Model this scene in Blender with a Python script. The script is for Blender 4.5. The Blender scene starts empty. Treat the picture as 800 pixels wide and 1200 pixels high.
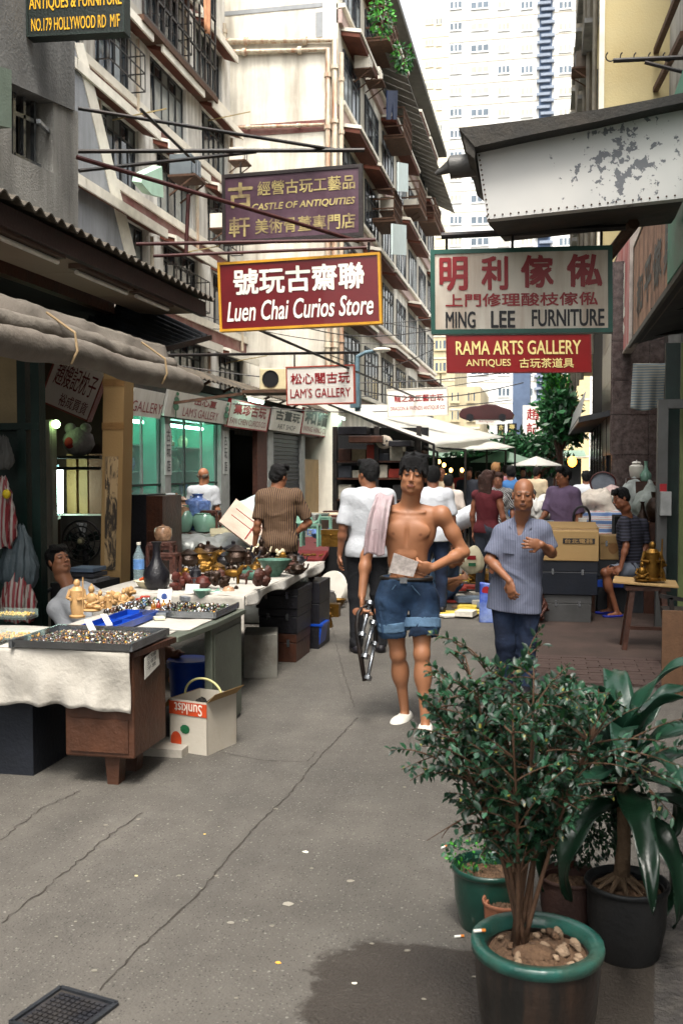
import bpy, math, random
import numpy as np
from mathutils import Vector, Matrix
random.seed(7); np.random.seed(7)
SC = bpy.context.scene; COL = SC.collection
# ---------------------------------------------------------------- camera, light
F = 1167.0; YAW = math.atan(237/1167.0); PIT = math.atan(51/1167.0); CAM = Vector((0,0,1.62))
_f = Vector((-math.sin(YAW)*math.cos(PIT), math.cos(YAW)*math.cos(PIT), -math.sin(PIT)))
_r = Vector((math.cos(YAW), math.sin(YAW), 0)); _u = _r.cross(_f)
cam = bpy.data.cameras.new('camera'); camo = bpy.data.objects.new('camera', cam); COL.objects.link(camo)
cam.sensor_fit = 'VERTICAL'; cam.sensor_height = 36; cam.lens = 36*F/1200; cam.clip_start = .05; cam.clip_end = 2000
camo.matrix_world = Matrix.Translation(CAM) @ Matrix((_r, _u, -_f)).transposed().to_4x4()
cam.dof.use_dof = True; cam.dof.focus_distance = 6.5; cam.dof.aperture_fstop = 7.0
SC.camera = camo
SUN_EL, SUN_AZ = math.radians(62), math.radians(165)   # high, from behind the camera over the right-hand roofs
w = bpy.data.worlds.new('World'); SC.world = w; w.use_nodes = True
wn = w.node_tree; bg = wn.nodes['Background']
sky = wn.nodes.new('ShaderNodeTexSky'); sky.sky_type = 'NISHITA'; sky.sun_disc = False
sky.sun_elevation = SUN_EL; sky.sun_rotation = SUN_AZ; sky.dust_density = 6; sky.air_density = 1.4
hs = wn.nodes.new('ShaderNodeHueSaturation'); hs.inputs['Saturation'].default_value = .22; hs.inputs['Value'].default_value = 1.5
wmx = wn.nodes.new('ShaderNodeMix'); wmx.data_type = 'RGBA'; wmx.blend_type = 'MULTIPLY'; wmx.inputs[0].default_value = 1
wmx.inputs[7].default_value = (1, .99, .965, 1)
wn.links.new(sky.outputs[0], hs.inputs['Color']); wn.links.new(hs.outputs[0], wmx.inputs[6]); wn.links.new(wmx.outputs[2], bg.inputs['Color'])
bg.inputs['Strength'].default_value = .15
sl = bpy.data.lights.new('sun', 'SUN'); sl.energy = 1.5; sl.angle = math.radians(16); sl.color = (1, .94, .84)
so = bpy.data.objects.new('sun', sl); COL.objects.link(so)
sd = Vector((math.sin(SUN_AZ)*math.cos(SUN_EL), math.cos(SUN_AZ)*math.cos(SUN_EL), math.sin(SUN_EL)))
so.rotation_euler = sd.to_track_quat('Z', 'Y').to_euler()
SC.view_settings.view_transform = 'Standard'; SC.view_settings.look = 'None'; SC.view_settings.exposure = 1.05; SC.view_settings.gamma = 1
SC.cycles.max_bounces = 6; SC.cycles.diffuse_bounces = 2; SC.cycles.glossy_bounces = 3; SC.cycles.transmission_bounces = 4; SC.cycles.transparent_max_bounces = 8
SC.cycles.use_denoising = True
# ---------------------------------------------------------------- picture point -> place
def ray(px, py): return _f + _r*((px-400)/F) + _u*((600-py)/F)
def at(px, py, Y): d = ray(px, py); return CAM + d*(Y/d.y)
def onx(px, py, X): d = ray(px, py); return CAM + d*(X/d.x)
def onz(px, py, z=0): d = ray(px, py); return CAM + d*((z-CAM.z)/d.z)
V = Vector
# ---------------------------------------------------------------- materials
def lin(c):
    if isinstance(c, str):
        c = [int(c[i:i+2], 16)/255 for i in (0, 2, 4)]
        return tuple(x/12.92 if x <= .04045 else ((x+.055)/1.055)**2.4 for x in c)
    return tuple(c)
_mats = {}
def M(name, col, rough=.7, var=.25, sc=5, bump=.25, bsc=40, metal=0, dirt=None, damt=.4, dsc=1.2, emit=0, ecol=None, streak=False, spec=.4, coat=0, attr=False, alpha=1, worldco=False, sheen=0):
    if name in _mats: return _mats[name]
    m = bpy.data.materials.new(name); _mats[name] = m; m.use_nodes = True; n = m.node_tree.nodes; L = m.node_tree.links
    b = n['Principled BSDF']; c = lin(col)
    b.inputs['Roughness'].default_value = rough; b.inputs['Metallic'].default_value = metal
    b.inputs['Specular IOR Level'].default_value = spec; b.inputs['Coat Weight'].default_value = coat
    if sheen: b.inputs['Sheen Weight'].default_value = sheen
    if alpha < 1: b.inputs['Alpha'].default_value = alpha
    if emit:
        b.inputs['Emission Color'].default_value = (*lin(ecol or col), 1); b.inputs['Emission Strength'].default_value = emit
    tc = n.new('ShaderNodeTexCoord'); oi = n.new('ShaderNodeObjectInfo')
    ad = n.new('ShaderNodeVectorMath'); ad.operation = 'MULTIPLY_ADD'; ad.inputs[1].default_value = (1,1,1)
    L.new(tc.outputs['Object'], ad.inputs[0])
    sc3 = n.new('ShaderNodeMath'); sc3.operation = 'MULTIPLY'; sc3.inputs[1].default_value = 23
    L.new(oi.outputs['Random'], sc3.inputs[0]); L.new(sc3.outputs[0], ad.inputs[2])
    vec = ad.outputs[0]
    def noise(s, det=4, str_=False, rgh=.6):
        t = n.new('ShaderNodeTexNoise'); t.inputs['Scale'].default_value = s; t.inputs['Detail'].default_value = det; t.inputs['Roughness'].default_value = rgh
        if str_:
            mp = n.new('ShaderNodeMapping'); mp.inputs['Scale'].default_value = (1, 1, .12); L.new(vec, mp.inputs[0]); L.new(mp.outputs[0], t.inputs['Vector'])
        else: L.new(vec, t.inputs['Vector'])
        return t.outputs['Fac']
    def mix(fac, a, bb, mode='MIX'):
        x = n.new('ShaderNodeMix'); x.data_type = 'RGBA'; x.blend_type = mode
        if isinstance(fac, float): x.inputs[0].default_value = fac
        else: L.new(fac, x.inputs[0])
        for i, q in ((6, a), (7, bb)):
            if isinstance(q, tuple): x.inputs[i].default_value = (*q[:3], 1)
            else: L.new(q, x.inputs[i])
        return x.outputs[2]
    def ramp(fac, a, bb):
        r = n.new('ShaderNodeMapRange'); r.inputs[1].default_value = a; r.inputs[2].default_value = bb; L.new(fac, r.inputs[0]); return r.outputs[0]
    if attr:
        at_ = n.new('ShaderNodeAttribute'); at_.attribute_name = 'Col'; base = mix(ramp(noise(sc), .3, .7), (1-var,)*3, (1.0,)*3); out = mix(1.0, at_.outputs['Color'], base, 'MULTIPLY')
    else:
        out = mix(ramp(noise(sc), .3, .7), tuple(x*(1-var) for x in c), tuple(min(x*(1+var), .95) for x in c))
    if dirt is not None:
        t = noise(dsc*(4 if streak else 1), 6, streak, .65)
        x = n.new('ShaderNodeMath'); x.operation = 'MULTIPLY'; x.inputs[1].default_value = damt
        L.new(ramp(t, .42, .68), x.inputs[0]); out = mix(x.outputs[0], out, lin(dirt))
    L.new(out, b.inputs['Base Color'])
    if bump:
        bm = n.new('ShaderNodeBump'); bm.inputs['Strength'].default_value = bump; bm.inputs['Distance'].default_value = .02
        L.new(noise(bsc, 3), bm.inputs['Height']); L.new(bm.outputs[0], b.inputs['Normal'])
    return m
# ---------------------------------------------------------------- mesh builder
class MB:
    def __init__(s): s.v = []; s.f = []; s.m = []
    def add(s, vs, fs, mi=0):
        o = len(s.v); s.v += [tuple(p) for p in vs]; s.f += [tuple(i+o for i in q) for q in fs]; s.m += [mi]*len(fs); return s
    def box(s, x0, x1, y0, y1, z0, z1, mi=0, rz=0, mat=None):
        x0, x1 = min(x0,x1), max(x0,x1); y0, y1 = min(y0,y1), max(y0,y1); z0, z1 = min(z0,z1), max(z0,z1)
        P = [V((x,y,z)) for z in (z0,z1) for y in (y0,y1) for x in (x0,x1)]
        if rz:
            c = V(((x0+x1)/2, (y0+y1)/2, 0)); R = Matrix.Rotation(rz, 3, 'Z'); P = [R@(p-c)+c for p in P]
        if mat: P = [mat@p for p in P]
        return s.add(P, [(0,2,3,1),(4,5,7,6),(0,1,5,4),(2,6,7,3),(0,4,6,2),(1,3,7,5)], mi)
    def bar(s, a, b, w, h=None, mi=0):
        a, b = V(a), V(b); h = h or w; d = (b-a).normalized(); up = V((0,0,1)) if abs(d.z) < .95 else V((0,1,0))
        x = d.cross(up).normalized(); y = x.cross(d); P = []
        for p in (a, b):
            for i, j in ((-1,-1),(1,-1),(1,1),(-1,1)): P.append(p + x*i*w/2 + y*j*h/2)
        return s.add(P, [(3,2,1,0),(4,5,6,7),(0,1,5,4),(1,2,6,5),(2,3,7,6),(3,0,4,7)], mi)
    def tube(s, pts, r, n=8, mi=0, caps=True):
        pts = [V(p) for p in pts]; rs = r if isinstance(r, (list,tuple)) else [r]*len(pts); P = []; fs = []
        x = None
        for i, p in enumerate(pts):
            d = (pts[min(i+1,len(pts)-1)] - pts[max(i-1,0)]).normalized()
            if x is None: x = d.cross(V((0,0,1)) if abs(d.z) < .9 else V((0,1,0))).normalized()
            x = (x - d*x.dot(d)).normalized(); y = d.cross(x)
            for k in range(n):
                a = 2*math.pi*k/n; P.append(p + (x*math.cos(a)+y*math.sin(a))*rs[i])
        for i in range(len(pts)-1):
            for k in range(n): fs.append((i*n+k, i*n+(k+1)%n, (i+1)*n+(k+1)%n, (i+1)*n+k))
        if caps: fs.append(tuple(range(n))[::-1]); fs.append(tuple((len(pts)-1)*n+k for k in range(n)))
        return s.add(P, fs, mi)
    def lathe(s, prof, c=(0,0,0), n=16, mi=0, sx=1, sy=1, caps=True):
        P = []; fs = []; c = V(c)
        for r, z in prof:
            for k in range(n):
                a = 2*math.pi*k/n; P.append(c+V((r*math.cos(a)*sx, r*math.sin(a)*sy, z)))
        for i in range(len(prof)-1):
            for k in range(n): fs.append((i*n+k, i*n+(k+1)%n, (i+1)*n+(k+1)%n, (i+1)*n+k))
        if caps and prof[0][0] > 1e-4: fs.append(tuple(range(n))[::-1])
        if caps and prof[-1][0] > 1e-4: fs.append(tuple((len(prof)-1)*n+k for k in range(n)))
        return s.add(P, fs, mi)
    def ball(s, c, r, n=12, m=8, mi=0, R=None, lump=0):
        if not isinstance(r, (tuple, list)): r = (r, r, r)
        P = []; fs = []; c = V(c)
        for i in range(m+1):
            t = math.pi*i/m
            for k in range(n):
                a = 2*math.pi*k/n; q = V((math.sin(t)*math.cos(a)*r[0], math.sin(t)*math.sin(a)*r[1], math.cos(t)*r[2]))
                if lump: q *= 1+lump*math.sin(3*a+5*t+c.x*9)*math.sin(4*t+c.z*7)
                if R: q = R@q
                P.append(c+q)
        for i in range(m):
            for k in range(n): fs.append((i*n+k, (i+1)*n+k, (i+1)*n+(k+1)%n, i*n+(k+1)%n))
        return s.add(P, fs, mi)
    def slab(s, pts, off, mi=0):
        pts = [V(p) for p in pts]; off = V(off); n = len(pts); P = pts + [p+off for p in pts]
        fs = [tuple(range(n)), tuple(range(2*n-1, n-1, -1))] + [(i, i+n, (i+1)%n+n, (i+1)%n) for i in range(n)]
        return s.add(P, fs, mi)
    def sheet(s, fn, nu, nv, th=0, mi=0):
        P = [V(fn(i/nu, j/nv)) for j in range(nv+1) for i in range(nu+1)]; W = nu+1
        fs = [(j*W+i, j*W+i+1, (j+1)*W+i+1, (j+1)*W+i) for j in range(nv) for i in range(nu)]
        if th:
            N = len(P); nrm = [V((0,0,0)) for _ in P]
            for q in fs:
                x = (P[q[1]]-P[q[0]]).cross(P[q[3]]-P[q[0]])
                for i in q: nrm[i] += x
            P += [p - (q.normalized()*th if q.length else V((0,0,0))) for p, q in zip(P, nrm)]
            fs += [tuple(i+N for i in reversed(q)) for q in fs]
            bd = [i for i in range(W)] + [j*W+nu for j in range(1, nv+1)] + [nv*W+i for i in range(nu-1,-1,-1)] + [j*W for j in range(nv-1,0,-1)]
            for a, b in zip(bd, bd[1:]+bd[:1]): fs.append((b, a, a+N, b+N))
        return s.add(P, fs, mi)
def link_mesh(name, me, mats, parent=None):
    o = bpy.data.objects.new(name, me); COL.objects.link(o)
    for m in (mats if isinstance(mats, (list,tuple)) else [mats]): me.materials.append(m)
    if parent: o.parent = parent
    return o
def build(name, mb, mats, parent=None, smooth=False, world=True, bevel=0, loc=None, rz=0, kind=None, origin=None):
    """vertices are world coordinates; they are stored relative to the parent (or to origin)."""
    o3 = V((0,0,0)); R = None
    vs = mb.v
    if parent is not None and world:
        b = V(parent.get('_b', (0,0,0)))
        if b.length: vs = [(x-b.x, y-b.y, z-b.z) for x, y, z in vs]
    if parent is None and origin is not None:
        b = V(origin); vs = [(x-b.x, y-b.y, z-b.z) for x, y, z in vs]
    me = bpy.data.meshes.new(name); me.from_pydata(vs, [], mb.f); me.update()
    me.polygons.foreach_set('material_index', mb.m)
    if smooth: me.polygons.foreach_set('use_smooth', [True]*len(mb.f))
    o = link_mesh(name, me, mats, parent)
    if smooth == 'auto':
        me.polygons.foreach_set('use_smooth', [True]*len(mb.f)); md = o.modifiers.new('e', 'EDGE_SPLIT'); md.split_angle = math.radians(40)
    if bevel:
        md = o.modifiers.new('b', 'BEVEL'); md.width = bevel; md.segments = 2; md.limit_method = 'ANGLE'; md.angle_limit = math.radians(40)
    if parent is None and origin is not None: o.location = origin
    if loc is not None: o.location = loc
    if rz: o.rotation_euler.z = rz
    if kind: o['kind'] = kind
    return o
def tag(o, label, cat, group=None):
    o['label'] = label; o['category'] = cat
    if group: o['group'] = group
    return o
def thing(name, label, cat, loc=(0,0,0), group=None, rz=0):
    o = bpy.data.objects.new(name, None); COL.objects.link(o); o.location = loc; o.empty_display_size = .1; o.rotation_euler.z = rz
    o['_b'] = tuple(loc) if not rz else (0,0,0); return tag(o, label, cat, group)
def kids(o): return [c for c in COL.objects if c.parent is o]
def dup(o, loc, rz=None, label=None, scale=None, group=None):
    c = o.copy(); COL.objects.link(c); c.location = loc
    if rz is not None: c.rotation_euler.z = rz
    if scale is not None: c.scale = (scale,)*3 if not isinstance(scale, (tuple,list)) else scale
    if label: c['label'] = label
    if group: c['group'] = group
    for ch in o.children:
        k = ch.copy(); COL.objects.link(k); k.parent = c
        for g in ch.children: q = g.copy(); COL.objects.link(q); q.parent = k
    return c
def lift(o, fn):
    """dup helper: same tree below another parent"""
    k = o.copy(); COL.objects.link(k); return k
# ---------------------------------------------------------------- lettering and signs
def text_geo(s, bold=0, shear=0):
    c = bpy.data.curves.new('lettering', 'FONT'); c.body = s; c.offset = bold; c.resolution_u = 3; c.shear = shear
    o = bpy.data.objects.new('t', c); COL.objects.link(o)
    dg = bpy.context.evaluated_depsgraph_get(); me = bpy.data.meshes.new_from_object(o.evaluated_get(dg))
    v = [tuple(q.co) for q in me.vertices]; f = [tuple(p.vertices) for p in me.polygons]
    bpy.data.objects.remove(o); bpy.data.curves.remove(c); bpy.data.meshes.remove(me); return v, f
def lettering(parent, s, O, U, W, box, mat, bold=0, shear=0, lift_=.006, rot=0):
    """box = u0,v0,u1,v1 fractions of the panel spanned by vectors U (right) and W (up) from corner O; characters are raised print"""
    v, f = text_geo(s, 0, shear)
    if not v: return
    x0 = min(p[0] for p in v); x1 = max(p[0] for p in v); y0 = min(p[1] for p in v); y1 = max(p[1] for p in v)
    N = U.cross(W).normalized(); u0, v0, u1, v1 = box; mb = MB()
    P = []
    for p in v:
        a = (p[0]-x0)/(x1-x0 or 1); b = (p[1]-y0)/(y1-y0 or 1)
        P.append(O + U*(u0+(u1-u0)*a) + W*(v0+(v1-v0)*b) + N*lift_)
    d = bold*.55*U.length*(u1-u0)/(x1-x0 or 1); iu, iw = U.normalized(), W.normalized()
    for i, (a, b) in enumerate([(0,0)]+([(1,.6),(-1,-.6),(-.7,1),(.7,-1)] if bold else [])): mb.add([p+iu*a*d+iw*b*d+N*.0004*i for p in P], f)
    return build('lettering', mb, mat, parent, kind='stuff')
def sign(name, label, O, U, W, panel, frame=None, fw=.03, th=.05, texts=(), cat='sign', extra=None):
    """O lower left corner of the face seen, U to the right, W up"""
    N = U.cross(W).normalized(); t = thing(name, label, cat, tuple(O+U*.5))
    ul = U.length; wl = W.length; iu = U*(fw/ul); iw = W*(fw/wl)
    mb = MB(); mb.slab([O+iu+iw, O+U-iu+iw, O+U-iu+W-iw, O+iu+W-iw], -N*th)
    build('panel', mb, panel, t)
    if frame:
        fr = MB(); z = N*.015
        for a, b in (((0,0),(1,0)),((0,1),(1,1))):
            p = O+W*a[1]+(iw*.5 if a[1]==0 else -iw*.5); fr.slab([p-iw*.5+z, p+U-iw*.5+z, p+U+iw*.5+z, p+iw*.5+z], -N*(th+.03))
        for a in (0,1):
            p = O+U*a+(iu*.5 if a==0 else -iu*.5); fr.slab([p-iu*.5+iw+z, p+iu*.5+iw+z, p+iu*.5+W-iw+z, p-iu*.5+W-iw+z], -N*(th+.03))
        build('frame', fr, frame, t)
    for q in texts: lettering(t, q[0], O, U, W, q[1], q[2], *(q[3:]))
    return t
def psign(name, label, TL, TR, BL, Y, *a, Yr=None, **k):
    Yr = Yr or Y; O = at(*BL, Y); return sign(name, label, O, at(*TR, Yr)-at(*TL, Y), at(*TL, Y)-O, *a, **k)
def xsign(name, label, TL, TR, BL, X, *a, **k):
    O = onx(*BL, X); return sign(name, label, O, onx(*TR, X)-onx(*TL, X), onx(*TL, X)-O, *a, **k)
# ---------------------------------------------------------------- blended-solid modeller (people, cloth, rocks)
class SDF:
    def __init__(s): s.p = []; s.cuts = []; s.rip = None
    def cone(s, a, b, ra, rb, k=.03, flat=None): s.p.append(('c', np.array(a, float), np.array(b, float), ra, rb, k, flat)); return s
    def ell(s, c, r, k=.03, R=None, sub=False):
        s.p.append(('e', np.array(c, float), np.array(r, float), np.array(R) if R is not None else np.eye(3), sub, k)); return s
    def cut(s, p, n): s.cuts.append((np.array(p, float), np.array(n, float)/np.linalg.norm(n))); return s
    def mesh(s, vox):
        lo = np.full(3, 1e9); hi = -lo
        for q in s.p:
            if q[0] == 'c': m = max(q[3], q[4]); lo = np.minimum(lo, np.minimum(q[1], q[2])-m); hi = np.maximum(hi, np.maximum(q[1], q[2])+m)
            elif not q[4]: lo = np.minimum(lo, q[1]-q[2].max()); hi = np.maximum(hi, q[1]+q[2].max())
        lo -= 3*vox; hi += 3*vox; n = np.ceil((hi-lo)/vox).astype(int)+1
        G = np.full(n, .5, np.float32); ax = [lo[i]+vox*np.arange(n[i]) for i in range(3)]
        for q in s.p:
            k = q[5]; mg = k+3*vox
            if q[0] == 'c': m = max(q[3], q[4]); a = np.minimum(q[1], q[2])-m-mg; b = np.maximum(q[1], q[2])+m+mg
            else: m = q[2].max(); a = q[1]-m-mg; b = q[1]+m+mg
            i0 = np.clip(((a-lo)/vox).astype(int), 0, n); i1 = np.clip(((b-lo)/vox).astype(int)+1, 0, n)
            if (i1 <= i0).any(): continue
            sl_ = tuple(slice(i0[i], i1[i]) for i in range(3))
            X, Y_, Z = np.meshgrid(*[ax[i][sl_[i]] for i in range(3)], indexing='ij'); P = np.stack([X, Y_, Z], -1)
            if q[0] == 'c':
                ab = q[2]-q[1]; d = P-q[1]; h = np.clip((d@ab)/max(ab@ab, 1e-9), 0, 1)
                d -= h[..., None]*ab
                D = np.sqrt((d**2).sum(-1)) - (q[3]+(q[4]-q[3])*h)
            else:
                d = (P-q[1])@q[3]; k0 = np.sqrt(((d/q[2])**2).sum(-1)); k1 = np.sqrt(((d/q[2]**2)**2).sum(-1))+1e-9; D = k0*(k0-1)/k1
            g = G[sl_]
            if q[0] == 'e' and q[4]:
                D = -D; h = np.clip(.5-.5*(g-D)/k, 0, 1); G[sl_] = g*(1-h)+D*h+k*h*(1-h)
                G[sl_] = np.where(G[sl_] > .4, .5, G[sl_])
            else:
                h = np.clip(.5+.5*(g-D)/k, 0, 1); G[sl_] = g*(1-h)+D*h-k*h*(1-h)
        if s.cuts or s.rip:
            X, Y_, Z = np.meshgrid(*ax, indexing='ij')
            if s.rip: G += s.rip(X, Y_, Z).astype(np.float32)
            for p, nn in s.cuts: G = np.maximum(G, (X-p[0])*nn[0]+(Y_-p[1])*nn[1]+(Z-p[2])*nn[2])
        G[0]=G[-1]=.5; G[:,0]=G[:,-1]=.5; G[:,:,0]=G[:,:,-1]=.5
        return nets(G, lo, vox)
def nets(G, lo, vox):
    S = G < 0; c = np.zeros(tuple(np.array(G.shape)-1), np.int8)
    offs = [(i,j,k) for i in (0,1) for j in (0,1) for k in (0,1)]; sh = c.shape
    def sub(A, o): return A[o[0]:o[0]+sh[0], o[1]:o[1]+sh[1], o[2]:o[2]+sh[2]]
    for o in offs: c += sub(S, o)
    act = (c > 0) & (c < 8); I = np.argwhere(act); 
    if not len(I): return np.zeros((0,3)), np.zeros((0,4), int)
    idx = -np.ones(sh, np.int64); idx[act] = np.arange(len(I))
    acc = np.zeros((len(I), 3)); cnt = np.zeros(len(I))
    for o in offs:
        for d in range(3):
            if o[d]: continue
            o2 = list(o); o2[d] = 1
            a = G[I[:,0]+o[0], I[:,1]+o[1], I[:,2]+o[2]]; b = G[I[:,0]+o2[0], I[:,1]+o2[1], I[:,2]+o2[2]]
            m = (a < 0) != (b < 0); t = np.where(m, a/np.where(m, a-b, 1), 0)
            p = np.tile(np.array(o, float), (len(I), 1)); p[:, d] += t; acc[m] += p[m]; cnt[m] += 1
    Vv = lo + vox*(I + acc/cnt[:, None]); faces = []
    for d in range(3):
        e1, e2 = [(1,2),(2,0),(0,1)][d]
        a = [slice(None)]*3; b = [slice(None)]*3; a[d] = slice(0,-1); b[d] = slice(1,None)
        ch = S[tuple(a)] != S[tuple(b)]; Q = np.argwhere(ch)
        Q = Q[(Q[:, e1] > 0) & (Q[:, e2] > 0) & (Q[:, e1] < sh[e1]) & (Q[:, e2] < sh[e2])]
        if not len(Q): continue
        st = S[tuple(Q.T)]
        def cell(u, v):
            R = Q.copy(); R[:, e1] -= u; R[:, e2] -= v; return idx[tuple(R.T)]
        q = np.stack([cell(1,1), cell(0,1), cell(0,0), cell(1,0)], 1); q[~st] = q[~st][:, ::-1]; faces.append(q)
    return Vv, np.concatenate(faces)
def np_mesh(name, Vv, Fc, mat, parent, paint=None, base=None, kind=None, origin=None):
    b = np.array(parent['_b']) if parent is not None else np.array(origin if origin is not None else (0,0,0))
    me = bpy.data.meshes.new(name); me.vertices.add(len(Vv)); me.vertices.foreach_set('co', (Vv-b).astype(np.float32).ravel())
    me.loops.add(len(Fc)*4); me.loops.foreach_set('vertex_index', Fc.ravel().astype(np.int32))
    me.polygons.add(len(Fc)); me.polygons.foreach_set('loop_start', np.arange(len(Fc), dtype=np.int32)*4)
    me.polygons.foreach_set('use_smooth', np.ones(len(Fc), bool)); me.update(calc_edges=True); me.validate()
    if base is not None:
        C = np.ones((len(Vv), 4), np.float32); C[:, :3] = lin(base)
        for (c, r, R, col, st) in (paint or []):
            d = np.sqrt((((Vv-np.array(c))@np.array(R)/np.array(r))**2).sum(-1)); h = np.clip((1.25-d)/.5, 0, 1)[:, None]*st
            C[:, :3] = C[:, :3]*(1-h)+np.array(lin(col))*h
        a = me.color_attributes.new('Col', 'FLOAT_COLOR', 'POINT'); a.data.foreach_set('color', C.ravel())
    o = link_mesh(name, me, mat, parent)
    if parent is None: o.location = tuple(b)
    if kind: o['kind'] = kind
    return o
def folds(amp=.004, fx=55, seed=0, vert=True):
    r = np.random.RandomState(seed)
    ph = r.rand(8)*6.28; dr = r.randn(6, 3); dr /= np.linalg.norm(dr, axis=1)[:, None]
    def f(X, Y, Z):
        w = .03*np.sin(7*X+5*Z+ph[0])+.03*np.sin(9*Y-6*Z+ph[1])
        t = 0
        for i in range(5):
            fr = fx*(.35+.3*i); t = t + np.sin(fr*((X+w)*dr[i,0]+(Y-w)*dr[i,1]+Z*dr[i,2]*.7)+ph[i+2])/(1+i*.6)
        return amp*t*.6
    return f
def ridges(amp, fx, seed):
    f1 = folds(amp, fx, seed); f2 = folds(1.6, fx*.45, seed+31); f3 = folds(1.6, fx*.8, seed+77)
    return lambda X, Y, Z: f1(X,Y,Z)*.5-amp*1.5*np.clip(1-2.6*np.abs(f2(X,Y,Z)),0,1)-amp*.8*np.clip(1-2.6*np.abs(f3(X,Y,Z)),0,1)
# ---------------------------------------------------------------- people
SKIN = M('skin', (1,1,1), .48, .12, 14, .12, 160, spec=.45, attr=True); SKIN.node_tree.nodes['Principled BSDF'].inputs['Subsurface Weight'].default_value = .03
SKIN.node_tree.nodes['Principled BSDF'].inputs['Subsurface Radius'].default_value = (.012,.005,.003)
HAIR = M('black_hair', '060506', .5, .5, 60, .8, 120, spec=.25)
HAIRB = M('brown_hair', '3a1d12', .4, .4, 60, .8, 120); HAIRG = M('blond_hair', '8a6238', .45, .4, 60, .8, 120)
def unit(v): v = np.array(v, float); return v/np.linalg.norm(v)
def frame(up, right):
    up = unit(up); right = np.array(right, float); right = unit(right-up*(right@up)); return right, np.cross(up, right), up   # right, back (faces -back), up
def hand(S, w, d, n, side, s=1., curl=.5, k=.008):
    """w wrist, d towards the fingers, n palm normal (palm side), side +1/-1: thumb side along cross"""
    w = np.array(w, float); d = unit(d); n = np.array(n, float); n = unit(n-d*(n@d)); t = np.cross(d, n)*side
    R = np.stack([t, n, d], 1)
    S.ell(w+d*.045*s, (.040*s, .016*s, .050*s), .012, R)
    for i, L in enumerate((.072,.08,.075,.058)):
        a = w + d*(.082-.004*abs(i-1))*s + t*(.030-.02*i)*s; dd = d; p = a; r = .0095*s
        for j, fr in enumerate((.45,.32,.25)):
            ang = curl*(.5+.55*j)*(1+.12*i); v = unit(dd*math.cos(ang)+n*math.sin(ang)+t*(.12-.07*i)); q = p+v*L*fr*s; S.cone(p, q, r, r*.9, k); p = q; r *= .9; dd = v
            n_ = unit(n-v*(n@v)); 
    a = w+d*.02*s+t*.026*s; b = a+unit(d*.6+t*.75+n*.25)*.04*s; c = b+unit(d+t*.15+n*.4)*.032*s; S.cone(a, b, .013*s, .011*s, .01); S.cone(b, c, .011*s, .009*s, k)
def head(S, c, R, s=1., age=0):
    """c mid-head point, R columns right/back/up"""
    def P(x, y, z): return np.array(c)+R@np.array((x,y,z))*s
    def E(x, y, z, r, k=.02, sub=False): S.ell(P(x,y,z), np.array(r)*s, k*s, R, sub)
    E(0,.014,.042,(.073,.090,.078)); E(0,-.014,-.018,(.061,.070,.086),.03); E(0,-.026,-.072,(.047,.052,.038),.03)
    E(0,-.066,-.096,(.020,.017,.015),.02); S.cone(P(0,.02,-.05), P(0,.03,-.125), .052*s, .055*s, .02)
    for q in (-1,1):
        E(q*.040,-.056,-.026,(.021,.019,.021),.02); E(q*.047,-.01,-.065,(.018,.04,.028),.03)
        E(q*.030,-.096,.006,(.018,.013,.011),.008,True)
        E(q*.030,-.075,.003,(.0155,.012,.009),.004)
        E(q*.077,.010,-.008,(.009,.018,.031),.006); S.cone(P(q*.008,-.083,.022),P(q*.046,-.071,.020),.007*s,.006*s,.012)
        E(q*.012,-.097,-.034,(.009,.009,.007),.006)
    S.cone(P(0,-.083,.012), P(0,-.104,-.028), .006*s, .0105*s, .010)
    E(0,-.088,-.064,(.026,.009,.012),.012); S.cone(P(-.018,-.091,-.058), P(.018,-.091,-.058), .004*s, .004*s, .004); S.cone(P(-.015,-.091,-.067), P(.015,-.091,-.067), .005*s, .005*s, .004)
def head_paint(c, R, s, brow, lip, eye=True):
    def P(x, y, z): return np.array(c)+R@np.array((x,y,z))*s
    L = [(P(0,-.098,-.0625), np.array((.023,.014,.0085))*s, R, lip, .8), (P(0,-.1,-.0625), np.array((.021,.02,.0016))*s, R, '30120d', .8)]
    for q in (-1,1):
        L += [(P(q*.031,-.085,.028), np.array((.022,.02,.0055))*s, R, brow, .9), (P(q*.031,-.086,.003), np.array((.017,.016,.0055))*s, R, '0c0807', .95),
              (P(q*.012,-.105,-.038), np.array((.005,.008,.0035))*s, R, '3a1a10', .7)]
    return L
SKEL = dict(pel=(0,0,.93), neck=(0,.01,1.43), head=(0,-.005,1.575), shL=(-.168,.01,1.375), shR=(.168,.01,1.375), elL=(-.225,.03,1.10), elR=(.225,.03,1.10),
            wrL=(-.245,-.04,.86), wrR=(.245,-.04,.86), hiL=(-.09,0,.90), hiR=(.09,0,.90), knL=(-.10,-.01,.49), knR=(.10,-.01,.49), anL=(-.105,.03,.08), anR=(.105,.03,.08))
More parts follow.
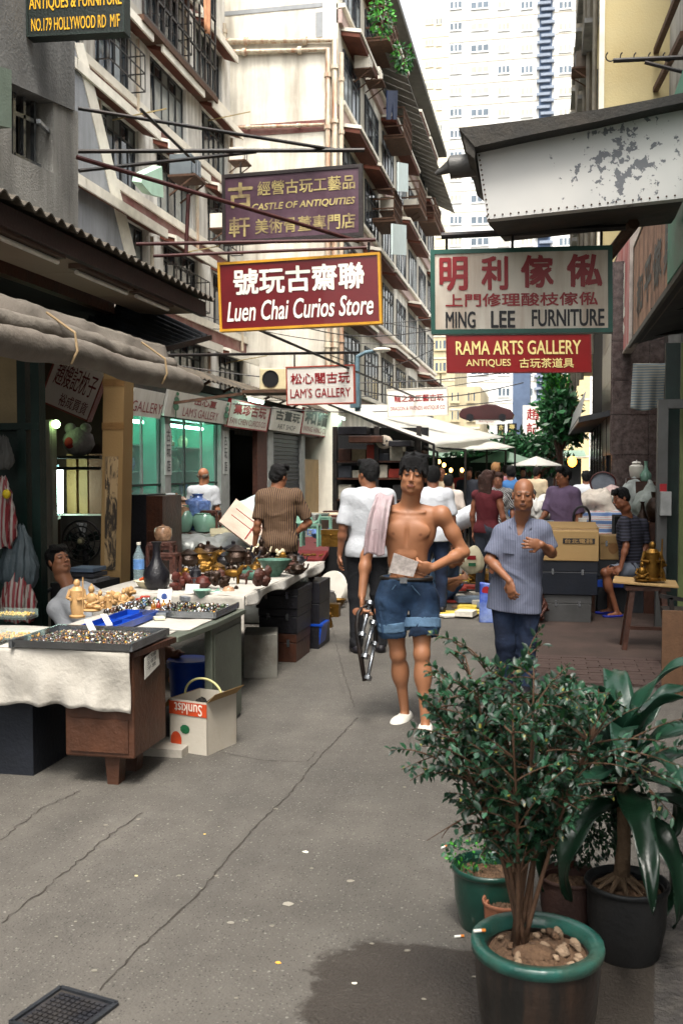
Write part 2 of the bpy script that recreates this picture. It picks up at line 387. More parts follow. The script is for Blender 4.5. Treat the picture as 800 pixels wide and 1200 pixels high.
def human(label, J, s=1., skin='9a6242', face=(0,-1,0), hup=(0,0,1), top=None, bottom=None, shoes=None, hair='short', hairmat=None, vox=.006, curl=.6, brow='17100d', lip='7d4136', fem=False,
          hn=(None,None), hd=(None,None), age=0, paints=(), cat=None, toes=None, muscle=0, name='person', seed=0, sleeve=.75, hem=.0):
    """J: world joints. L is the side at the picture's left when the person faces the camera (-Y)."""
    J = {k: np.array(v, float) for k, v in J.items()}
    base = ((J['anL']+J['anR'])/2); base[2] = min(J['anL'][2], J['anR'][2])-.08*s
    t = thing(name, label, cat or ('woman' if fem else 'man'), tuple(base))
    B = SDF(); r, b, u = frame(J['neck']-J['pel'], J['shR']-J['shL']); R = np.stack([r, b, u], 1); T = np.linalg.norm(J['neck']-J['pel'])/.5
    pr, pb, pu = frame(J['neck']-J['pel'], J['hiR']-J['hiL']); PR = np.stack([pr, pb, pu], 1)
    def P(x, y, z): return J['pel']+R@np.array((x,y,z*T/s))*s
    def tors(S, g, k=.05, cl=False):
        W = .9 if fem else 1.
        if cl:
            for z in (0,.10,.20,.30): S.ell(P(0,0,z), np.array((.134*W+g+.035*z,.094+g,.11))*s, .06, R)
        S.ell(J['pel'], np.array((.148+g,.100+g,.10+g))*s, k, PR); S.ell(P(0,0,.17), np.array((.125*W+g,.088+g,.13+g))*s, k, R)
        S.ell(P(0,.0,.31), np.array((.150*W+g,.105+g,.15+g))*s, k, R); S.ell(P(0,.01,.41), np.array((.155*W+g,.088+g,.075+g))*s, k, R)
        for q, sh in ((-1,'shL'),(1,'shR')):
            S.ell(J['pel']+PR@np.array((q*.072,.045,-.03))*s, np.array((.082+g,.08+g,.09+g))*s, k, PR)
            g2 = g*.35 if g < .01 else g*.35+.006; S.cone(P(q*.045,.02,.468), J[sh]-u*.012*s, (.043+g2)*s, (.046+g2)*s, .04); S.ell(J[sh]-u*.01*s, np.array((.053+g2,)*3)*s, .03)
            if fem: S.ell(P(q*.07,-.085,.31), np.array((.055+g,.05+g,.055+g))*s, .03, R)
    tors(B, 0 if top is None else -.006)
    if muscle:
        for q in (-1,1):
            B.ell(P(q*.072,-.078,.355), np.array((.072,.020,.046))*s, .03, R); B.ell(P(q*.125,.03,.36), np.array((.05,.06,.10))*s, .04, R)
            for z in (.21,.15,.09): B.ell(P(q*.033,-.083,z), np.array((.026,.009,.022))*s, .02, R)
        B.ell(P(0,-.103,.325), np.array((.006,.008,.05))*s, .02, R, True); B.ell(P(0,-.098,.075), np.array((.008,.016,.010))*s, .008, R, True)
        for q in (-1,1): B.cone(P(q*.015,-.062,.452), P(q*.10,-.048,.462), .006*s, .006*s, .02)
    B.cone(J['neck']-u*.02*s, J['head']-unit(hup)*.06*s, .058*s, .052*s, .03)
    for q, sh, el, wr, i in ((-1,'shL','elL','wrL',0),(1,'shR','elR','wrR',1)):
        a, e, w_ = J[sh], J[el], J[wr]
        B.cone(a, e, .046*s, .036*s, .03); B.ell(a*.5+e*.5, (.042*s*(.85 if fem else 1),)*3, .04)
        B.cone(e, w_, .036*s, .025*s, .02); m = e*.72+w_*.28; B.ell(m, (.038*s*(.85 if fem else 1),)*3, .03)
        d = hd[i] if hd[i] is not None else w_-e; n = hn[i] if hn[i] is not None else -r*q
        hand(B, w_, d, n, q if i == 0 else q, s, curl)
    for q, hi, kn, an in ((-1,'hiL','knL','anL'),(1,'hiR','knR','anR')):
        h, k_, a = J[hi], J[kn], J[an]
        B.cone(h, k_, .086*s, .047*s, .03); B.cone(k_, a, .046*s, .029*s, .02); B.ell(k_-b*.012*s, (.042*s,.042*s,.05*s), .03); m = k_*.68+a*.32; B.ell(m+b*.012*s, (.054*s,.056*s,.085*s), .04)
        td = toes[0 if q < 0 else 1] if toes is not None else -b*np.array((1,1,0))
        td = unit(td); f0 = a+np.array((0,0,-.045*s))-td*.03*s
        B.cone(f0, a+np.array((0,0,-.05*s))+td*.10*s, .034*s, .028*s, .03)
        if shoes is None:
            sd_ = np.cross(td, (0,0,1))
            for j in range(5): p = a+np.array((0,0,-.062*s))+td*(.13-.008*j)*s+sd_*(-.028+.014*j)*q*s; B.cone(p, p+td*.03*s, .010*s, .009*s, .006)
    fb = -unit(face); hr, hb, hu = frame(hup, np.cross(fb, hup)*1.0); hb2 = fb-np.array(hup)*0; HR = np.stack([hr, hb, hu], 1)
    head(B, J['head'], HR, s); Vv, Fc = B.mesh(vox)
    pn = head_paint(J['head'], HR, s, brow, lip)+[(c, np.array(r_)*s, Rr if Rr is not None else HR, col, st) for c, r_, Rr, col, st in paints]
    if muscle: pn += [(P(q*.085,-.115,.335), np.array((.013,.03,.011))*s, R, '5a2d20', .6) for q in (-1,1)]
    np_mesh('body', Vv, Fc, SKIN, t, pn, skin)
    def H(x, y, z): return J['head']+HR@np.array((x,y,z))*s
    if hair:
        S = SDF(); hm = hairmat or HAIR
        if hair in ('short','fringe','long','bun'):
            S.ell(H(0,.018,.046), np.array((.081,.097,.086))*s, .01, HR); S.ell(H(0,.045,.0), np.array((.074,.068,.075))*s, .02, HR)
            for q in (-1,1): S.ell(H(q*.06,.012,.03), np.array((.024,.055,.045))*s, .02, HR)
            if hair == 'fringe':
                S.ell(H(0,-.02,.085), np.array((.075,.076,.050))*s, .02, HR); S.ell(H(0,.03,.10), np.array((.066,.07,.036))*s, .02, HR)
            else:
                for i in range(-5,6): S.cone(H(i*.012,-.045,.108), H(i*.013,-.080+.0008*abs(i)**2,.078), .018*s, .011*s, .012)
            if hair == 'long':
                for i in range(-4,5): S.cone(H(i*.016,.07,.02), H(i*.020,.085+.01*(i%2),-.38), .04*s, .014*s, .02)
            S.ell(H(0,-.115,-.03), np.array((.062,.075,.088))*s, .012, HR, True)
            for q in (-1,1): S.ell(H(q*.085,-.03,-.07), np.array((.03,.05,.05))*s, .01, HR, True)
            if hair == 'fringe':
                for i in range(-6,7): S.cone(H(i*.0105,-.070+.0006*i*i,.095), H(i*.0125+.012,-.098+.0010*abs(i)**1.8,.030+.011*((i*5)%3-1)+.0008*i*i*(1 if i<0 else -.4)), .016*s, .006*s, .008)
                for q in (-1,1): S.cone(H(q*.074,-.03,.06), H(q*.078,-.045,.0), .016*s, .008*s, .01)
                for i in range(7): a=i*.9; S.cone(H(.05*math.cos(a),.02+.06*math.sin(a),.12), H(.075*math.cos(a)+.01,.02+.085*math.sin(a),.128+.008*(i%3)), .018*s, .008*s, .012)
        elif hair == 'ring':
            for q in (-1,1):
                for i in range(5): S.ell(H(q*(.074-.010*i*(i>1)),.015+.02*i,.018-.005*i), np.array((.011,.022,.026))*s, .012, HR)
        S.rip = folds(.0045*s, 170, seed+5) ; Vh, Fh = S.mesh(max(vox*.8, .004))
        if len(Vh): np_mesh('hair', Vh, Fh, hm, t)
    if top:
        S = SDF(); g_ = top.get('g',.014); tors(S, g_, cl=True)
        hz = top.get('hem', -.06)
        S.ell(P(0,0,hz), np.array((.170+g_,.118+g_,.2))*s, .05, R)
        for sh, el in (('shL','elL'),('shR','elR')):
            sv = top.get('sleeve', .7); e = J[sh]+(J[el]-J[sh])*sv
            if sv > 0: S.cone(J[sh]-u*.006*s, e, .065*s, .067*s, .03)
            elif 1: pass
        S.cut(P(0,0,hz), -u); nk = J['neck']+u*.045*s
        S.cut(nk, u)
        if top.get('vneck'): S.ell(J['neck']-b*.085*s-u*.03*s, np.array((.035,.05,.09))*s, .01, R, True)
        for sh, el in (('shL','elL'),('shR','elR')):
            if top.get('sleeve', .7) <= 0: break
        S.rip = ridges(top.get('fold', .005), top.get('ff', 30), seed)
        # sleeve ends: cut by subtracting a ball past each cuff
        for sh, el in (('shL','elL'),('shR','elR')):
            sv = top.get('sleeve', .7); e = J[sh]+(J[el]-J[sh])*sv; dd = unit(J[el]-J[sh])
            S.ell(e+dd*.075*s, np.array((.078,.078,.078))*s, .004, None, True) if sv > 0 and sv < 1.2 else None
        Vt, Ft = S.mesh(max(vox, .006)); g_ = np_mesh(top.get('name', 'shirt'), Vt, Ft, top['mat'], t)
        if top.get('vneck'):
            cm = MB()
            for q in (-1,1):
                p0 = J['neck']+u*.045*s+r*q*.055*s-b*.03*s; p1 = J['neck']-b*.100*s-u*.11*s+r*q*.008*s; p2 = J['neck']-b*.088*s-u*.03*s+r*q*.085*s
                cm.slab([p0, p1, p2], V(-b*.008)); 
            build('collar', cm, top['mat'], t)
            bt = MB()
            for z in (.30,.21,.12,.03,-.05): bt.ball(P(.004,-.132,z), (.007*s,.004*s,.007*s), 8, 5)
            build('button', bt, M('shirt_button', 'd8d8d0', .4), t)
    if bottom:
        S = SDF(); L = bottom.get('len', 1.); g = bottom.get('g', .014)
        S.ell(J['pel'], np.array((.152+g,.108+g,.115))*s, .05, PR); S.ell(J['pel']+pu*.06*s, np.array((.136+g,.094+g,.09))*s, .04, PR)
        for q, hi, kn, an in ((-1,'hiL','knL','anL'),(1,'hiR','knR','anR')):
            h, k_, a = J[hi], J[kn], J[an]; S.ell(J['pel']+PR@np.array((q*.072,.045,-.03))*s, np.array((.085+g,.085+g,.095))*s, .04, PR)
            if L < 1: e = h+(k_-h)*L; S.cone(h, e, (.092+g)*s, (.078+bottom.get('flare',.02))*s, .03); S.ell(e+unit(k_-h)*.105*s, (.115*s,.115*s,.105*s), .003, None, True)
            else: S.cone(h, k_, (.088+g)*s, (.058+g)*s, .03); S.cone(k_, a, (.054+g)*s, (.045+g)*s, .03)
        if L < 1: S.ell(J['pel']*.0+(J['hiL']+J['hiR'])/2+((J['knL']+J['knR'])/2-(J['hiL']+J['hiR'])/2)*L, np.array((.014,.3,.12))*s, .01, PR, True)
        S.cut(J['pel']+pu*bottom.get('waist', .09)*s, pu); S.rip = ridges(bottom.get('fold', .005), 34, seed+3)
        if L >= 1: S.cut((0,0,min(J['anL'][2], J['anR'][2])-.05*s), (0,0,-1))
        Vb, Fb = S.mesh(max(vox, .006)); np_mesh(bottom.get('name', 'trousers'), Vb, Fb, bottom['mat'], t)
    if shoes:
        for q, an in ((0,'anL'),(1,'anR')):
            td = unit(toes[q] if toes is not None else -b*np.array((1,1,0))); S = SDF(); a = J[an]; z = np.array((0,0,1.)); sd_ = np.cross(td, z)
            RR = np.stack([sd_, td, z], 1); S.ell(a-z*.045*s-td*.02*s, np.array((.045,.065,.046))*s, .03, RR); S.ell(a-z*.050*s+td*.085*s, np.array((.054,.105,.040))*s, .03, RR)
            S.cut(a-z*.082*s, -z)
            if shoes.get('open'): S.cut(a-z*.045*s, z)
            else: S.ell(a+z*.02*s, np.array((.045,.05,.05))*s, .004, None, True)
            Vs, Fs = S.mesh(max(vox*.9, .005)); np_mesh('shoe', Vs, Fs, shoes['mat'], t)
    return t, dict(J=J, P=P, R=R, H=H, HR=HR, b=b, u=u, r=r)
def stand(px, Y, pyh=None, face_deg=0, s=1., **kw):
    """default standing joints: px picture column, Y distance, face_deg 0 = towards the camera side (-Y), 180 = away"""
    x = at(px, 600, Y).x; a = math.radians(face_deg); c, q = math.cos(a), math.sin(a); J = {}
    sk = dict(SKEL); sk.update(kw)
    for k, p in sk.items():
        J[k] = np.array((x+(p[0]*c-p[1]*q)*s, Y+(p[0]*q+p[1]*c)*s, p[2]*s))
    return J, (q*1.0, -c, 0)
# ---------------------------------------------------------------- shared materials
WHITEP = M('white_plaster', 'dad7d0', .85, .10, 3, .25, 30, dirt='6f665a', damt=.75, dsc=.5, streak=True)
WHITE2 = M('white_paint_trim', 'dcd6c8', .7, .08, 4, .1, 30, dirt='7d7468', damt=.4, dsc=.8)
CREAMW = M('cream_stained_render', 'd6d1c4', .85, .12, 1.5, .25, 25, dirt='6b5c4a', damt=.6, dsc=.35, streak=True)
MAROON = M('maroon_wall_band', '6b3f3b', .8, .2, 8, .3, 60, dirt='b0a79c', damt=.25)
HOODB = M('rust_red_soffit', '5c2e1f', .8, .25, 6, .3, 30, dirt='3a2419', damt=.4)
CONC = M('grey_concrete', '9c9a94', .9, .15, 2, .5, 40, dirt='3b3936', damt=.7, dsc=.45, streak=True)
CONCD = M('dark_grey_render', '747472', .9, .2, 2, .4, 30, dirt='2c2c2b', damt=.6, dsc=.5, streak=True)
GLASSD = M('dark_window_glass', '27313a', .12, .5, 1.5, 0, spec=.8); GLASSL = M('pale_curtained_glass', '8d9494', .2, .4, 2, 0, spec=.7, dirt='3c4446', damt=.6, dsc=1)
FRAME = M('window_frame_steel', '38393a', .6, .2, 10, .1); FRAMEW = M('white_window_frame', 'c9c5ba', .6, .1, 8, .1)
BLACKM = M('black_iron', '141415', .5, .4, 12, .2, 60, metal=.3, spec=.5, dirt='3a2a20', damt=.5, dsc=4)
REDM = M('red_oxide_steel', '3c1816', .55, .3, 10, .2, 60, metal=.2)
RUSTY = M('rusty_steel', '4a3325', .85, .4, 9, .5, 50)
PIPE = M('stained_white_pipe', 'c4bba6', .6, .15, 4, .2, 40, dirt='8a4a22', damt=.85, dsc=1.4, streak=True)
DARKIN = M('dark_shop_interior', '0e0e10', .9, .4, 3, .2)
GREENP = M('dark_green_paint', '0a231e', .5, .3, 6, .2, 40, dirt='050d0b', damt=.5); TEALP = M('teal_display_wall', '5fae9c', .6, .1, 3, 0)
WOODD = M('dark_brown_wood', '3f2215', .45, .4, 5, .3, 30, dirt='150b07', damt=.5, dsc=1.5, streak=True)
WOODM = M('worn_brown_wood', '472a1a', .55, .3, 4, .3, 30, dirt='2a160c', damt=.6, dsc=1.2, streak=True)
CARD = M('cardboard', '94794f', .85, .10, 4, .15, 50, dirt='6f4c2b', damt=.35, dsc=2)
CLOTHW = M('white_table_cloth', 'aca79e', .9, .08, 6, .35, 26, dirt='8a8478', damt=.4, dsc=2, sheen=.2)
STEELG = M('grey_green_steel_desk', '5d6358', .45, .15, 4, .15, 50, metal=.25, dirt='33352f', damt=.5, dsc=1.6)
BLACKP = M('black_leatherette', '15141a', .4, .3, 8, .3, 60); BLUEP = M('blue_plastic', '0d3fa0', .35, .15, 5, .05, spec=.5)
BRONZE = M('dark_bronze', '2b1d14', .35, .5, 12, .4, 40, metal=.55); BRASS = M('worn_brass', '6b4d1e', .42, .3, 12, .3, 40, metal=.8)
CARVED = M('carved_reddish_wood', '42231a', .5, .4, 18, .6, 40); IVORY = M('carved_boxwood', 'b58f60', .4, .2, 14, .3, 40)
CHROME = M('steel', '8d9196', .25, .2, 8, .1, metal=.9)
# ---------------------------------------------------------------- ground
def ground_material():
    m = bpy.data.materials.new('worn_asphalt'); m.use_nodes = True; n = m.node_tree.nodes; L = m.node_tree.links; b = n['Principled BSDF']
    tc = n.new('ShaderNodeTexCoord'); co = tc.outputs['Object']
    def noise(s, det=5, rg=.6):
        t = n.new('ShaderNodeTexNoise'); t.inputs['Scale'].default_value = s; t.inputs['Detail'].default_value = det; t.inputs['Roughness'].default_value = rg; L.new(co, t.inputs['Vector']); return t.outputs['Fac']
    def mr(f, a, bb, c=0, d=1):
        r = n.new('ShaderNodeMapRange'); r.inputs[1].default_value = a; r.inputs[2].default_value = bb; r.inputs[3].default_value = c; r.inputs[4].default_value = d; L.new(f, r.inputs[0]); return r.outputs[0]
    def mix(f, a, bb):
        x = n.new('ShaderNodeMix'); x.data_type = 'RGBA'; L.new(f, x.inputs[0])
        for i, q in ((6, a), (7, bb)):
            if isinstance(q, tuple): x.inputs[i].default_value = (*q, 1)
            else: L.new(q, x.inputs[i])
        return x.outputs[2]
    def math_(op, a, bb):
        x = n.new('ShaderNodeMath'); x.operation = op
        for i, q in ((0, a), (1, bb)):
            if isinstance(q, (int, float)): x.inputs[i].default_value = q
            else: L.new(q, x.inputs[i])
        return x.outputs[0]
    base = mix(mr(noise(.9), .3, .7), (.076,.070,.061), (.128,.116,.101))
    base = mix(mr(noise(5), .35, .75, 0, .5), base, (.055,.050,.044))
    def spots(scale, lo, hi, col, thr, base):
        v = n.new('ShaderNodeTexVoronoi'); v.inputs['Scale'].default_value = scale; L.new(co, v.inputs['Vector'])
        sp = n.new('ShaderNodeSeparateColor'); L.new(v.outputs['Color'], sp.inputs[0])
        k = math_('MULTIPLY', mr(v.outputs['Distance'], lo, hi, 1, 0), mr(sp.outputs[0], thr, thr+.05)); return mix(k, base, col), v
    mp_ = n.new('ShaderNodeMapping'); mp_.inputs['Scale'].default_value = (2.6,.3,1); mp_.inputs['Rotation'].default_value = (0,0,.12); L.new(co, mp_.inputs[0]); ns_ = n.new('ShaderNodeTexNoise'); ns_.inputs['Scale'].default_value = 1.1; ns_.inputs['Detail'].default_value = 6; L.new(mp_.outputs[0], ns_.inputs['Vector']); base = mix(mr(ns_.outputs['Fac'], .48, .72, 0, .45), base, (.05,.046,.042)); base = mix(mr(noise(1.7,7,.7), .58, .70, 0, .35), base, (.15,.142,.13))
    base, v1 = spots(75, .18, .34, (.16,.15,.13), .66, base)
    base, _ = spots(48, .15, .3, (.22,.21,.185), .92, base)
    base, _ = spots(95, .2, .4, (.035,.032,.029), .72, base)
    # wet and oily stains, each with its own place and outline
    wob = math_('ADD', math_('MULTIPLY', noise(3.2, 8, .75), .8), math_('MULTIPLY', noise(38, 3, .7), .2)); st = None
    sx = n.new('ShaderNodeSeparateXYZ'); L.new(co, sx.inputs[0])
    for (cx, cy, rx, ry) in STAINS:
        dx = math_('DIVIDE', math_('SUBTRACT', sx.outputs[0], cx), rx); dy = math_('DIVIDE', math_('SUBTRACT', sx.outputs[1], cy), ry)
        d = math_('SQRT', math_('ADD', math_('MULTIPLY', dx, dx), math_('MULTIPLY', dy, dy)), 0)
        d = math_('ADD', d, math_('MULTIPLY', math_('SUBTRACT', wob, .5), 1.5)); k = mr(d, .9, 1.0, 1, 0); st = k if st is None else math_('MAXIMUM', st, k)
    base = mix(math_('MULTIPLY', st, .72), base, (.021,.015,.011))
    L.new(base, b.inputs['Base Color']); L.new(mr(st, 0, 1, .82, .5), b.inputs['Roughness']); b.inputs['Specular IOR Level'].default_value = .3
    bm = n.new('ShaderNodeBump'); bm.inputs['Strength'].default_value = .55; bm.inputs['Distance'].default_value = .008
    hh = math_('ADD', noise(120, 3), math_('MULTIPLY', v1.outputs['Distance'], -.6)); L.new(hh, bm.inputs['Height']); L.new(bm.outputs[0], b.inputs['Normal'])
    return m
def gp(px, py, z=0): p = onz(px, py, z); return p
a_ = gp(490,1150); STAINS = [(a_.x, a_.y, .36, .27), (gp(600,1190).x, gp(600,1190).y, .4, .25), (gp(760,1150).x, gp(760,1150).y, .35, .5), (gp(455,1198).x, gp(455,1198).y, .30, .16)]
ASPH = ground_material()
g = MB(); g.add([(-400,-200,0),(400,-200,0),(400,600,0),(-400,600,0)], [(0,1,2,3)]); build('ground', g, ASPH, kind='structure')
PAVE = M('red_brown_pavement', '40322c', .85, .3, 3, .5, 50, dirt='231a16', damt=.5, dsc=2)
pv = MB(); q = [gp(556,790), gp(560,722), gp(600,700)]
x0, x1 = gp(600,760).x-.1, 2.4
pv.add([(x0,7.6,.004),(x1,7.6,.004),(x1,12.0,.004),(x0-.1,12.0,.004)], [(0,1,2,3)]); build('pavement', pv, PAVE, kind='structure')
# pavement clay tiles, near enough to be told apart
tm = M('clay_paver', '453530', .8, .3, 3, .4, 60, dirt='2c211c', damt=.5, dsc=3); tb = MB(); tb.box(-.095,.095,-.045,.045,0,.010); tme = None; cnt = 0
pvo = bpy.data.objects['pavement']
for j in range(11):
    for i in range(9):
        x = x0+.12+i*.2+(.1 if j%2 else 0); y = 7.68+j*.1
        if x > 2.0: continue
        if tme is None: o = build('tile', tb, tm, pvo); tme = o.data
        else: o = bpy.data.objects.new('tile', tme); COL.objects.link(o); o.parent = pvo
        o.location = (x, y, .002+random.uniform(0,.003)); o.rotation_euler = (random.uniform(-.012,.012), random.uniform(-.012,.012), random.uniform(-.02,.02))
# cracks and patch seams in the asphalt
CRK = M('crack_dirt', '37322d', .95, .3, 10, .3)
def crack(pts, w=.012, jit=.02, name='crack'):
    mb = MB(); P = []
    for (a, b) in zip(pts, pts[1:]):
        A, B = gp(*a), gp(*b); k = max(4, int((B-A).length/.03))
        for i in range(k): P.append(A.lerp(B, i/k)+V((random.uniform(-jit,jit), random.uniform(-jit,jit)*.6, .003)))
    vs = []; 
    for i, p in enumerate(P): ww = w*random.uniform(.25,1); d = (P[min(i+1,len(P)-1)]-P[max(0,i-1)]).normalized(); nrm = V((-d.y, d.x, 0)); vs += [p-nrm*ww/2, p+nrm*ww/2]
    mb.add(vs, [(2*i, 2*i+2, 2*i+3, 2*i+1) for i in range(len(P)-1)]); build(name, mb, CRK, kind='structure')
crack([(118,1161),(165,1110),(205,1075),(235,1045),(262,1012),(300,968),(340,930),(372,890),(420,840)], .009, .006)
crack([(0,1083),(40,1052),(80,1020),(130,978),(170,950)], .009, .010)
crack([(0,985),(45,950),(100,925)], .008, .012)
crack([(250,880),(310,892),(360,893),(372,880)], .007, .006)
crack([(380,700),(400,780),(415,830)], .006, .01)
LITT = [('ffb347',326,1129,.03),('c9c4b4',415,1153,.028),('8f8a7e',337,1060,.07),('8a857a',270,1082,.04),('8f897c',410,1033,.05),('e8e2d0',358,999,.04),('e8d8a0',160,1027,.022),('e9c46a',240,978,.02),('ddd8c8',32,1145,.03),('e0dccf',492,1065,.02),('e8e3d6',425,1108,.025),('d9d4c6',300,1000,.018),('ded9cc',540,830,.03),('d6cfbd',620,1010,.02)]
def scrap(mb, c, r, z=.002, th=.001):
    k = 9; a0 = random.random()*6; P = [c+V((math.cos(a0+6.283*i/k)*r*random.uniform(.6,1)*1.1, math.sin(a0+6.283*i/k)*r*random.uniform(.5,.9), z)) for i in range(k)]; mb.slab([p+V((0,0,th)) for p in P], (0,0,-th))
spotm = M('pale_gum_spot', '7a756a', .9, .2, 30)
pc = MB()
for _ in range(36):
    x, y = random.uniform(60,560), random.uniform(790,1190); scrap(pc, gp(x, y), random.uniform(.005,.013))
build('gum_spots', pc, spotm, kind='stuff')
for i, (c_, x, y, r) in enumerate(LITT[:8]):
    mb = MB(); p = gp(x, y); scrap(mb, V((0,0,0)), r*.36, .002, .0012); o = build('paper_scrap', mb, M('litter_'+c_, c_, .8, .1), loc=p)
    tag(o, ['orange scrap of litter on the asphalt at lower middle', 'small white scrap near the wet stain edge', 'largest pale flattened patch of paper on the asphalt, lower left', 'second pale flattened patch left of the largest one', 'oval pale scrap beside the long asphalt crack', 'round white scrap on the asphalt below the wooden table leg', 'tiny yellowish scrap at far left of the road', 'tiny amber scrap just below the wooden desk foot'][i], 'litter')
for i, (x, y, r, lb) in enumerate([(568,1097,1.2,'cigarette end lying on the soil of the teal rimmed pot'),(538,1099,.4,'cigarette end on the wet asphalt beside the teal rimmed pot'),(520,994,1.0,'cigarette end on the dry asphalt left of the green pot')]):
    if i == 0: continue
    mb = MB(); mb.tube([(-.018,0,.006),(.004,0,.006)], .0045, 8, 0); mb.tube([(.004,0,.006),(.016,0,.006)], .0047, 8, 1)
    o = build('cigarette_end', mb, [M('cig_paper','e8e4da',.7), M('cig_filter','c9782a',.7)], loc=gp(x,y), rz=r); tag(o, lb, 'cigarette end')
# manhole cover
p = [gp(22,1183), gp(60,1155), gp(134,1176), gp(100,1215)]
mt = thing('manhole_cover', 'square iron manhole cover with raised grid set in the asphalt, bottom left corner', 'manhole cover', tuple((p[0]+p[2])/2))
c0 = gp(76,1189); ux = (p[2]-p[1]).normalized(); uy = V((-ux.y, ux.x, 0)); hw = .10; IRON = M('worn_iron', '33343a', .5, .3, 12, .3, 60, metal=.6, dirt='6b6152', damt=.4, dsc=5)
mb = MB(); mb.slab([c0+ux*a*hw+uy*b*hw+V((0,0,.004)) for a, b in ((-1,-1),(1,-1),(1,1),(-1,1))], (0,0,-.002)); build('cover', mb, IRON, mt)
mb = MB()
for i in range(-4,5):
    for j in range(-4,5):
        cc = c0+ux*i*.0195+uy*j*.0195+V((0,0,.009)); s_ = .0075; mb.slab([cc+ux*a*s_+uy*b*s_*.8 for a, b in ((-1,-1),(1,-1),(1,1),(-1,1))], (0,0,-.006))
build('stud', mb, IRON, mt, kind='stuff')
mb = MB()
for a, b in (((-1,-1),(1,-1)),((1,-1),(1,1)),((1,1),(-1,1)),((-1,1),(-1,-1))):
    A = c0+(ux*a[0]+uy*a[1])*(hw+.008); B = c0+(ux*b[0]+uy*b[1])*(hw+.008); mb.bar(A+V((0,0,.006)), B+V((0,0,.006)), .014, .01)
build('frame', mb, M('iron_frame_grey', '3c3f44', .4, .3, 12, .2, metal=.6), mt)
# ---------------------------------------------------------------- building helpers
def window_pieces(t, O, U, W, N, cols, rows=1, fm=FRAME, gm=GLASSD, fw=.06, proud=.03, open_=0, transom=None, sill=None):
    """window part (frame) on a wall point O, spanned by U and W; pane children"""
    fr = MB(); ul, wl = U.length, W.length; u, w_ = U/ul, W/wl
    def rect(a0, b0, a1, b1, n0, n1): fr.slab([O+u*a0+w_*b0+N*n1, O+u*a1+w_*b0+N*n1, O+u*a1+w_*b1+N*n1, O+u*a0+w_*b1+N*n1], -N*(n1-n0))
    rect(0,0,ul,fw,-.02,proud); rect(0,wl-fw,ul,wl,-.02,proud); rect(0,fw,fw,wl-fw,-.02,proud-.002); rect(ul-fw,fw,ul,wl-fw,-.02,proud-.002)
    for i in range(1, cols): x = ul*i/cols; rect(x-fw*.35, fw, x+fw*.35, wl-fw, -.02, proud-.004)
    if transom: y = wl*transom; rect(fw, y-fw*.35, ul-fw, y+fw*.35, -.02, proud-.006)
    f = build('window', fr, fm, t)
    ys = [0, transom, 1] if transom else [0,1]
    for i in range(cols):
        for j in range(len(ys)-1):
            mb = MB(); a0, a1 = ul*i/cols+fw*.3, ul*(i+1)/cols-fw*.3; b0, b1 = wl*ys[j]+fw*.3, wl*ys[j+1]-fw*.3
            t1, t2 = random.uniform(-.03,.03), random.uniform(-.03,.03)
            mb.add([O+u*a0+w_*b0+N*t1*.4, O+u*a1+w_*b0-N*t1*.4, O+u*a1+w_*b1-N*t2*.3, O+u*a0+w_*b1+N*t2*.3], [(0,1,2,3)])
            build_child2('pane', mb, gm if not isinstance(gm, list) else random.choice(gm), f, t)
    return f
def build_child2(name, mb, mat, parent, root, **k):
    b = V(root['_b']) if '_b' in root.keys() else V((0,0,0))
    mb.v = [(x-b.x, y-b.y, z-b.z) for x, y, z in mb.v]
    return build(name, mb, mat, parent, world=False, **k)
def ac_unit(label, loc, face='x', s=1., mat=None, shelf=True, group=None):
    t = thing('air_conditioner', label, 'air conditioner', (0,0,0)); del t['_b']; m = mat or WHITE2
    mb = MB(); mb.box(0,.45,-.3,.3,0,.4); build('case', mb, m, t, bevel=.01)
    mb = MB(); mb.box(.45,.462,-.26,.26,.04,.36); build('grille', mb, GLASSD, t)
    mb = MB()
    for i in range(3): mb.box(.462,.475,-.26+i*.2,-.2+i*.2,.04,.36)
    build('louvre', mb, m, t)
    if shelf:
        mb = MB(); mb.box(-.02,.55,-.34,.34,-.05,-.003); mb.bar((0,-.3,-.4),(.5,-.3,-.06),.03); mb.bar((0,.3,-.4),(.5,.3,-.06),.03); build('bracket', mb, RUSTY, t)
    t.location = loc; t.scale = (s,)*3
    if face == '-y': t.rotation_euler.z = -math.pi/2
    if face == '-x': t.rotation_euler.z = math.pi
    return t
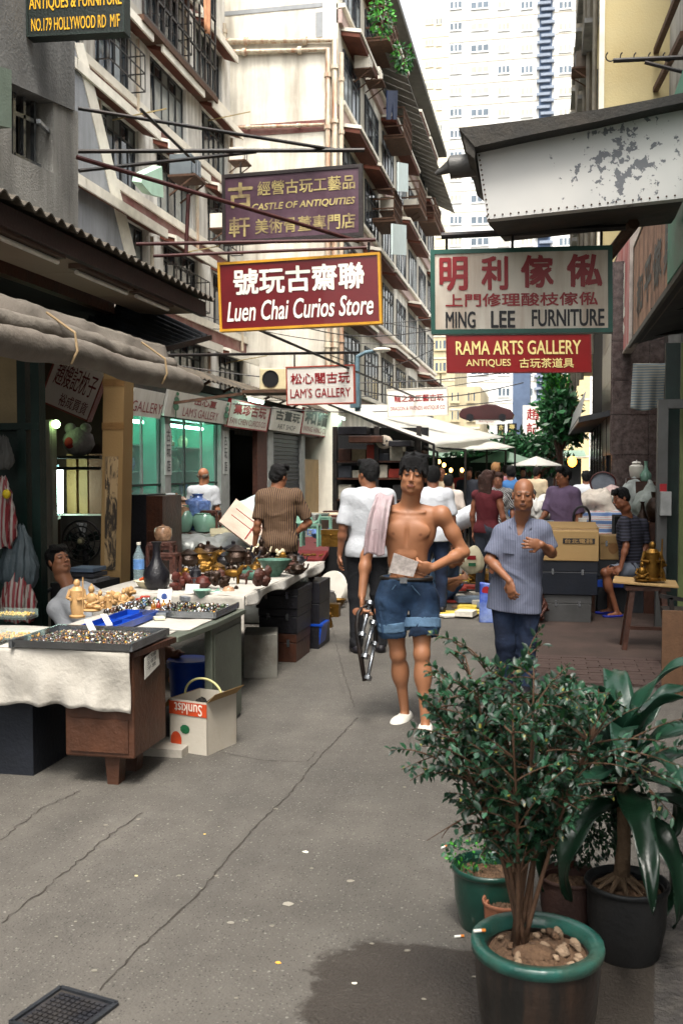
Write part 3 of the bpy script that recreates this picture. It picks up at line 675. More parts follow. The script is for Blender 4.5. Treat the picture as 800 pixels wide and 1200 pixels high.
# ---------------------------------------------------------------- stepped white building on the left
XB = -9.6; dX = -.16
zB = onx(108,110,XB).z; zA = onx(145,29,XB+dX).z; H = zA-zB
lb = thing('apartment_building', 'white tenement on the left with maroon bands, rust red window hoods and stepped back floors', 'building', (XB,25,0))
bays = [(onx(a,200,XB).y, onx(b,200,XB).y) for a, b in ((-90,-20),(8,60),(75,108),(121,163),(184,225),(243,272))]
Yend = onx(287,200,XB).y
for k in range(-3, 4):
    X = XB+dX*k; top = zB+H*k+.05; bot = top-H; Y0 = 11.2 if k < 1 else 12.0
    mb = MB(); zw0 = top-H*.66; zw1 = top-.02
    # wall pieces between the windows
    mb.box(X-6, X, Y0, Yend+.0, bot+.002, zw0)
    prev = Y0
    for a, b in bays+[(Yend, Yend)]:
        if a > prev: mb.box(X-3, X-.001, max(prev,Y0), a, zw0, zw1)
        prev = max(b, prev)
    mb.box(X-6, X-.45, Y0+.3, Yend, zw0, zw1+.0)
    mb.box(X-6, X+.003, Y0, Yend, zw1+.0, top+.18)
    build('wall', mb, WHITEP, lb)
    mb = MB(); mb.box(X-.1,X+.03,Y0,Yend,bot+.17,zw0-.19); build('band', mb, MAROON, lb)
    mb = MB(); mb.box(X-.1, X+.09, Y0, Yend, zw0-.2, zw0-.002); build('sill', mb, WHITE2, lb)
    for a, b in bays:
        if a < Y0 or k < -2: continue
        window_pieces(lb, V((X-.12, b, zw0)), V((0, a-b, 0)), V((0,0,zw1-zw0)), V((1,0,0)), 5 if b-a > 1.5 else 3, gm=[GLASSD, GLASSL, GLASSD], transom=.74, fw=.06)
        mb = MB(); e = .40; mb.slab([(X+.01, a-.25, top-.02),(X+e, a-.25, top-.16),(X+e, a-.25, top-.04),(X+.01, a-.25, top+.08)], (0, b-a+.5, 0)); build('hood', mb, HOODB, lb)
        mb = MB(); mb.slab([(X+.012, a-.28, top+.083),(X+e+.01, a-.28, top-.035),(X+e+.01, a-.28, top-.18),(X+e+.06, a-.28, top-.18),(X+e+.06, a-.28, top+.03),(X+.012, a-.28, top+.16)], (0, b-a+.56, 0)); build('hood_edge', mb, WHITE2, lb)
for k in range(-2, 3):
    X = XB+dX*k; top = zB+H*k+.05
    for i, (a, b) in enumerate(bays[2:]):
        if (i+k)%2 == 0: build('drain_pipe', MB().tube([(X+.10,b+.14,top-H+.3),(X+.10,b+.14,top-.15)], .05, 8), PIPE, lb)
        if (i*2+k)%3 == 0:
            mb = MB(); z0 = top-H*.62
            for j in range(8): y = a+(b-a)*j/7; mb.bar((X+.34,y,z0),(X+.34,y,z0+H*.36),.02)
            for z in (z0, z0+H*.18, z0+H*.36): mb.bar((X+.34,a,z),(X+.34,b,z),.025); mb.bar((X-.1,a,z),(X+.34,a,z),.025); mb.bar((X-.1,b,z),(X+.34,b,z),.025)
            build('window_cage', mb, BLACKM, lb, kind='stuff')
        if (i+k)%3 == 1: build('clothes_pole', MB().bar((X+.05,a+.4,top-.3),(X+1.3,a+.5,top-.1),.025), M('bamboo','8a7a52',.7), lb)
# end fin with a slanting white edge
fn = [onx(a, b, -9.2) for a, b in ((88,50),(98,50),(160,300),(148,300))]
mb = MB(); mb.slab(fn, (-.5,0,0)); build('sloping_edge', mb, WHITE2, lb)
mb = MB(); mb.slab([onx(a,b,-9.22) for a, b in ((20,52),(90,52),(150,302),(20,302))], (-.45,0,0)); build('fin_wall', mb, M('pale_grey_render','8e9094',.9,.1,2,.3,30,dirt='5c5e60',damt=.5,dsc=.6,streak=True), lb)
for (px, py, X, s_, lb_) in ((205,192,-8.4,1.15,'grey air conditioner on a bracket over the pale green awning, white tenement'),(272,128+45,-8.9,.9,'white air conditioner beside the end pillar of the white tenement, upper floor'),(250,252,-8.3,.9,'white air conditioner below the upper one, right end of the white tenement')):
    ac_unit(lb_, onx(px, py+18, X), 'x', s_, M('grey_ac_case','5d6468',.5,.15,5) if px == 205 else None)
# ---------------------------------------------------------------- second building, side wall facing the camera
YS = 31.; c2 = at(396,300,YS); X2 = c2.x; Y2e = onx(508,300,X2).y; zr = onx(508,182,X2).z+.0
b2 = thing('corner_building', 'cream stained tenement with pipes up its blank side wall and balconies along the street', 'building', (X2,YS,0))
mb = MB(); mb.box(X2-9, X2, YS, Y2e, 0, zr); build('wall', mb, CREAMW, b2)
def yb(x0, x1, y0, y1, th=.03, Y=YS): a = at(x0, y1, Y); b = at(x1, y0, Y); return MB().box(a.x, b.x, Y-th, Y+.01, a.z, b.z)
build('band', yb(262,396,139,162,.02), MAROON, b2)
mb = MB(); 
for x0, x1, y0, y1 in ((262,378,8,14),(370,378,14,44)): a = at(x0,y1,YS); b = at(x1,y0,YS); mb.box(a.x,b.x,YS-.02,YS,a.z,b.z)
build('duct', mb, M('grey_pipe','85888a',.5,.1), b2)
def pipe(pts, r, m=PIPE, parent=b2, nm='pipe', Y=YS-.12):
    mb = MB(); P = [at(x, y, Y) for x, y in pts]; mb.tube(P, r, 10)
    for a, b in zip(P, P[1:]):
        k = max(1, int((b-a).length/1.4)); d = (b-a).normalized()
        for i in range(k): c = a.lerp(b, (i+.5)/k); mb.tube([c-d*.06, c+d*.06], r*1.35, 10)
    return build(nm, mb, m, parent, smooth='auto')
pipe([(255,49),(392,47),(392,300),(392,440)], .10); pipe([(255,62),(384,58),(384,300),(384,440)], .09); pipe([(262,28),(262,46)], .09); pipe([(400,62),(400,430)], .07)
pipe([(262,150),(380,146)], .05)
zt = [onx(410,69,X2).z, onx(413,181,X2).z]; h2 = zt[0]-zt[1]
nb = 7; LB = (Y2e-YS)/nb
for k in range(-3, 3):
    top = zt[0]+h2*k
    if top > zr+.5: continue
    for i in range(nb):
        a = YS+.7+i*LB; b = a+LB-1.1
        window_pieces(b2, V((X2+.03, b, top-h2*.68)), V((0,a-b,0)), V((0,0,h2*.62)), V((1,0,0)), 4, gm=[GLASSD,GLASSL,GLASSD], fw=.08, transom=.72 if i < 4 else None)
        if (i+k)%3 != 1: mb = MB(); mb.slab([(X2+.01,a-.3,top+.12),(X2+.62,a-.3,top-.0),(X2+.62,a-.3,top+.13),(X2+.01,a-.3,top+.25)], (0,b-a+.6,0)); build('hood', mb, HOODB, b2); mb = MB(); mb.slab([(X2+.01,a-.33,top+.255),(X2+.67,a-.33,top+.14),(X2+.67,a-.33,top+.25),(X2+.01,a-.33,top+.37)], (0,b-a+.66,0)); build('hood_edge', mb, WHITE2, b2)
    mb = MB(); mb.box(X2-.05, X2+.12, YS-.0, Y2e, top-h2*.68-.62, top-h2*.68-.2); build('band', mb, M('faded_pink_band','a58f88',.85,.15,6), b2)
    mb = MB(); mb.box(X2-.05, X2+.22, YS-.0, Y2e, top-h2*.68-.16, top-h2*.68-.03); build('ledge', mb, WHITE2, b2)
# roof slab and canopies
mb = MB(); mb.slab([(X2-9,YS-.3,zr),(X2+.7,YS-.3,zr),(X2+.7,Y2e+.3,zr),(X2-9,Y2e+.3,zr)], (0,0,.25)); build('roof', mb, M('dark_roof_slab','4b4a46',.9,.2,3), b2)
mb = MB(); zc = zt[0]+1.2
for i in range(26):
    y0 = YS+5+i*.85; 
    if y0 > Y2e: break
    mb.slab([(X2+.02,y0,zc+.5),(X2+1.25,y0,zc-.1),(X2+1.25,y0+.8,zc-.1),(X2+.02,y0+.8,zc+.5)], (0,0,.03))
build('awning', mb, M('grey_awning_sheet','6c6a64',.7,.3,3,.2,dirt='3a342c',damt=.5), b2)
# cage balconies and drying racks
for (Y, z, w_, lab) in ((35,zt[0]+1.5,2.4,1),(39,zt[1]+2.4,2.2,2),(44,zt[0]-2.0,2.4,3),(36.5,zt[1]-1.4,2.0,4),(50,zt[1]+1.8,3,5)):
    mb = MB(); x = X2+.15
    for zz in (z, z+.35, z+.7, z+1.05): mb.bar((x+.8,Y,zz),(x+.8,Y+w_,zz),.05); mb.bar((x,Y,zz),(x+.8,Y,zz),.05); mb.bar((x,Y+w_,zz),(x+.8,Y+w_,zz),.05)
    for i in range(9): yy = Y+w_*i/8; mb.bar((x+.8,yy,z),(x+.8,yy,z+1.05),.035)
    mb.box(x, x+.85, Y, Y+w_, z-.12, z-.03); build('cage_balcony', mb, RUSTY, b2)
for i, (px, py, X, s_) in enumerate(((417,85,-6.0,1.1),(430,98,-6.0,1.1),(447,250,-5.8,1.3),(450,240,-5.9,1),(474,250,-5.9,1.3))):
    if i in (3,): continue
    ac_unit(['air conditioner nearest the corner, top floor of the cream tenement','second air conditioner from the corner, top floor of the cream tenement','air conditioner right of the purple sign, cream tenement','','small dark air conditioner farthest along the cream tenement'][i], onx(px, py, X2+.15), 'x', s_)
for i, (a, b, c, d) in enumerate(((467,190,478,224),(460,262,476,298))):
    P = [onx(a,b,X2+1.2), onx(c,b+2,X2+1.2), onx(c,d+1,X2+1.2), onx(a,d,X2+1.2)]; mb = MB(); mb.slab(P, (-.06,0,0)); o = build('pale_blue_sheet', mb, M('pale_blue_sheet','b9c7c6',.6,.08,3), origin=tuple(P[0])); tag(o, ['upper pale blue sheet hung outside the cream tenement','lower pale blue sheet hung outside the cream tenement'][i], 'sheet')
mb = MB(); P = [onx(454,106,X2+1), onx(466,106,X2+1), onx(465,140,X2+1), onx(461,140,X2+1), onx(460,118,X2+1), onx(458,140,X2+1), onx(454,140,X2+1)]; mb.slab(P, (-.05,0,0)); o = build('trousers_on_line', mb, M('navy_cloth','16233f',.9,.2,5,.4,20), origin=tuple(P[0])); tag(o, 'dark blue trousers drying outside the cream tenement', 'laundry')
# leafy plants on the top balconies
LEAFB = M('bright_leaf', '3f8a2a', .5, .4, 8, 0); LEAFD = M('dark_leaf', '1c4a24', .45, .5, 8, 0, spec=.5)
def bush(name, label, c, r, n, leaf, mats, parent=None, cat='plant', stems=True, flat=.45):
    t = thing(name, label, cat, tuple(c)); 
    if stems:
        mb = MB()
        for _ in range(7): q = V((random.uniform(-1,1)*r[0]*.6, random.uniform(-1,1)*r[1]*.6, random.uniform(.1,.9)*r[2])); mb.tube([V(c)-V((0,0,r[2])), V(c)-V((0,0,r[2]*.4))+q*.3, V(c)+q], [.02,.014,.006], 6)
        build('stem', mb, WOODD, t)
    mb = MB()
    for _ in range(n):
        d = V(np.random.randn(3)).normalized(); rad = random.uniform(.35,1)**.5; p = V(c)+V((d.x*r[0]*rad, d.y*r[1]*rad, d.z*r[2]*rad))
        d2 = (d+V(np.random.randn(3))*.7+V((0,0,-.3))).normalized(); s_ = V(np.random.randn(3)).cross(d2).normalized(); L_ = leaf*random.uniform(.6,1.2)
        n_ = d2.cross(s_); mb.add([p, p+d2*L_*.5+s_*L_*flat*.5+n_*L_*.06, p+d2*L_, p+d2*L_*.5-s_*L_*flat*.5+n_*L_*.06], [(0,1,2,3)], random.randrange(len(mats)))
    build('foliage', mb, mats, t, kind='stuff'); return t
bush('balcony_plant', 'leafy green plant spilling from the top corner balcony of the cream tenement', onx(447,18,X2+1.1), (.35,.9,.6), 300, .2, [LEAFB, LEAFD])
bush('balcony_plant', 'green plant lower along the roof edge of the cream tenement', onx(472,68,X2+1.3), (.35,.9,.4), 260, .2, [LEAFD, LEAFD, LEAFB])
# tall cage balcony of the white tenement (top left), with laundry
cb = thing('cage_balcony', 'rusty caged balcony with hanging laundry at the top of the white tenement', 'balcony', tuple(onx(230,60,-9.2)))
mb = MB(); A = [onx(172,-40,-9.3), onx(252,-40,-9.3), onx(252,105,-9.3), onx(200,58,-9.3)]
ya, yb_ = onx(168,0,-9.3).y, onx(252,0,-9.3).y; z0 = onx(200,52,-9.3).z; z0 = min(z0, onx(252,100,-9.3).z)
for i in range(13): y = ya+(yb_-ya)*i/12; mb.bar((-9.3,y,z0),(-9.3,y,z0+4),.05)
for i in range(6): mb.bar((-9.3,ya,z0+i*.7),(-9.3,yb_,z0+i*.7),.05)
for i in range(5): mb.bar((-9.3-.25*i,ya,z0),(-9.3-.25*i,yb_,z0),.06)
build('bar', mb, BLACKM, cb, kind='stuff')
mb = MB(); mb.box(-10.3,-9.25,ya-.1,yb_+.1,z0-.2,z0-.05); build('floor', mb, RUSTY, cb)
for i, (y, c_, h_, w_) in enumerate(((ya+1.0,'7f8fb0',1.1,.5),(yb_-1.2,'c98f6b',1.3,.5),(yb_-2.0,'b9b4a6',.8,.4),(ya+1.9,'24479a',.5,.4))):
    mb = MB(); mb.sheet(lambda u, v: (-9.15+.05*math.sin(9*u), y+(u-.5)*w_*(1-.25*v), z0+2.6-v*h_-.05*i), 8, 6, .015); o = build('laundry', mb, M('laundry_'+c_, c_, .9, .2, 6, .4, 20), smooth=True, origin=(-9.15,y,z0+2))
    tag(o, ['blue grey shirt drying on the top left cage balcony','peach coloured garment drying on the top left cage balcony','off white cloth drying beside the peach garment','small blue cloth drying on the top left cage balcony'][i], 'laundry')
# pale green awning + white pillars detail
mb = MB(); P = [(168,205),(190,195),(192,232),(178,228),(166,214)]; mb.slab([onx(a,b,-8.3) for a, b in P], (-.3,.2,.1)); o = build('window_awning', mb, M('pale_green_sheet','a9c9b4',.6,.1,4), origin=tuple(onx(178,215,-8.3))); tag(o, 'pale mint green window awning under the grey air conditioner', 'awning')
# ---------------------------------------------------------------- far towers
TW = M('tower_white', 'dedfdd', .8, .04, .3, 0, dirt='a59e90', damt=.2, dsc=.1); YT = 130.
def tower(name, label, x0, x1, ytop, Y, wins, rows, row0, dr, depth=20, mat=TW, wh=9, zb=0):
    a = at(x0, 540, Y).x; b = at(x1, 540, Y).x; zt_ = at(600, ytop, Y).z; t = thing(name, label, 'tower block', ((a+b)/2, Y, 0))
    mb = MB(); mb.box(a, b, Y, Y+depth, zb, zt_); build('wall', mb, mat, t)
    mb = MB()
    for k in range(rows):
        py = row0+k*dr; z = at(600, py+wh+3, Y).z; mb.box(a, b, Y-.05, Y, z-.15, z)
    build('floor_line', mb, M('tower_line','bdb6a8',.8), t)
    fm = M('tower_window','55626e',.25,.35,.4,0,spec=.7); fl = M('tower_pale_window','a9a79c',.5,.2,.4,0)
    for (wx, ww, lr) in wins:
        pw = None
        for k in range(rows):
            py = row0+k*dr
            if lr and (k < lr[0] or k > lr[1]): continue
            p0 = at(wx-ww/2, py+wh/2, Y); p1 = at(wx+ww/2, py-wh/2, Y); mb = MB(); mb.box(p0.x, p1.x, Y-.06, Y-.0, p0.z, p1.z); dark = random.random() < .5
            o = build('window', mb, fm if dark else fl, t); mb = MB(); w3 = (p1.x-p0.x)/3
            for i in range(1,3): mb.box(p0.x+w3*i-.08, p0.x+w3*i+.08, Y-.12, Y-.06, p0.z, p1.z)
            mb.box(p0.x-.1,p1.x+.1,Y-.14,Y-.06,p0.z-.18,p0.z)
            build_child2('mullion', mb, mat, o, t)
    return t
wins = [(534,13,None),(562,20,None),(590,13,None),(617,13,None),(662,14,None)]
tw = tower('tower_block', 'tall white residential tower rising behind the street, with a dark ribbed shaft', 524, 712, -60, YT, wins, 22, 6, 25.2)
mb = MB(); a = at(632,0,YT).x; b = at(647,0,YT).x
mb.box(a, b, YT-.1, YT, 0, 66); build('shaft', mb, M('tower_shaft','50617a',.6,.3,.3), tw)
mb = MB()
for k in range(80): z = 2+k*.8; mb.box(a-.3+(k%2)*.5, b+.3-((k+1)%2)*.5, YT-.5, YT-.1, z, z+.35)
build('ladder_fin', mb, M('tower_fin','7d8796',.6,.2), tw, kind='stuff')
tower('tower_block', 'pale tower block fading behind the white one, at its left', 492, 545, -30, 190, [(503,9,None),(514,6,(0,16))], 18, 25, 25, 25, M('tower_cream','d8cfb8',.8,.05,.3), 7)
CR2 = M('mid_cream_wall','bfb292',.85,.1,.5,.1,10,dirt='7a6c52',damt=.5,dsc=.2,streak=True)
tower('low_building', 'low cream building with window row at the street end, left of the towers', 470, 532, 290, 95, [(484,12,None),(500,12,None),(516,12,None)], 6, 300, 26, 15, CR2, 10)
tower('low_building', 'narrow yellowish building with pipes below the white tower', 526, 562, 452, 80, [(533,8,None),(552,8,None)], 3, 465, 22, 12, CR2, 10)
tower('low_building', 'pale building behind the market trees at the street end', 640, 690, 440, 85, [(650,8,None),(668,8,None)], 4, 455, 22, 12, M('mid_buff','c6b58a',.85,.1), 10)
bl = build('service_shaft', MB().box(at(600,500,84).x, at(620,500,84).x, 84, 90, 0, at(600,430,84).z), M('slate_blue_wall','4b5a72',.7,.2,1)); bl['label'] = 'slate blue service shaft of a block at the street end'; bl['category'] = 'shaft'
# hillside behind all
mb = MB(); mb.sheet(lambda u, v: (-300+600*u, 320+40*v, (0 if v == 0 else 1)*(18+8*math.sin(9*u)+5*math.sin(23*u))), 60, 3); build('hill', mb, M('far_hill','6f7a66',.9,.2,.05), kind='structure')
# ---------------------------------------------------------------- right side buildings
GRAN = M('polished_speckled_granite', '3a2d2b', .28, .55, 42, .05, 80, spec=.5, dirt='756a66', damt=.5, dsc=11)
YEL = M('yellow_ochre_render', 'b3a57c', .85, .12, 2, .35, 30, dirt='7e6a3c', damt=.4, dsc=1)
rb = thing('granite_building', 'dark speckled granite shop building on the right with a canopy over its glass front', 'building', (1.3,18,0))
xg = at(716,500,18).x; mb = MB(); mb.box(xg+.03, 7, 18.03, 26, 0, 5.2); build('wall', mb, M('granite_backing','1c1716',.8), rb)
gme = {}
zs = [0, at(716,570,18).z if at(716,570,18).z > 0 else .9, at(716,533,18).z, at(716,486,18).z, at(716,446,18).z, at(716,400,18).z, 5.2]
zs = sorted(zs)
for j in range(len(zs)-1):
    for i in range(3):
        w_ = .62; x_ = xg+i*w_; mb = MB(); mb.box(x_+.004, x_+w_-.004, 17.98+random.uniform(0,.004), 18.03, zs[j]+.004, zs[j+1]-.004); build('panel', mb, GRAN, rb)
for j in range(2,len(zs)-1):
    for i in range(3):
        mb = MB(); y_ = 18.01+i*.9; mb.box(xg-.02, xg+.03, y_+.004, y_+.896, zs[j]+.004, zs[j+1]-.004); build('panel', mb, GRAN, rb)
mb = MB(); zc = at(716,486,18).z; mb.slab([(xg+.02,18.2,zc),(xg-.55,18.2,zc-.12),(xg-.55,26,zc-.12),(xg+.02,26,zc)], (0,0,.1)); build('canopy', mb, M('dark_canopy','26282b',.6), rb)
mb = MB(); mb.slab([(xg-.56,18.2,zc-.1),(xg-.45,18.2,zc+.42),(xg-.45,26,zc+.42),(xg-.56,26,zc-.1)], (.02,0,0)); build('canopy_fascia', mb, M('pale_grey_fascia','9a9c9c',.4,.15,4,0), rb)
for i in range(6): mb = MB(); y_ = 19+i*1.2; mb.box(xg-.03, xg+.02, y_, y_+.08, 0, zc); build('shopfront_post', mb, M('dark_metal_post','2b2d31',.4,metal=.5), rb)
mb = MB(); mb.box(xg-.01, xg+.0, 19, 26, 0, zc); build('shopfront_glass', mb, GLASSD, rb)
yo = thing('yellow_building', 'ochre rendered building on the right with pipes down its street side', 'building', (1.3,21,0))
xy = at(704,60,21).x; mb = MB(); mb.box(xy, 8, 21, 40, 5.2, 16); build('wall', mb, YEL, yo)
mb = MB(); mb.box(xy-.04, xy+.06, 20.95, 21.05, 5.2, 16); build('corner_trim', mb, WHITE2, yo)
mb = MB()
for i in range(9): mb.tube([(xy-.1-.03*(i%3), 21.6+i*2.0, 4), (xy-.1-.03*(i%3), 21.6+i*2.0, 16)], .05+.02*(i%2), 8)
build('pipe', mb, M('dark_stained_pipe','6e685c',.6,.3,3,dirt='37322a',damt=.6), yo, kind='stuff')
for i in range(8):
    for k in range(4):
        y_ = 22.2+i*2.2; window_pieces(yo, V((xy-.01, y_+1.2, 6+k*2.6)), V((0,-1.2,0)), V((0,0,1.5)), V((-1,0,0)), 2) if i < 3 else None
        mb = MB(); mb.box(xy-.30, xy, y_-.2, y_+1.5, 5.8+k*2.6, 5.9+k*2.6); build('ledge', mb, CONCD, yo)
ac_unit('air conditioner high on the street side of the ochre building', (xy-.02, 24, at(700,82,24).z), '-x', .9, M('brown_box','4b4136',.7))
nr = thing('near_building', 'grey rendered upper wall of the nearest building on the right', 'building', (2.4,12,0))
xn = onx(762,60,2.35).x; mb = MB(); mb.box(2.35, 9, -5, 20.9, 4.6, 14); build('wall', mb, CONC, nr)
mb = MB(); mb.box(2.2, 9, -5, 17.6, 0, 4.62); build('shop_wall', mb, CONCD, nr)
mb = MB(); mb.box(2.0, 2.21, 17.4, 17.95, 0, 4.6); build('pier', mb, CONCD, nr)
for i, (a, b) in enumerate((((800,40),(760,120)),((800,-20),(768,60)))):
    mb = MB(); mb.bar(onx(*a,2.1), onx(*b,2.1), .1); build('brace', mb, RUSTY, nr)
# ---------------------------------------------------------------- near left building and its awning
nl = thing('concrete_building', 'grey stained concrete building at the left edge above the corrugated awning', 'building', (-5,8,0))
XL = -5.2; P = [(-160,-60),(62,-60),(92,-60),(92,52),(92,128),(148,300),(-160,300)]
mb = MB(); pts = [onx(a,b,XL) for a, b in ((-160,-60),(88,-60),(88,130),(-160,20))]; mb.slab(pts, (-.6,0,0)); build('upper_wall', mb, CONCD, nl)
hx0, hx1, hy0, hy1 = 15, 62, 88, 205
lower = [((-160,20),(14,80),(14,310),(-160,310)), ((14,80),(63,112),(63,118),(14,96)), ((63,110),(92,132),(92,310),(63,310)), ((14,180),(63,203),(63,310),(14,310))]
mb = MB()
for q in lower: mb.slab([onx(a,b,XL-.03) for a, b in q], (-.5,0,0))
build('wall', mb, CONC, nl)
mb = MB(); mb.slab([onx(a,b,XL-.45) for a, b in ((5,80),(75,115),(75,220),(5,200))], (-.1,0,0)); build('recess', mb, DARKIN, nl)
f0 = [onx(14,98,XL-.2), onx(63,118,XL-.2), onx(63,204,XL-.2), onx(14,182,XL-.2)]; mb = MB()
for i in range(4): mb.bar(f0[i], f0[(i+1)%4], .06)
for t_ in (.25,.5,.75): mb.bar(f0[0].lerp(f0[1],t_), f0[3].lerp(f0[2],t_), .045)
mb.bar(f0[0].lerp(f0[3],.4), f0[1].lerp(f0[2],.4), .045); mb.bar(f0[0].lerp(f0[3],.55)+V((.3,0,0)), f0[1].lerp(f0[2],.5), .04)
build('window', mb, CHROME, nl)
mb = MB(); mb.slab([onx(a,b,XL+.25) for a, b in ((-10,75),(14,82),(14,150),(-10,145))], (-.2,0,0)); build('shutter_box', mb, M('green_grey_box','6f7d70',.6,.1), nl)
mb = MB(); mb.box(-12, -5.75, -4, 11.0, 3.35, 9.5); build('mass', mb, CONCD, nl)
# ground floor partitions
mb = MB(); mb.box(-12,-5.6,-4,4.2,0,3.34); build('side_wall', mb, CONCD, nl); mb = MB(); mb.box(-7.4,-4.35,9.7,9.85,0,3.0); build('partition', mb, M('brown_partition','3a2a1c',.8,.3,3), nl)
mb = MB(); mb.box(-7.4,-7.2,4.2,9.7,0,3.0); build('back_wall', mb, DARKIN, nl)
# corrugated awning roof
aw = thing('corrugated_awning', 'rusty corrugated iron awning with a white panelled soffit over the left stall', 'awning', (-3.4,8,3.3))
YA0, YA1 = 3.0, onx(252,353,-3.3).y; zE = onx(252,353,-3.3).z; n_ = 150
mb = MB(); mb.sheet(lambda u, v: (-5.3+2.0*v, YA0+(YA1-YA0)*u, zE+.55*(1-v)+.02*math.sin(u*(YA1-YA0)/.075*2*math.pi*.5)), 620, 1, .012); build('corrugated_sheet', mb, M('rusty_corrugated','4b443a',.8,.3,6,.3,30,dirt='2a1d14',damt=.6,dsc=2), aw)
mb = MB(); mb.box(-3.42,-3.36,YA0,YA1-.1,zE-.17,zE-.03); build('fascia_board', mb, M('dark_red_brown_board','2c1713',.7,.3,4), aw)
sy = [YA0+(YA1-.2-YA0)*i/6 for i in range(7)]
for i in range(6): mb = MB(); mb.box(-3.98,-3.43,sy[i]+.006,sy[i+1]-.006,zE-.15,zE-.13); build('soffit_panel', mb, M('off_white_soffit','9a8a78',.8,.08,4,.1,dirt='7c6a58',damt=.4,dsc=2), aw)
mb = MB(); mb.box(-4.08,-3.99,YA0,YA1-.9,zE-.24,zE-.12); build('inner_beam', mb, WOODD, aw)
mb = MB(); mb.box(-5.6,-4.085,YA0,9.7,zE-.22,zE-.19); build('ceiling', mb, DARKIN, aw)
for i, (a, b) in enumerate((((-40,252),(70,304)),((90,314),(148,341)),((156,343),(200,360)))):
    A, B = onz(*a, zE-.19), onz(*b, zE-.19); x = (A.x+B.x)/2 if i else B.x; ft = thing('fluorescent_fitting', ['unlit fluorescent fitting under the awning, nearest and longest','middle unlit fluorescent fitting under the awning','farthest unlit fluorescent fitting under the awning'][i], 'lamp', (x,A.y,zE-.19))
    mb = MB(); mb.box(x-.05,x+.05,A.y,B.y,zE-.19,zE-.155); build('housing', mb, M('brown_fitting','5d4a3f',.6), ft)
    mb = MB(); mb.tube([(x,A.y+.03,zE-.215),(x,B.y-.03,zE-.215)], .018, 10); build('tube', mb, M('unlit_tube','cfc9bf',.3), ft)
# loose black corrugated sheet
bs = [onx(78,384,-4.3), onx(156,352,-3.9), onx(246,392,-3.0), onx(180,414,-3.3)]
A = at(78,384,8.6); B = at(156,350,9.6); C_ = at(246,393,9.9); D = at(180,413,8.7)
mb = MB(); mb.sheet(lambda u, v: (A.lerp(D,u)).lerp(B.lerp(C_,u), v)+V((0,0,.022*math.sin(v*62))), 10, 120, .012); o = build('corrugated_sheet', mb, M('black_tarred_sheet','1d2124',.5,.4,6,.3,dirt='38404a',damt=.5,dsc=3), origin=tuple(A)); tag(o, 'black tarred corrugated sheet tilted below the awning soffit', 'roof sheet')
mb = MB(); mb.bar(D, C_+V((0,0,-.02)), .05); mb.bar(A, D, .05); o = build('support_rail', mb, BLACKM, origin=tuple(D)); tag(o, 'black rail carrying the edge of the tarred sheet', 'rail')
# rolled canvas
from mathutils import noise as mn
def crumple(mb, amp, fr):
    for i, p in enumerate(mb.v):
        q = V(p)*fr; a = mn.noise(q)+.5*abs(mn.noise(q*2.3))*2-.5*abs(mn.noise(q*V((1,1,1)).length)) ; b = mn.noise(q+V((7,3,1))); mb.v[i] = (p[0]+amp*a, p[1]+amp*.3*b, p[2]+amp*b)
rc = thing('rolled_canvas', 'thick grey brown canvas blind rolled up under the awning with ties', 'awning', (-3.1,8,2.4))
CAN = M('grey_canvas', '6f685f', .9, .12, 5, .35, 60, dirt='524840', damt=.55, dsc=1.6)
pts = [V((-3.1, 3.5+(onx(230,448,-3.1).y-3.5)*i/120, onx(230,448,-3.1).z+.03*math.sin(i*.12)*(1-i/120))) for i in range(121)]
mb = MB(); mb.tube([p+V((.0,0,-.02+.006*math.sin(i*.2))) for i, p in enumerate(pts)], [.092+.004*math.sin(i*.3)+.006*math.sin(i*.13+1)-(.03 if i == 120 else 0) for i in range(121)], 28); crumple(mb,.010,6); build('lower_roll', mb, CAN, rc, smooth=True)
mb = MB(); mb.tube([p+V((-.07,0,.105+.008*math.sin(i*.17))) for i, p in enumerate(pts[:110])], [.070+.006*math.sin(i*.27+2)+.006*math.sin(i*.11) for i in range(110)], 28); crumple(mb,.014,5); build('upper_roll', mb, CAN, rc, smooth=True)
mb = MB(); mb.sheet(lambda u, v: (-3.28+.12*v+.015*math.sin(u*40+v*3), 3.5+(pts[112].y-3.5)*u, pts[0].z+.29-.17*v-.035*math.sin(v*3.14)*math.sin(u*9)), 90, 10, .004); crumple(mb,.010,7); build('valance', mb, CAN, rc, smooth=True)
for px in (72,180): mb = MB(); p = onx(px,420,-3.1); z = pts[0].z; mb.tube([(-3.2,p.y,z+.24),(-3.0,p.y,z+.10),(-2.985,p.y,z-.02),(-3.03,p.y,z-.10)], .009, 6); build('tie', mb, M('rope','8f7a5c',.9), rc)
# ---------------------------------------------------------------- shop row on the left
XS = -7.0; zf = onx(200,489,XS).z; ztop = onx(190,453,XS).z
sh = thing('shop_row', 'row of curio shops under sloping sign boards at ground level on the left', 'building', (XS,20,0))
YY = {p: onx(p,550,XS).y for p in (120,152,190,197,256,266,312,318,351,355,384,396)}
Ys0 = YY[120]; Ysh = YY[396]+1.5
mb = MB(); mb.box(-9.4, -7.9, Ys0, Ysh, ztop+.02, 3.6); mb2 = MB()
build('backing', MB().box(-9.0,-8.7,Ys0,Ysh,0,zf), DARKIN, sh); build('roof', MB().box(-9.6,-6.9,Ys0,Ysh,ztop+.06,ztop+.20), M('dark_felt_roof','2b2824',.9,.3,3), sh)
build('lintel', MB().box(-7.25,-7.02,Ys0,Ysh,zf-.02,ztop+.055), WOODD, sh)
build('end_wall', MB().box(-9,-7.0,Ysh,Ysh+.2,0,zf), CONCD, sh)
OVR = M('rusted_overhang','3f3a33',.85,.35,4,.4,30,dirt='7a6a55',damt=.5,dsc=2)
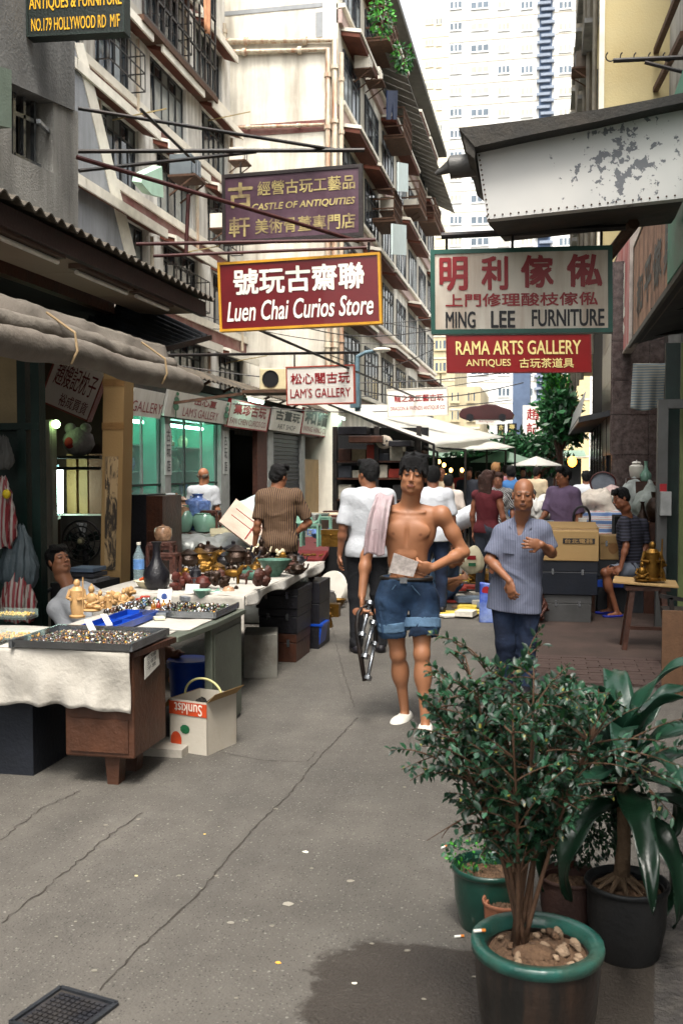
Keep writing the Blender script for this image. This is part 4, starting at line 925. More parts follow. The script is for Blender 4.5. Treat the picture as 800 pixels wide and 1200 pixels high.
mb = MB(); mb.sheet(lambda u, v: (-7.2+.55*v, 14.5+(Ysh-14.5)*u, ztop+.52-.28*v+.02*math.sin(u*500)), 400, 1, .015); build('overhang', mb, OVR, sh)
mb = MB()
for i in range(10): y = 15+i*1.5; mb.bar((-7.0,y,ztop+.1),(-6.68,y,ztop+.26),.05)
build('overhang_strut', mb, RUSTY, sh, kind='stuff')
PILM = M('grey_shop_pilaster','8a8c8a',.7,.15,4,.2,30,dirt='4c4a46',damt=.5)
for a, b in ((190,197),(256,266),(312,318),(351,355)): build('pilaster', MB().box(-7.1,-6.94,YY[a],YY[b],0,zf-.021), PILM, sh)
for k, (a, w_) in enumerate(((192,.28),(260,.28))):
    y = (YY[190]+YY[197])/2 if k == 0 else (YY[256]+YY[266])/2; t = sign('wall_sign', ['narrow grey plaque with black characters beside the first teal shop window','narrow grey plaque with black characters between teal window and dark doorway'][k], V((-6.93,y-.16,1.5)), V((0,.32,0)), V((0,0,.95)), M('grey_plaque','a9aaa8',.6,.08), None, 0, .02, [(c_, (.2,.66-.3*i,.8,.9-.3*i), M('black_print','16161a',.5), .01) for i, c_ in enumerate('古玩店')])
# teal display windows
for (ya, yb2) in ((YY[120],YY[190]),(YY[197],YY[256])):
    build('display_case', MB().box(-8.0,-7.95,ya,yb2,.0,zf).box(-7.95,-7.1,ya,ya+.03,.0,zf).box(-7.95,-7.1,yb2-.03,yb2,.0,zf), TEALP, sh)
    build('case_base', MB().box(-7.95,-7.05,ya+.031,yb2-.031,0,.55), M('teal_dark_base','1f5c52',.5,.1), sh)
    for z in (1.05,1.55,2.05): build('shelf', MB().box(-7.9,-7.35,ya+.031,yb2-.031,z,z+.02), M('glass_shelf','7fb8aa',.15,.1,3,0,spec=.7), sh)
    build('lamp_tube', MB().tube([(-7.3,ya+.2,zf-.12),(-7.3,yb2-.2,zf-.12)], .03, 8), M('lit_tube_green','d8fff0',.5,emit=16,ecol='a8ffdc'), sh)
    for i in range(4): y = ya+(yb2-ya)*i/3; build('window_post', MB().box(-7.07,-7.03,y-.025,y+.025,0,zf-.02), GREENP if i%2 else PILM, sh)
    build('window_rail', MB().box(-7.06,-7.02,ya,yb2,1.30,1.34).box(-7.06,-7.01,ya,yb2,.50,.56), GREENP, sh)
GL = bpy.data.materials.new('clear_glass'); GL.use_nodes = True; b_ = GL.node_tree.nodes['Principled BSDF']; b_.inputs['Alpha'].default_value = .14; b_.inputs['Roughness'].default_value = .05; b_.inputs['Base Color'].default_value = (.5,.7,.65,1)
for (ya, yb2) in ((YY[120],YY[190]),(YY[197],YY[256])): build('shop_glass', MB().box(-7.04,-7.035,ya,yb2,.56,zf-.02), GL, sh)
# dark doorways and shutters
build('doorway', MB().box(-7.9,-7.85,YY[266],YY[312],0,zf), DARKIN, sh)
build('brick_pier', MB().box(-7.1,-6.97,YY[312]-.9,YY[312]-.02,0,zf-.03), M('dull_brick','4b2c22',.8,.35,14,.4), sh)
mb = MB()
for i in range(22): z = .05+i*(zf-.1)/22; mb.box(-7.06,-7.02+.012*(i%2),YY[318],YY[351],z,z+(zf-.1)/22-.012)
build('roller_shutter', mb, M('dark_grey_shutter','2a2c2f',.5,.2,4,.1,metal=.3), sh, kind='stuff')
build('door_leaf', MB().box(-7.1,-7.04,YY[355],YY[384]-.9,0,1.9), M('tan_door','8a7049',.6,.2,3,.2), sh); build('door_leaf', MB().box(-7.1,-7.03,YY[384]-.8,YY[384],0,zf-.05), M('dark_door','22262a',.5), sh)
build('white_wall', MB().box(-7.12,-6.98,YY[384]+.01,Ysh,0,zf-.03), M('greenish_white_wall','8b9a92',.8,.1), sh)
REDT = M('red_sign_paint','8a0f18',.45,.12,6,.05); REDP = M('deep_red_panel','640b12',.35,.12,3,.06,dirt='4c0a10',damt=.4,dsc=1,coat=.2); BLKT = M('black_sign_paint','15151a',.5,.1,6,.05)
WHT = M('white_sign_paint','e8e4d8',.5,.06,6,.05); GOLDT = M('pale_gold_paint','d8c682',.5,.15,12,.05); YELT = M('yellow_sign_paint','d9a520',.5,.15,8,.05); GLDF = M('ochre_gold_frame','c08a1c',.5,.2,5,.1)
OFFW = M('off_white_panel','e2ded6',.5,.04,3,.05,dirt='a89a84',damt=.3,dsc=1.5,streak=True)
OFFW2 = M('clean_white_panel','dad6cf',.45,.04,3,.04,dirt='b8b0a2',damt=.3,dsc=1.5)
GRNT = M('green_sign_paint','1f5c3a',.5,.1)
FGLT = M('faded_gilt_paint','b0a066',.6,.2,8,.05,dirt='4a2c3a',damt=.85,dsc=3)
def fascia(name, label, TL, TR, BL, BR, texts, panel=OFFW, frame=None, X=-6.85):
    O = onx(*BL, X); U = onx(*BR, X)-O; W = onx(*TL, X)-O; W = V((.12,0,W.z)); O = O; U = V((0,U.y,0)); return sign(name, label, O, U, W, panel, frame, .03, .05, texts)
fascia('shop_sign', 'white fascia board with red capitals partly hidden behind the wrapped post', (150,452),(188,456),(150,488),(188,491), [('GALLERY',(.05,.2,.97,.55),REDT)])
t = fascia('shop_sign', "white fascia board with green tree emblems and red LAM'S GALLERY letters over the teal window", (193,455),(272,466),(191,489),(268,498), [('出心夏',(.38,.60,.72,.85),REDT,.02),("LAM'S GALLERY",(.24,.14,.78,.46),REDT)])
for cx in (.12,.9):
    O = onx(191,489,-6.85); U = V((0,onx(268,498,-6.85).y-O.y,0)); mb = MB(); c = O+U*cx+V((.06,0,.32)); 
    for dz, r_ in ((0,.16),(.13,.13),(.24,.08)): mb.add([c+V((.02+dz*.15,math.cos(a_)*r_,dz-.1+math.sin(a_)*r_*.45)) for a_ in [k*.7 for k in range(9)]], [tuple(range(9))])
    mb.slab([c+V((.015,-.02,-.3)),c+V((.015,.02,-.3)),c+V((.02,.02,0)),c+V((.02,-.02,0))], (-.004,0,0)); build('tree_emblem', mb, GRNT, t)
fascia('shop_sign', 'red bordered white fascia board lit by a tube, third from the wrapped post', (270,468),(318,473),(265,500),(312,505), [('集珍古玩',(.1,.5,.9,.9),REDT,.03),('FAN CHEN CURIOS CO',(.06,.14,.94,.36),REDT)], frame=REDT)
fascia('shop_sign', 'dull cream fascia board with dark characters over the roller shutter', (319,476),(356,480),(316,505),(351,509), [('古董玩',(.1,.5,.9,.88),BLKT,.02),('ART SHOP',(.2,.14,.8,.34),BLKT)])
fascia('shop_sign', 'white fascia board with bold red and black characters over the tan door', (356,478),(402,484),(352,508),(383,511), [('和諧',(.08,.42,.92,.95),BLKT,.03),('WING HING CO',(.06,.12,.94,.32),REDT)], frame=REDT)
for k, (px, py, n_) in enumerate(((300,470,'lit tube lamp over the red bordered fascia board'),(399,490,'lit greenish tube lamp over the tan door shop'))):
    p = onx(px,py,-6.5 if k == 0 else -6.3); t = thing('tube_lamp', n_, 'lamp', tuple(p)); build('tube', MB().tube([p-V((0,.55,0)), p+V((0,.55,0))], .035, 8), M('lit_tube','e8fff4',.5,emit=9,ecol='c8ffe8'), t); build('fitting', MB().box(p.x-.05,p.x+.05,p.y-.6,p.y+.6,p.z+.04,p.z+.08), WHITE2, t)
for k, (ch, py) in enumerate((('龍',500),('工',548))):
    p = onx(391,py,-6.97); t = thing('wall_sign', ['red dragon character board on the pale wall past the tan door','red character low on the pale wall past the tan door'][k], 'sign', tuple(p)); lettering(t, ch, p-V((0,.45,.35)), V((0,.9,0)), V((0,0,.6)), (0,0,1,1), REDT, .03)
# vases on the teal shelves
def vase_mb(kind, h, n=14, c=(0,0,0)):
    P = {'vase': [(.16,0),(.2,.04),(.30,.3),(.33,.5),(.22,.72),(.12,.82),(.15,1)], 'bottle': [(.2,0),(.27,.1),(.28,.35),(.14,.55),(.08,.7),(.08,.92),(.11,1)],
         'jar': [(.28,0),(.36,.1),(.44,.45),(.42,.7),(.25,.82),(.24,.88),(.30,.89),(.22,.97),(.04,1),(.03,1.08),(.0,1.08)], 'bowl': [(.3,0),(.32,.08),(.7,.55),(.95,.95),(1,1),(.93,.97),(.6,.5),(0,.2)],
         'pot': [(.4,0),(.5,.05),(.62,.4),(.6,.75),(.5,.9),(.53,.93),(.2,1.02),(.06,1.05),(.08,1.12),(0,1.13)], 'meiping': [(.18,0),(.2,.03),(.26,.3),(.38,.68),(.34,.82),(.15,.9),(.13,.94),(.17,1)]}[kind]
    return MB().lathe([(r*h, z*h) for r, z in P], c, n)
PORC = [M('blue_white_porcelain','5f78ad',.2,.55,28,0,coat=.5,spec=.6), M('celadon','6f9483',.2,.15,8,0,coat=.5), M('sang_de_boeuf','6a1f16',.2,.3,8,0,coat=.5), M('cream_porcelain','c9bfa2',.25,.12,8,0,coat=.4), M('brown_glaze','4a2d18',.25,.35,9,0,coat=.4), M('painted_porcelain','a98468',.25,.5,30,0,coat=.4)]
_pn = ['blue and white','celadon green','dark red','cream','brown glazed','multicoloured']
kd = ['vase','bottle','jar','bowl','meiping','pot']
ordn = ['first','second','third','fourth','fifth','sixth','seventh','eighth','ninth','tenth','eleventh','twelfth','thirteenth','fourteenth']
for wi, (ya, yb2) in enumerate(((YY[120]+1.2,YY[190]),(YY[197],YY[256]))):
    for si, z in enumerate((1.07,1.57,2.07)):
        for k in range(4):
            c_ = random.randrange(6); kk = kd[(k+si*2+wi)%6]; h = random.uniform(.22,.34)*(.6 if kk == 'bowl' else 1); y = ya+(yb2-ya)*(k+.7)/4.6
            o = build(kk if kk in ('vase','bowl','jar','bottle') else 'vase', vase_mb(kk, h, 12), PORC[c_], smooth=True, loc=(-7.6,y,z+.0))
            tag(o, f"{_pn[c_]} {kk if kk!='meiping' else 'shouldered vase'}, {ordn[k]} along the {['lowest','middle','top'][si]} glass shelf of the {['nearer','farther'][wi]} teal window", 'porcelain')
# ---------------------------------------------------------------- hanging street signs
psign('hanging_sign', 'red gold framed sign reading LUEN CHAI CURIOS STORE in white script, over the street', (255,308),(445,295.5),(258,389), 11, REDP, GLDF, .028, .07, [('號玩古齋聯',(.10,.52,.90,.88),WHT,.045),('Luen Chai Curios Store',(.05,.14,.95,.42),WHT,.035,.25)])
psign('hanging_sign', 'purple sign with gilt lettering CASTLE OF ANTIQUITIES, highest over the left side', (260,205),(424,192),(261,287), 14, M('faded_purple_panel','3f2231',.5,.15,4,.08,dirt='6b5460',damt=.4,dsc=1.5), M('dark_sign_frame','231a1a',.5), .05, .09,
      [('古',(.05,.52,.22,.86),FGLT,.05),('軒',(.05,.10,.20,.38),FGLT,.02),('經營古玩工藝品',(.26,.66,.95,.86),FGLT,.02),('CASTLE OF ANTIQUITIES',(.22,.44,.95,.55),FGLT,.03,.2),('美術骨董專門店',(.24,.12,.95,.33),FGLT,.03)])
psign('hanging_sign', "white sign with thin red frame reading LAM'S GALLERY below the red sign", (335,430),(415,427),(336,475), 16, OFFW2, M('red_thin_frame','a03a28',.5), .018, .08, [('松心閣古玩',(.07,.54,.93,.82),REDT,.03),("LAM'S GALLERY",(.06,.18,.94,.42),REDT,.02)])
psign('hanging_sign', 'white rectangular sign with small red characters, farther along over the market', (453,456),(524,453),(454,489), 21, OFFW2, M('pale_frame','bdb6a8',.5), .02, .08, [('龍之友工藝古玩',(.12,.52,.93,.76),REDT,.03),('DRAGON & FRIENDS ANTIQUE CO',(.05,.2,.95,.36),REDT)])
psign('hanging_sign', 'big green framed sign reading MING LEE FURNITURE with red characters, on the right', (504,293),(717,287.5),(505,391.5), 10.5, M('stained_white_panel','d2cabc',.55,.08,3,.08,dirt='8a5a2c',damt=.6,dsc=.8,streak=True), M('teal_green_frame','1d5347',.45,.15,6,.08,dirt='0e2b26',damt=.4), .045, .10,
      [('明',(.055,.52,.205,.90),REDT,.06),('利',(.29,.52,.43,.90),REDT,.06),('傢',(.51,.54,.68,.90),REDT,.06),('俬',(.76,.54,.94,.90),REDT,.06),('上門修理酸枝傢俬',(.085,.32,.92,.47),REDT,.03),('MING',(.085,.07,.25,.26),BLKT,.05),('LEE',(.34,.07,.47,.26),BLKT,.05),('FURNITURE',(.565,.08,.955,.27),BLKT,.05)])
psign('hanging_sign', 'red sign reading RAMA ARTS GALLERY ANTIQUES in pale yellow, below the green framed sign', (522,391),(692,389),(523,437), 14, M('bright_red_panel','7a0e10',.4,.1,3,.05,dirt='5a0c0c',damt=.3), M('dark_red_frame','6a0e10',.5), .02, .08, [('RAMA ARTS GALLERY',(.07,.46,.93,.80),GOLDT,.03),('ANTIQUES',(.14,.14,.45,.34),GOLDT,.02),('古玩茶道具',(.51,.12,.88,.36),GOLDT,.02)])
psign('hanging_sign', 'black sign with yellow lettering ANTIQUES & FURNITURE at the top left edge', (31,-38),(146,-46),(32,44), 9.5, M('black_green_panel','101a16',.5), M('dark_green_edge','17241f',.5), .02, .12, [('LOK MING LOK',(.05,.64,.95,.86),YELT,.03),('ANTIQUES & FURNITURE',(.03,.36,.97,.58),YELT,.03),('NO.179 HOLLYWOOD RD  M/F',(.05,.08,.95,.26),YELT,.02)])
psign('hanging_sign', 'small white sign with red characters leaning over the near stall, behind the canvas roll', (68,412),(126,436),(46,470), 8.9, M('dirty_white_panel','d2c6ba',.6,.1,4,.1,dirt='7e6050',damt=.45,dsc=2), M('red_brown_frame','6a2a1e',.5), .015, .06, [('趙嫂記枕子',(.12,.42,.92,.86),M('dark_red_brush','5d1c18',.6),.02),('裕成買貨',(.35,.08,.9,.32),M('dark_red_brush','5d1c18',.6),.01)])
# signs on the right hand facade
RBW = M('peeling_brown_board','9a7660',.8,.3,5,.4,20,dirt='221610',damt=.6,dsc=.9,streak=True); RRD = M('faded_red_board','a84a4c',.6,.3,5,.3,20,dirt='c9b6ae',damt=.75,dsc=1.2,streak=True)
def rboard(name, label, q, X, m, fm, texts=()):
    O = onx(*q[0], X); A = onx(*q[1], X); U = V((0, A.y-O.y, 0)); W = V((0,0,onx(*q[2], X).z-O.z)); return sign(name, label, O, U, W, m, fm, .03, .12, texts)
t = rboard('wall_sign', 'long weathered brown signboard with worn black characters along the right facade', ((741,400),(792,330),(741,293)), 1.36, RBW, M('weathered_edge','5a5148',.7), ())
O = onx(741,400,1.36); U = V((0,onx(792,330,1.36).y-O.y,0)); W = V((0,0,onx(741,293,1.36).z-O.z))
for i, c_ in enumerate('和平傢具'): lettering(t, c_, O, U, W, (.12+.22*i,.18,.29+.22*i,.55), BLKT, .04)
t = rboard('wall_sign', 'faded red signboard with peeling white characters, beyond the brown board on the right', ((712,440),(737,408),(712,330)), 1.32, RRD, M('pale_edge','a59a92',.6))
O = onx(712,440,1.32); U = V((0,onx(737,408,1.32).y-O.y,0)); W = V((0,0,onx(712,330,1.32).z-O.z))
for i, c_ in enumerate('裕興'): lettering(t, c_, O, U, W, (.1+.4*i,.15,.42+.4*i,.75), WHT, .03)
soff = thing('shop_canopy', 'dark canopy underside below the weathered boards on the right', 'canopy', (1.8,12,3.4)); zc2 = onx(741,400,1.36).z; YE = onx(741,400,1.36).y+.3
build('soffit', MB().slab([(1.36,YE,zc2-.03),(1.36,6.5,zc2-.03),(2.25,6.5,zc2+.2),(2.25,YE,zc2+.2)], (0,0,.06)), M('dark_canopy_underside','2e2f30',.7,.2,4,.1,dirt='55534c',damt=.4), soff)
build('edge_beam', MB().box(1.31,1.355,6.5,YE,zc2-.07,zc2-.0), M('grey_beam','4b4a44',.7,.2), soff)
mb = MB(); mb.box(1.30,1.48,8.0,onx(792,300,1.40).y-.05,zc2+.0,zc2+1.9); build('teal_end_board', mb, M('bright_teal_paint','0f7a60',.5,.12,5,.1), soff)
mb = MB(); 
for i in range(4): y = 8.5+i*2.6; mb.bar((1.35,y,zc2+.05),(2.25,y,zc2+.12),.06)
build('beam', mb, BLACKM, soff, kind='stuff')
# big white box awning on the right
wa = thing('box_awning', 'large weathered white sheet metal box with flaking grey patches, jutting from the right', 'sign box', tuple(at(680,190,9.5)))
FLK = bpy.data.materials.new('flaking_white_sheet'); FLK.use_nodes = True; n = FLK.node_tree.nodes; L = FLK.node_tree.links; b_ = n['Principled BSDF']; tc = n.new('ShaderNodeTexCoord')
nz = n.new('ShaderNodeTexNoise'); nz.inputs['Scale'].default_value = 10; nz.inputs['Detail'].default_value = 9; nz.inputs['Roughness'].default_value = .62; L.new(tc.outputs['Object'], nz.inputs['Vector'])
c0_ = at(728,190,9.5)-at(680,190,9.5); mpn = n.new('ShaderNodeVectorMath'); mpn.operation = 'DISTANCE'; L.new(tc.outputs['Object'], mpn.inputs[0]); mpn.inputs[1].default_value = tuple(c0_)
mr = n.new('ShaderNodeMapRange'); mr.inputs[1].default_value = .12; mr.inputs[2].default_value = .85; mr.inputs[3].default_value = .12; mr.inputs[4].default_value = -.10; L.new(mpn.outputs['Value'], mr.inputs[0])
ad = n.new('ShaderNodeMath'); ad.operation = 'ADD'; L.new(nz.outputs['Fac'], ad.inputs[0]); L.new(mr.outputs[0], ad.inputs[1])
th = n.new('ShaderNodeMapRange'); th.inputs[1].default_value = .615; th.inputs[2].default_value = .635; L.new(ad.outputs[0], th.inputs[0])
n2 = n.new('ShaderNodeTexNoise'); n2.inputs['Scale'].default_value = 1.6; L.new(tc.outputs['Object'], n2.inputs['Vector'])
m1 = n.new('ShaderNodeMix'); m1.data_type = 'RGBA'; L.new(n2.outputs['Fac'], m1.inputs[0]); m1.inputs[6].default_value = (.40,.41,.41,1); m1.inputs[7].default_value = (.62,.60,.57,1)
m2 = n.new('ShaderNodeMix'); m2.data_type = 'RGBA'; L.new(th.outputs[0], m2.inputs[0]); L.new(m1.outputs[2], m2.inputs[6]); m2.inputs[7].default_value = (.12,.125,.14,1); L.new(m2.outputs[2], b_.inputs['Base Color']); b_.inputs['Roughness'].default_value = .55
TL, TR, BR, BL = at(556,165,9.5), at(788,118,9.5), at(800,232,9.5), at(570,257,9.5); EX = at(830,110,9.5); EXB = at(830,228,9.5)
mb = MB(); mb.slab([BL, BR, EXB, EX, TR, TL], (0,.12,0)); build('face_sheet', mb, FLK, wa)
mb = MB()
for i in range(17):
    p = BL.lerp(TL, i/16)+V((.02,-.004,0)); mb.ball(p, .009, 6, 4)
for i in range(24): p = BL.lerp(BR, i/24)+V((0,-.004,.03)); mb.ball(p, .009, 6, 4)
for i in range(14): p = TL.lerp(TR, i/14)+V((0,-.004,-.05)); mb.ball(p, .009, 6, 4)
build('rivet', mb, RUSTY, wa, kind='stuff')
DRK = M('tarred_roof_sheet','2b2a28',.75,.3,5,.4,30,dirt='54493c',damt=.4,dsc=2)
q = [at(537,150,9.3), at(620,140,9.3), at(700,128,9.3), at(760,117,9.3), at(840,100,9.3)]; qb = [at(556,172,9.3), at(620,158,9.3), at(700,142,9.3), at(770,126,9.3), at(840,112,9.3)]
mb = MB(); mb.slab(q+qb[::-1], (0,1.6,0)); build('roof_sheet', mb, DRK, wa)
mb = MB(); mb.slab([at(541,152,9.32), at(556,166,9.32), at(556,186,9.32), at(546,178,9.32)], (0,1.5,0)); build('roof_end', mb, DRK, wa)
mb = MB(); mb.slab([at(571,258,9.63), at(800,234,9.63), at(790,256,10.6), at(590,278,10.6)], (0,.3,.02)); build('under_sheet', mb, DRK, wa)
p0, p1, p2_ = at(557,193,9.9), at(527,196,9.9), at(510,204,9.9); mb = MB(); mb.tube([p0, p1, p1+V((-.01,0,0)), p2_], [.11,.11,.06,.02], 14); o = build('lamp_housing', mb, M('grey_lamp','4f4e4c',.5,.2,6,.2,metal=.4), smooth='auto', origin=tuple(p1)); tag(o, 'dark conical lamp housing poking out left of the white sheet metal box', 'lamp')
# ---------------------------------------------------------------- bars, poles, cables
def bar(label, A, B, r, m=BLACKM, name='sign_bar'):
    mid = (A+B)/2; o = build(name, MB().tube([A, B], r, 8), m, origin=tuple(mid)); tag(o, label, 'bar' if name == 'sign_bar' else name.replace('_',' ')); return o
bar('black bar crossing above the purple sign from the left building', at(-20,178,13), at(427,176,14), .03)
bar('lower black bar just under the first, running to the grey air conditioner', at(93,200,12), at(300,178,14), .025)
bar('thin black stay sloping down to the right above the purple sign', at(92,127,12), at(395,176,14), .025)
bar('dark bar above the first stay at the left', at(165,128,12), at(228,190,14), .02)
bar('dark red beam slanting across the purple sign face', at(90,184,10), at(420,283,12.5), .026, REDM)
bar('dark red rail above the red sign', at(160,286,10.5), at(440,281,11), .02, REDM)
bar('second dark red rail just under the first', at(180,300,10.8), at(430,290,11.2), .018, REDM)
bar('dark red upright hanging from the rail left of the red sign', at(221,228,11), at(218,300,11), .024, REDM)
bar('thin dark line sagging across below the red sign', at(90,418,12), at(420,413,16), .022)
bar('dark cable rising from the red sign to the right building', at(300,385,12), at(520,480,24), .02)
bar('black bar carrying the green framed sign on the right', at(517,276.5,10.5), at(735,266,10.5), .035)
bar('short strut under the black bar on the right', at(598,272,10.5), at(650,240,11.4), .025)
bar('dark rod with hooks high on the right building', at(718,71,13), at(830,66,13), .03)
bar('strut bracing the hooked rod on the right building', at(755,73,13), at(830,92,13), .025)
for k, (px, ya, yb3) in enumerate(((523,277,293),(600,272,291),(704,268,290))): bar(f"{['left','middle','right'][k]} hanger of the green framed sign", at(px,ya,10.5), at(px,yb3,10.5), .014, name='hanger')
for k, px in enumerate((715,732,748,765,782)):
    mb = MB(); c_ = at(px,66,13); mb.tube([c_+V((math.cos(a)*.06,0,math.sin(a)*.06)) for a in [2.2+.5*i for i in range(8)]], .009, 6); o = build('hook', mb, BLACKM, origin=tuple(c_)); tag(o, f'{ordn[k]} hook from the left on the rod high on the right building', 'hook')
bar('brown rod slanting beside the peeling board, right facade', at(690,330,12), at(742,262,10.4), .06, RUSTY)
for k, (px, a, b, Y) in enumerate(((345,414,430,16),(405,414,428,16),(460,440,455,21),(516,438,454,21),(268,292,308,11),(432,284,297,11),(282,190,204,14),(402,176,194,14))):
    bar(['left hanger of the white LAM\'S sign','right hanger of the white LAM\'S sign','left hanger of the far white sign','right hanger of the far white sign','left hanger of the red sign','right hanger of the red sign','left hanger of the purple sign','right hanger of the purple sign'][k], at(px,a,Y), at(px,b,Y), .014, name='hanger')
random.seed(21)
for k in range(9):
    x0, y0 = random.uniform(150,420), random.uniform(330,470); x1, y1 = random.uniform(500,720), y0+random.uniform(-30,40); Y = random.uniform(16,30); A, B = at(x0,y0,Y), at(x1,y1,Y+2)
    P = [A.lerp(B, i/14)-V((0,0,.35*math.sin(math.pi*i/14))) for i in range(15)]; o = build('cable', MB().tube(P, .012, 5), BLACKM, origin=tuple(A)); tag(o, f'thin black sagging overhead cable, {ordn[k]} of nine crossing the far market', 'cable', 'overhead cables across the street')
# street lamp
sl_ = thing('street_lamp', 'grey street lamp with an arm and white head behind the LAM\'S sign', 'street lamp', tuple(at(418,480,17)))
P = [at(419,482,17), at(418,430,17), at(419,418,17), at(428,413,17), at(440,411,17)]; build('pole', MB().tube(P, [.05,.045,.04,.035,.03], 10), M('blue_grey_paint','5d7580',.5), sl_)
build('lamp_head', MB().ball(at(447,410,17), (.16,.10,.045), 14, 8), WHITE2, sl_, smooth=True)
build('control_box', MB().box(*[v for q in zip(at(411,478,17)-V((0,.1,0)), at(422,458,17)+V((0,.1,0))) for v in q]), M('blue_grey_paint','5d7580',.5), sl_)
# outdoor condenser over the shops, and pipes
t = thing('condenser_unit', 'cream outdoor air conditioning unit with round fan on the shop roof', 'air conditioner', tuple(onx(320,442,-6.4)))
p = onx(307,457,-6.4); pz = onx(307,430,-6.4).z-p.z; yw = onx(337,450,-6.4).y-p.y
YC = 17.5; a, b = at(304,457,YC), at(335,431,YC); build('case', MB().box(a.x,b.x,YC,YC+.35,a.z,b.z), M('cream_casing','c5b893',.5,.08), t, bevel=.02)
c_ = at(317,444,YC); build('fan_guard', MB().tube([c_+V((math.cos(k*.4)*.15,-.01,math.sin(k*.4)*.15)) for k in range(17)], .008, 6), BLACKM, t); build('fan', MB().add([c_+V((math.cos(k*.4)*.145,-.004,math.sin(k*.4)*.145)) for k in range(16)], [tuple(range(16))]), DARKIN, t)
build('platform', MB().box(a.x-.3,b.x+.3,YC-.1,YC+.6,a.z-.06,a.z-.004).bar((a.x-.3,YC,a.z-.06),(XS+.2,YC+.2,a.z-.2),.05), RUSTY, t)
# car shaped sign and far banners
cs = thing('car_sign', 'dark red sports car shaped sign hanging over the far end of the market', 'sign', tuple(at(570,483,30)))
prof = [(537,485),(541,479),(552,476),(562,475),(570,473),(580,474),(588,477),(598,480),(602,486),(600,491),(590,492),(560,492),(545,492),(538,489)]
build('car_body', MB().slab([at(a,b,30) for a, b in prof], (0,.5,0)), M('dark_red_car','3b1416',.4,.3,2,coat=.3), cs, bevel=.02)
for px in (550,588): c_ = at(px,489,29.95); build('wheel', MB().tube([c_, c_+V((0,.55,0))], .11, 14), BLACKP, cs)
for k, (x0, y0, x1, y1, Y, tx, pm, tm_, lb_) in enumerate(((612,475,636,513,55,'趙記',OFFW2,REDT,'tall white banner with two red characters at the end of the street'),(582,497,591,511,40,'古玩',BLACKP,GOLDT,'left small black hanging banner below the car sign'),(594,496,605,511,40,'專家',BLACKP,GOLDT,'right small black hanging banner below the car sign'),(557,489,581,497,38,'ANTIQUES',OFFW2,REDT,'thin pale sign board below the car sign'),(597,516,603,528,45,'紅',M('orange_banner','c9701c',.5),REDT,'little orange sign above the market umbrellas'),(605,513,640,530,60,'ARTS',OFFW2,REDT,'blank pale board above the market umbrellas'))):
    O = at(x0,y1,Y); U = at(x1,y1,Y)-O; W = at(x0,y0,Y)-O; tt = []
    if k in (0,1,2): tt = [(tx[0],(.2,.55,.8,.9),tm_,.03),(tx[1],(.2,.12,.8,.45),tm_,.03)]
    elif k < 5: tt = [(tx,(.15,.2,.85,.8),tm_)]
    sign('banner', lb_, O, U, W, pm, None, 0, .05, tt)
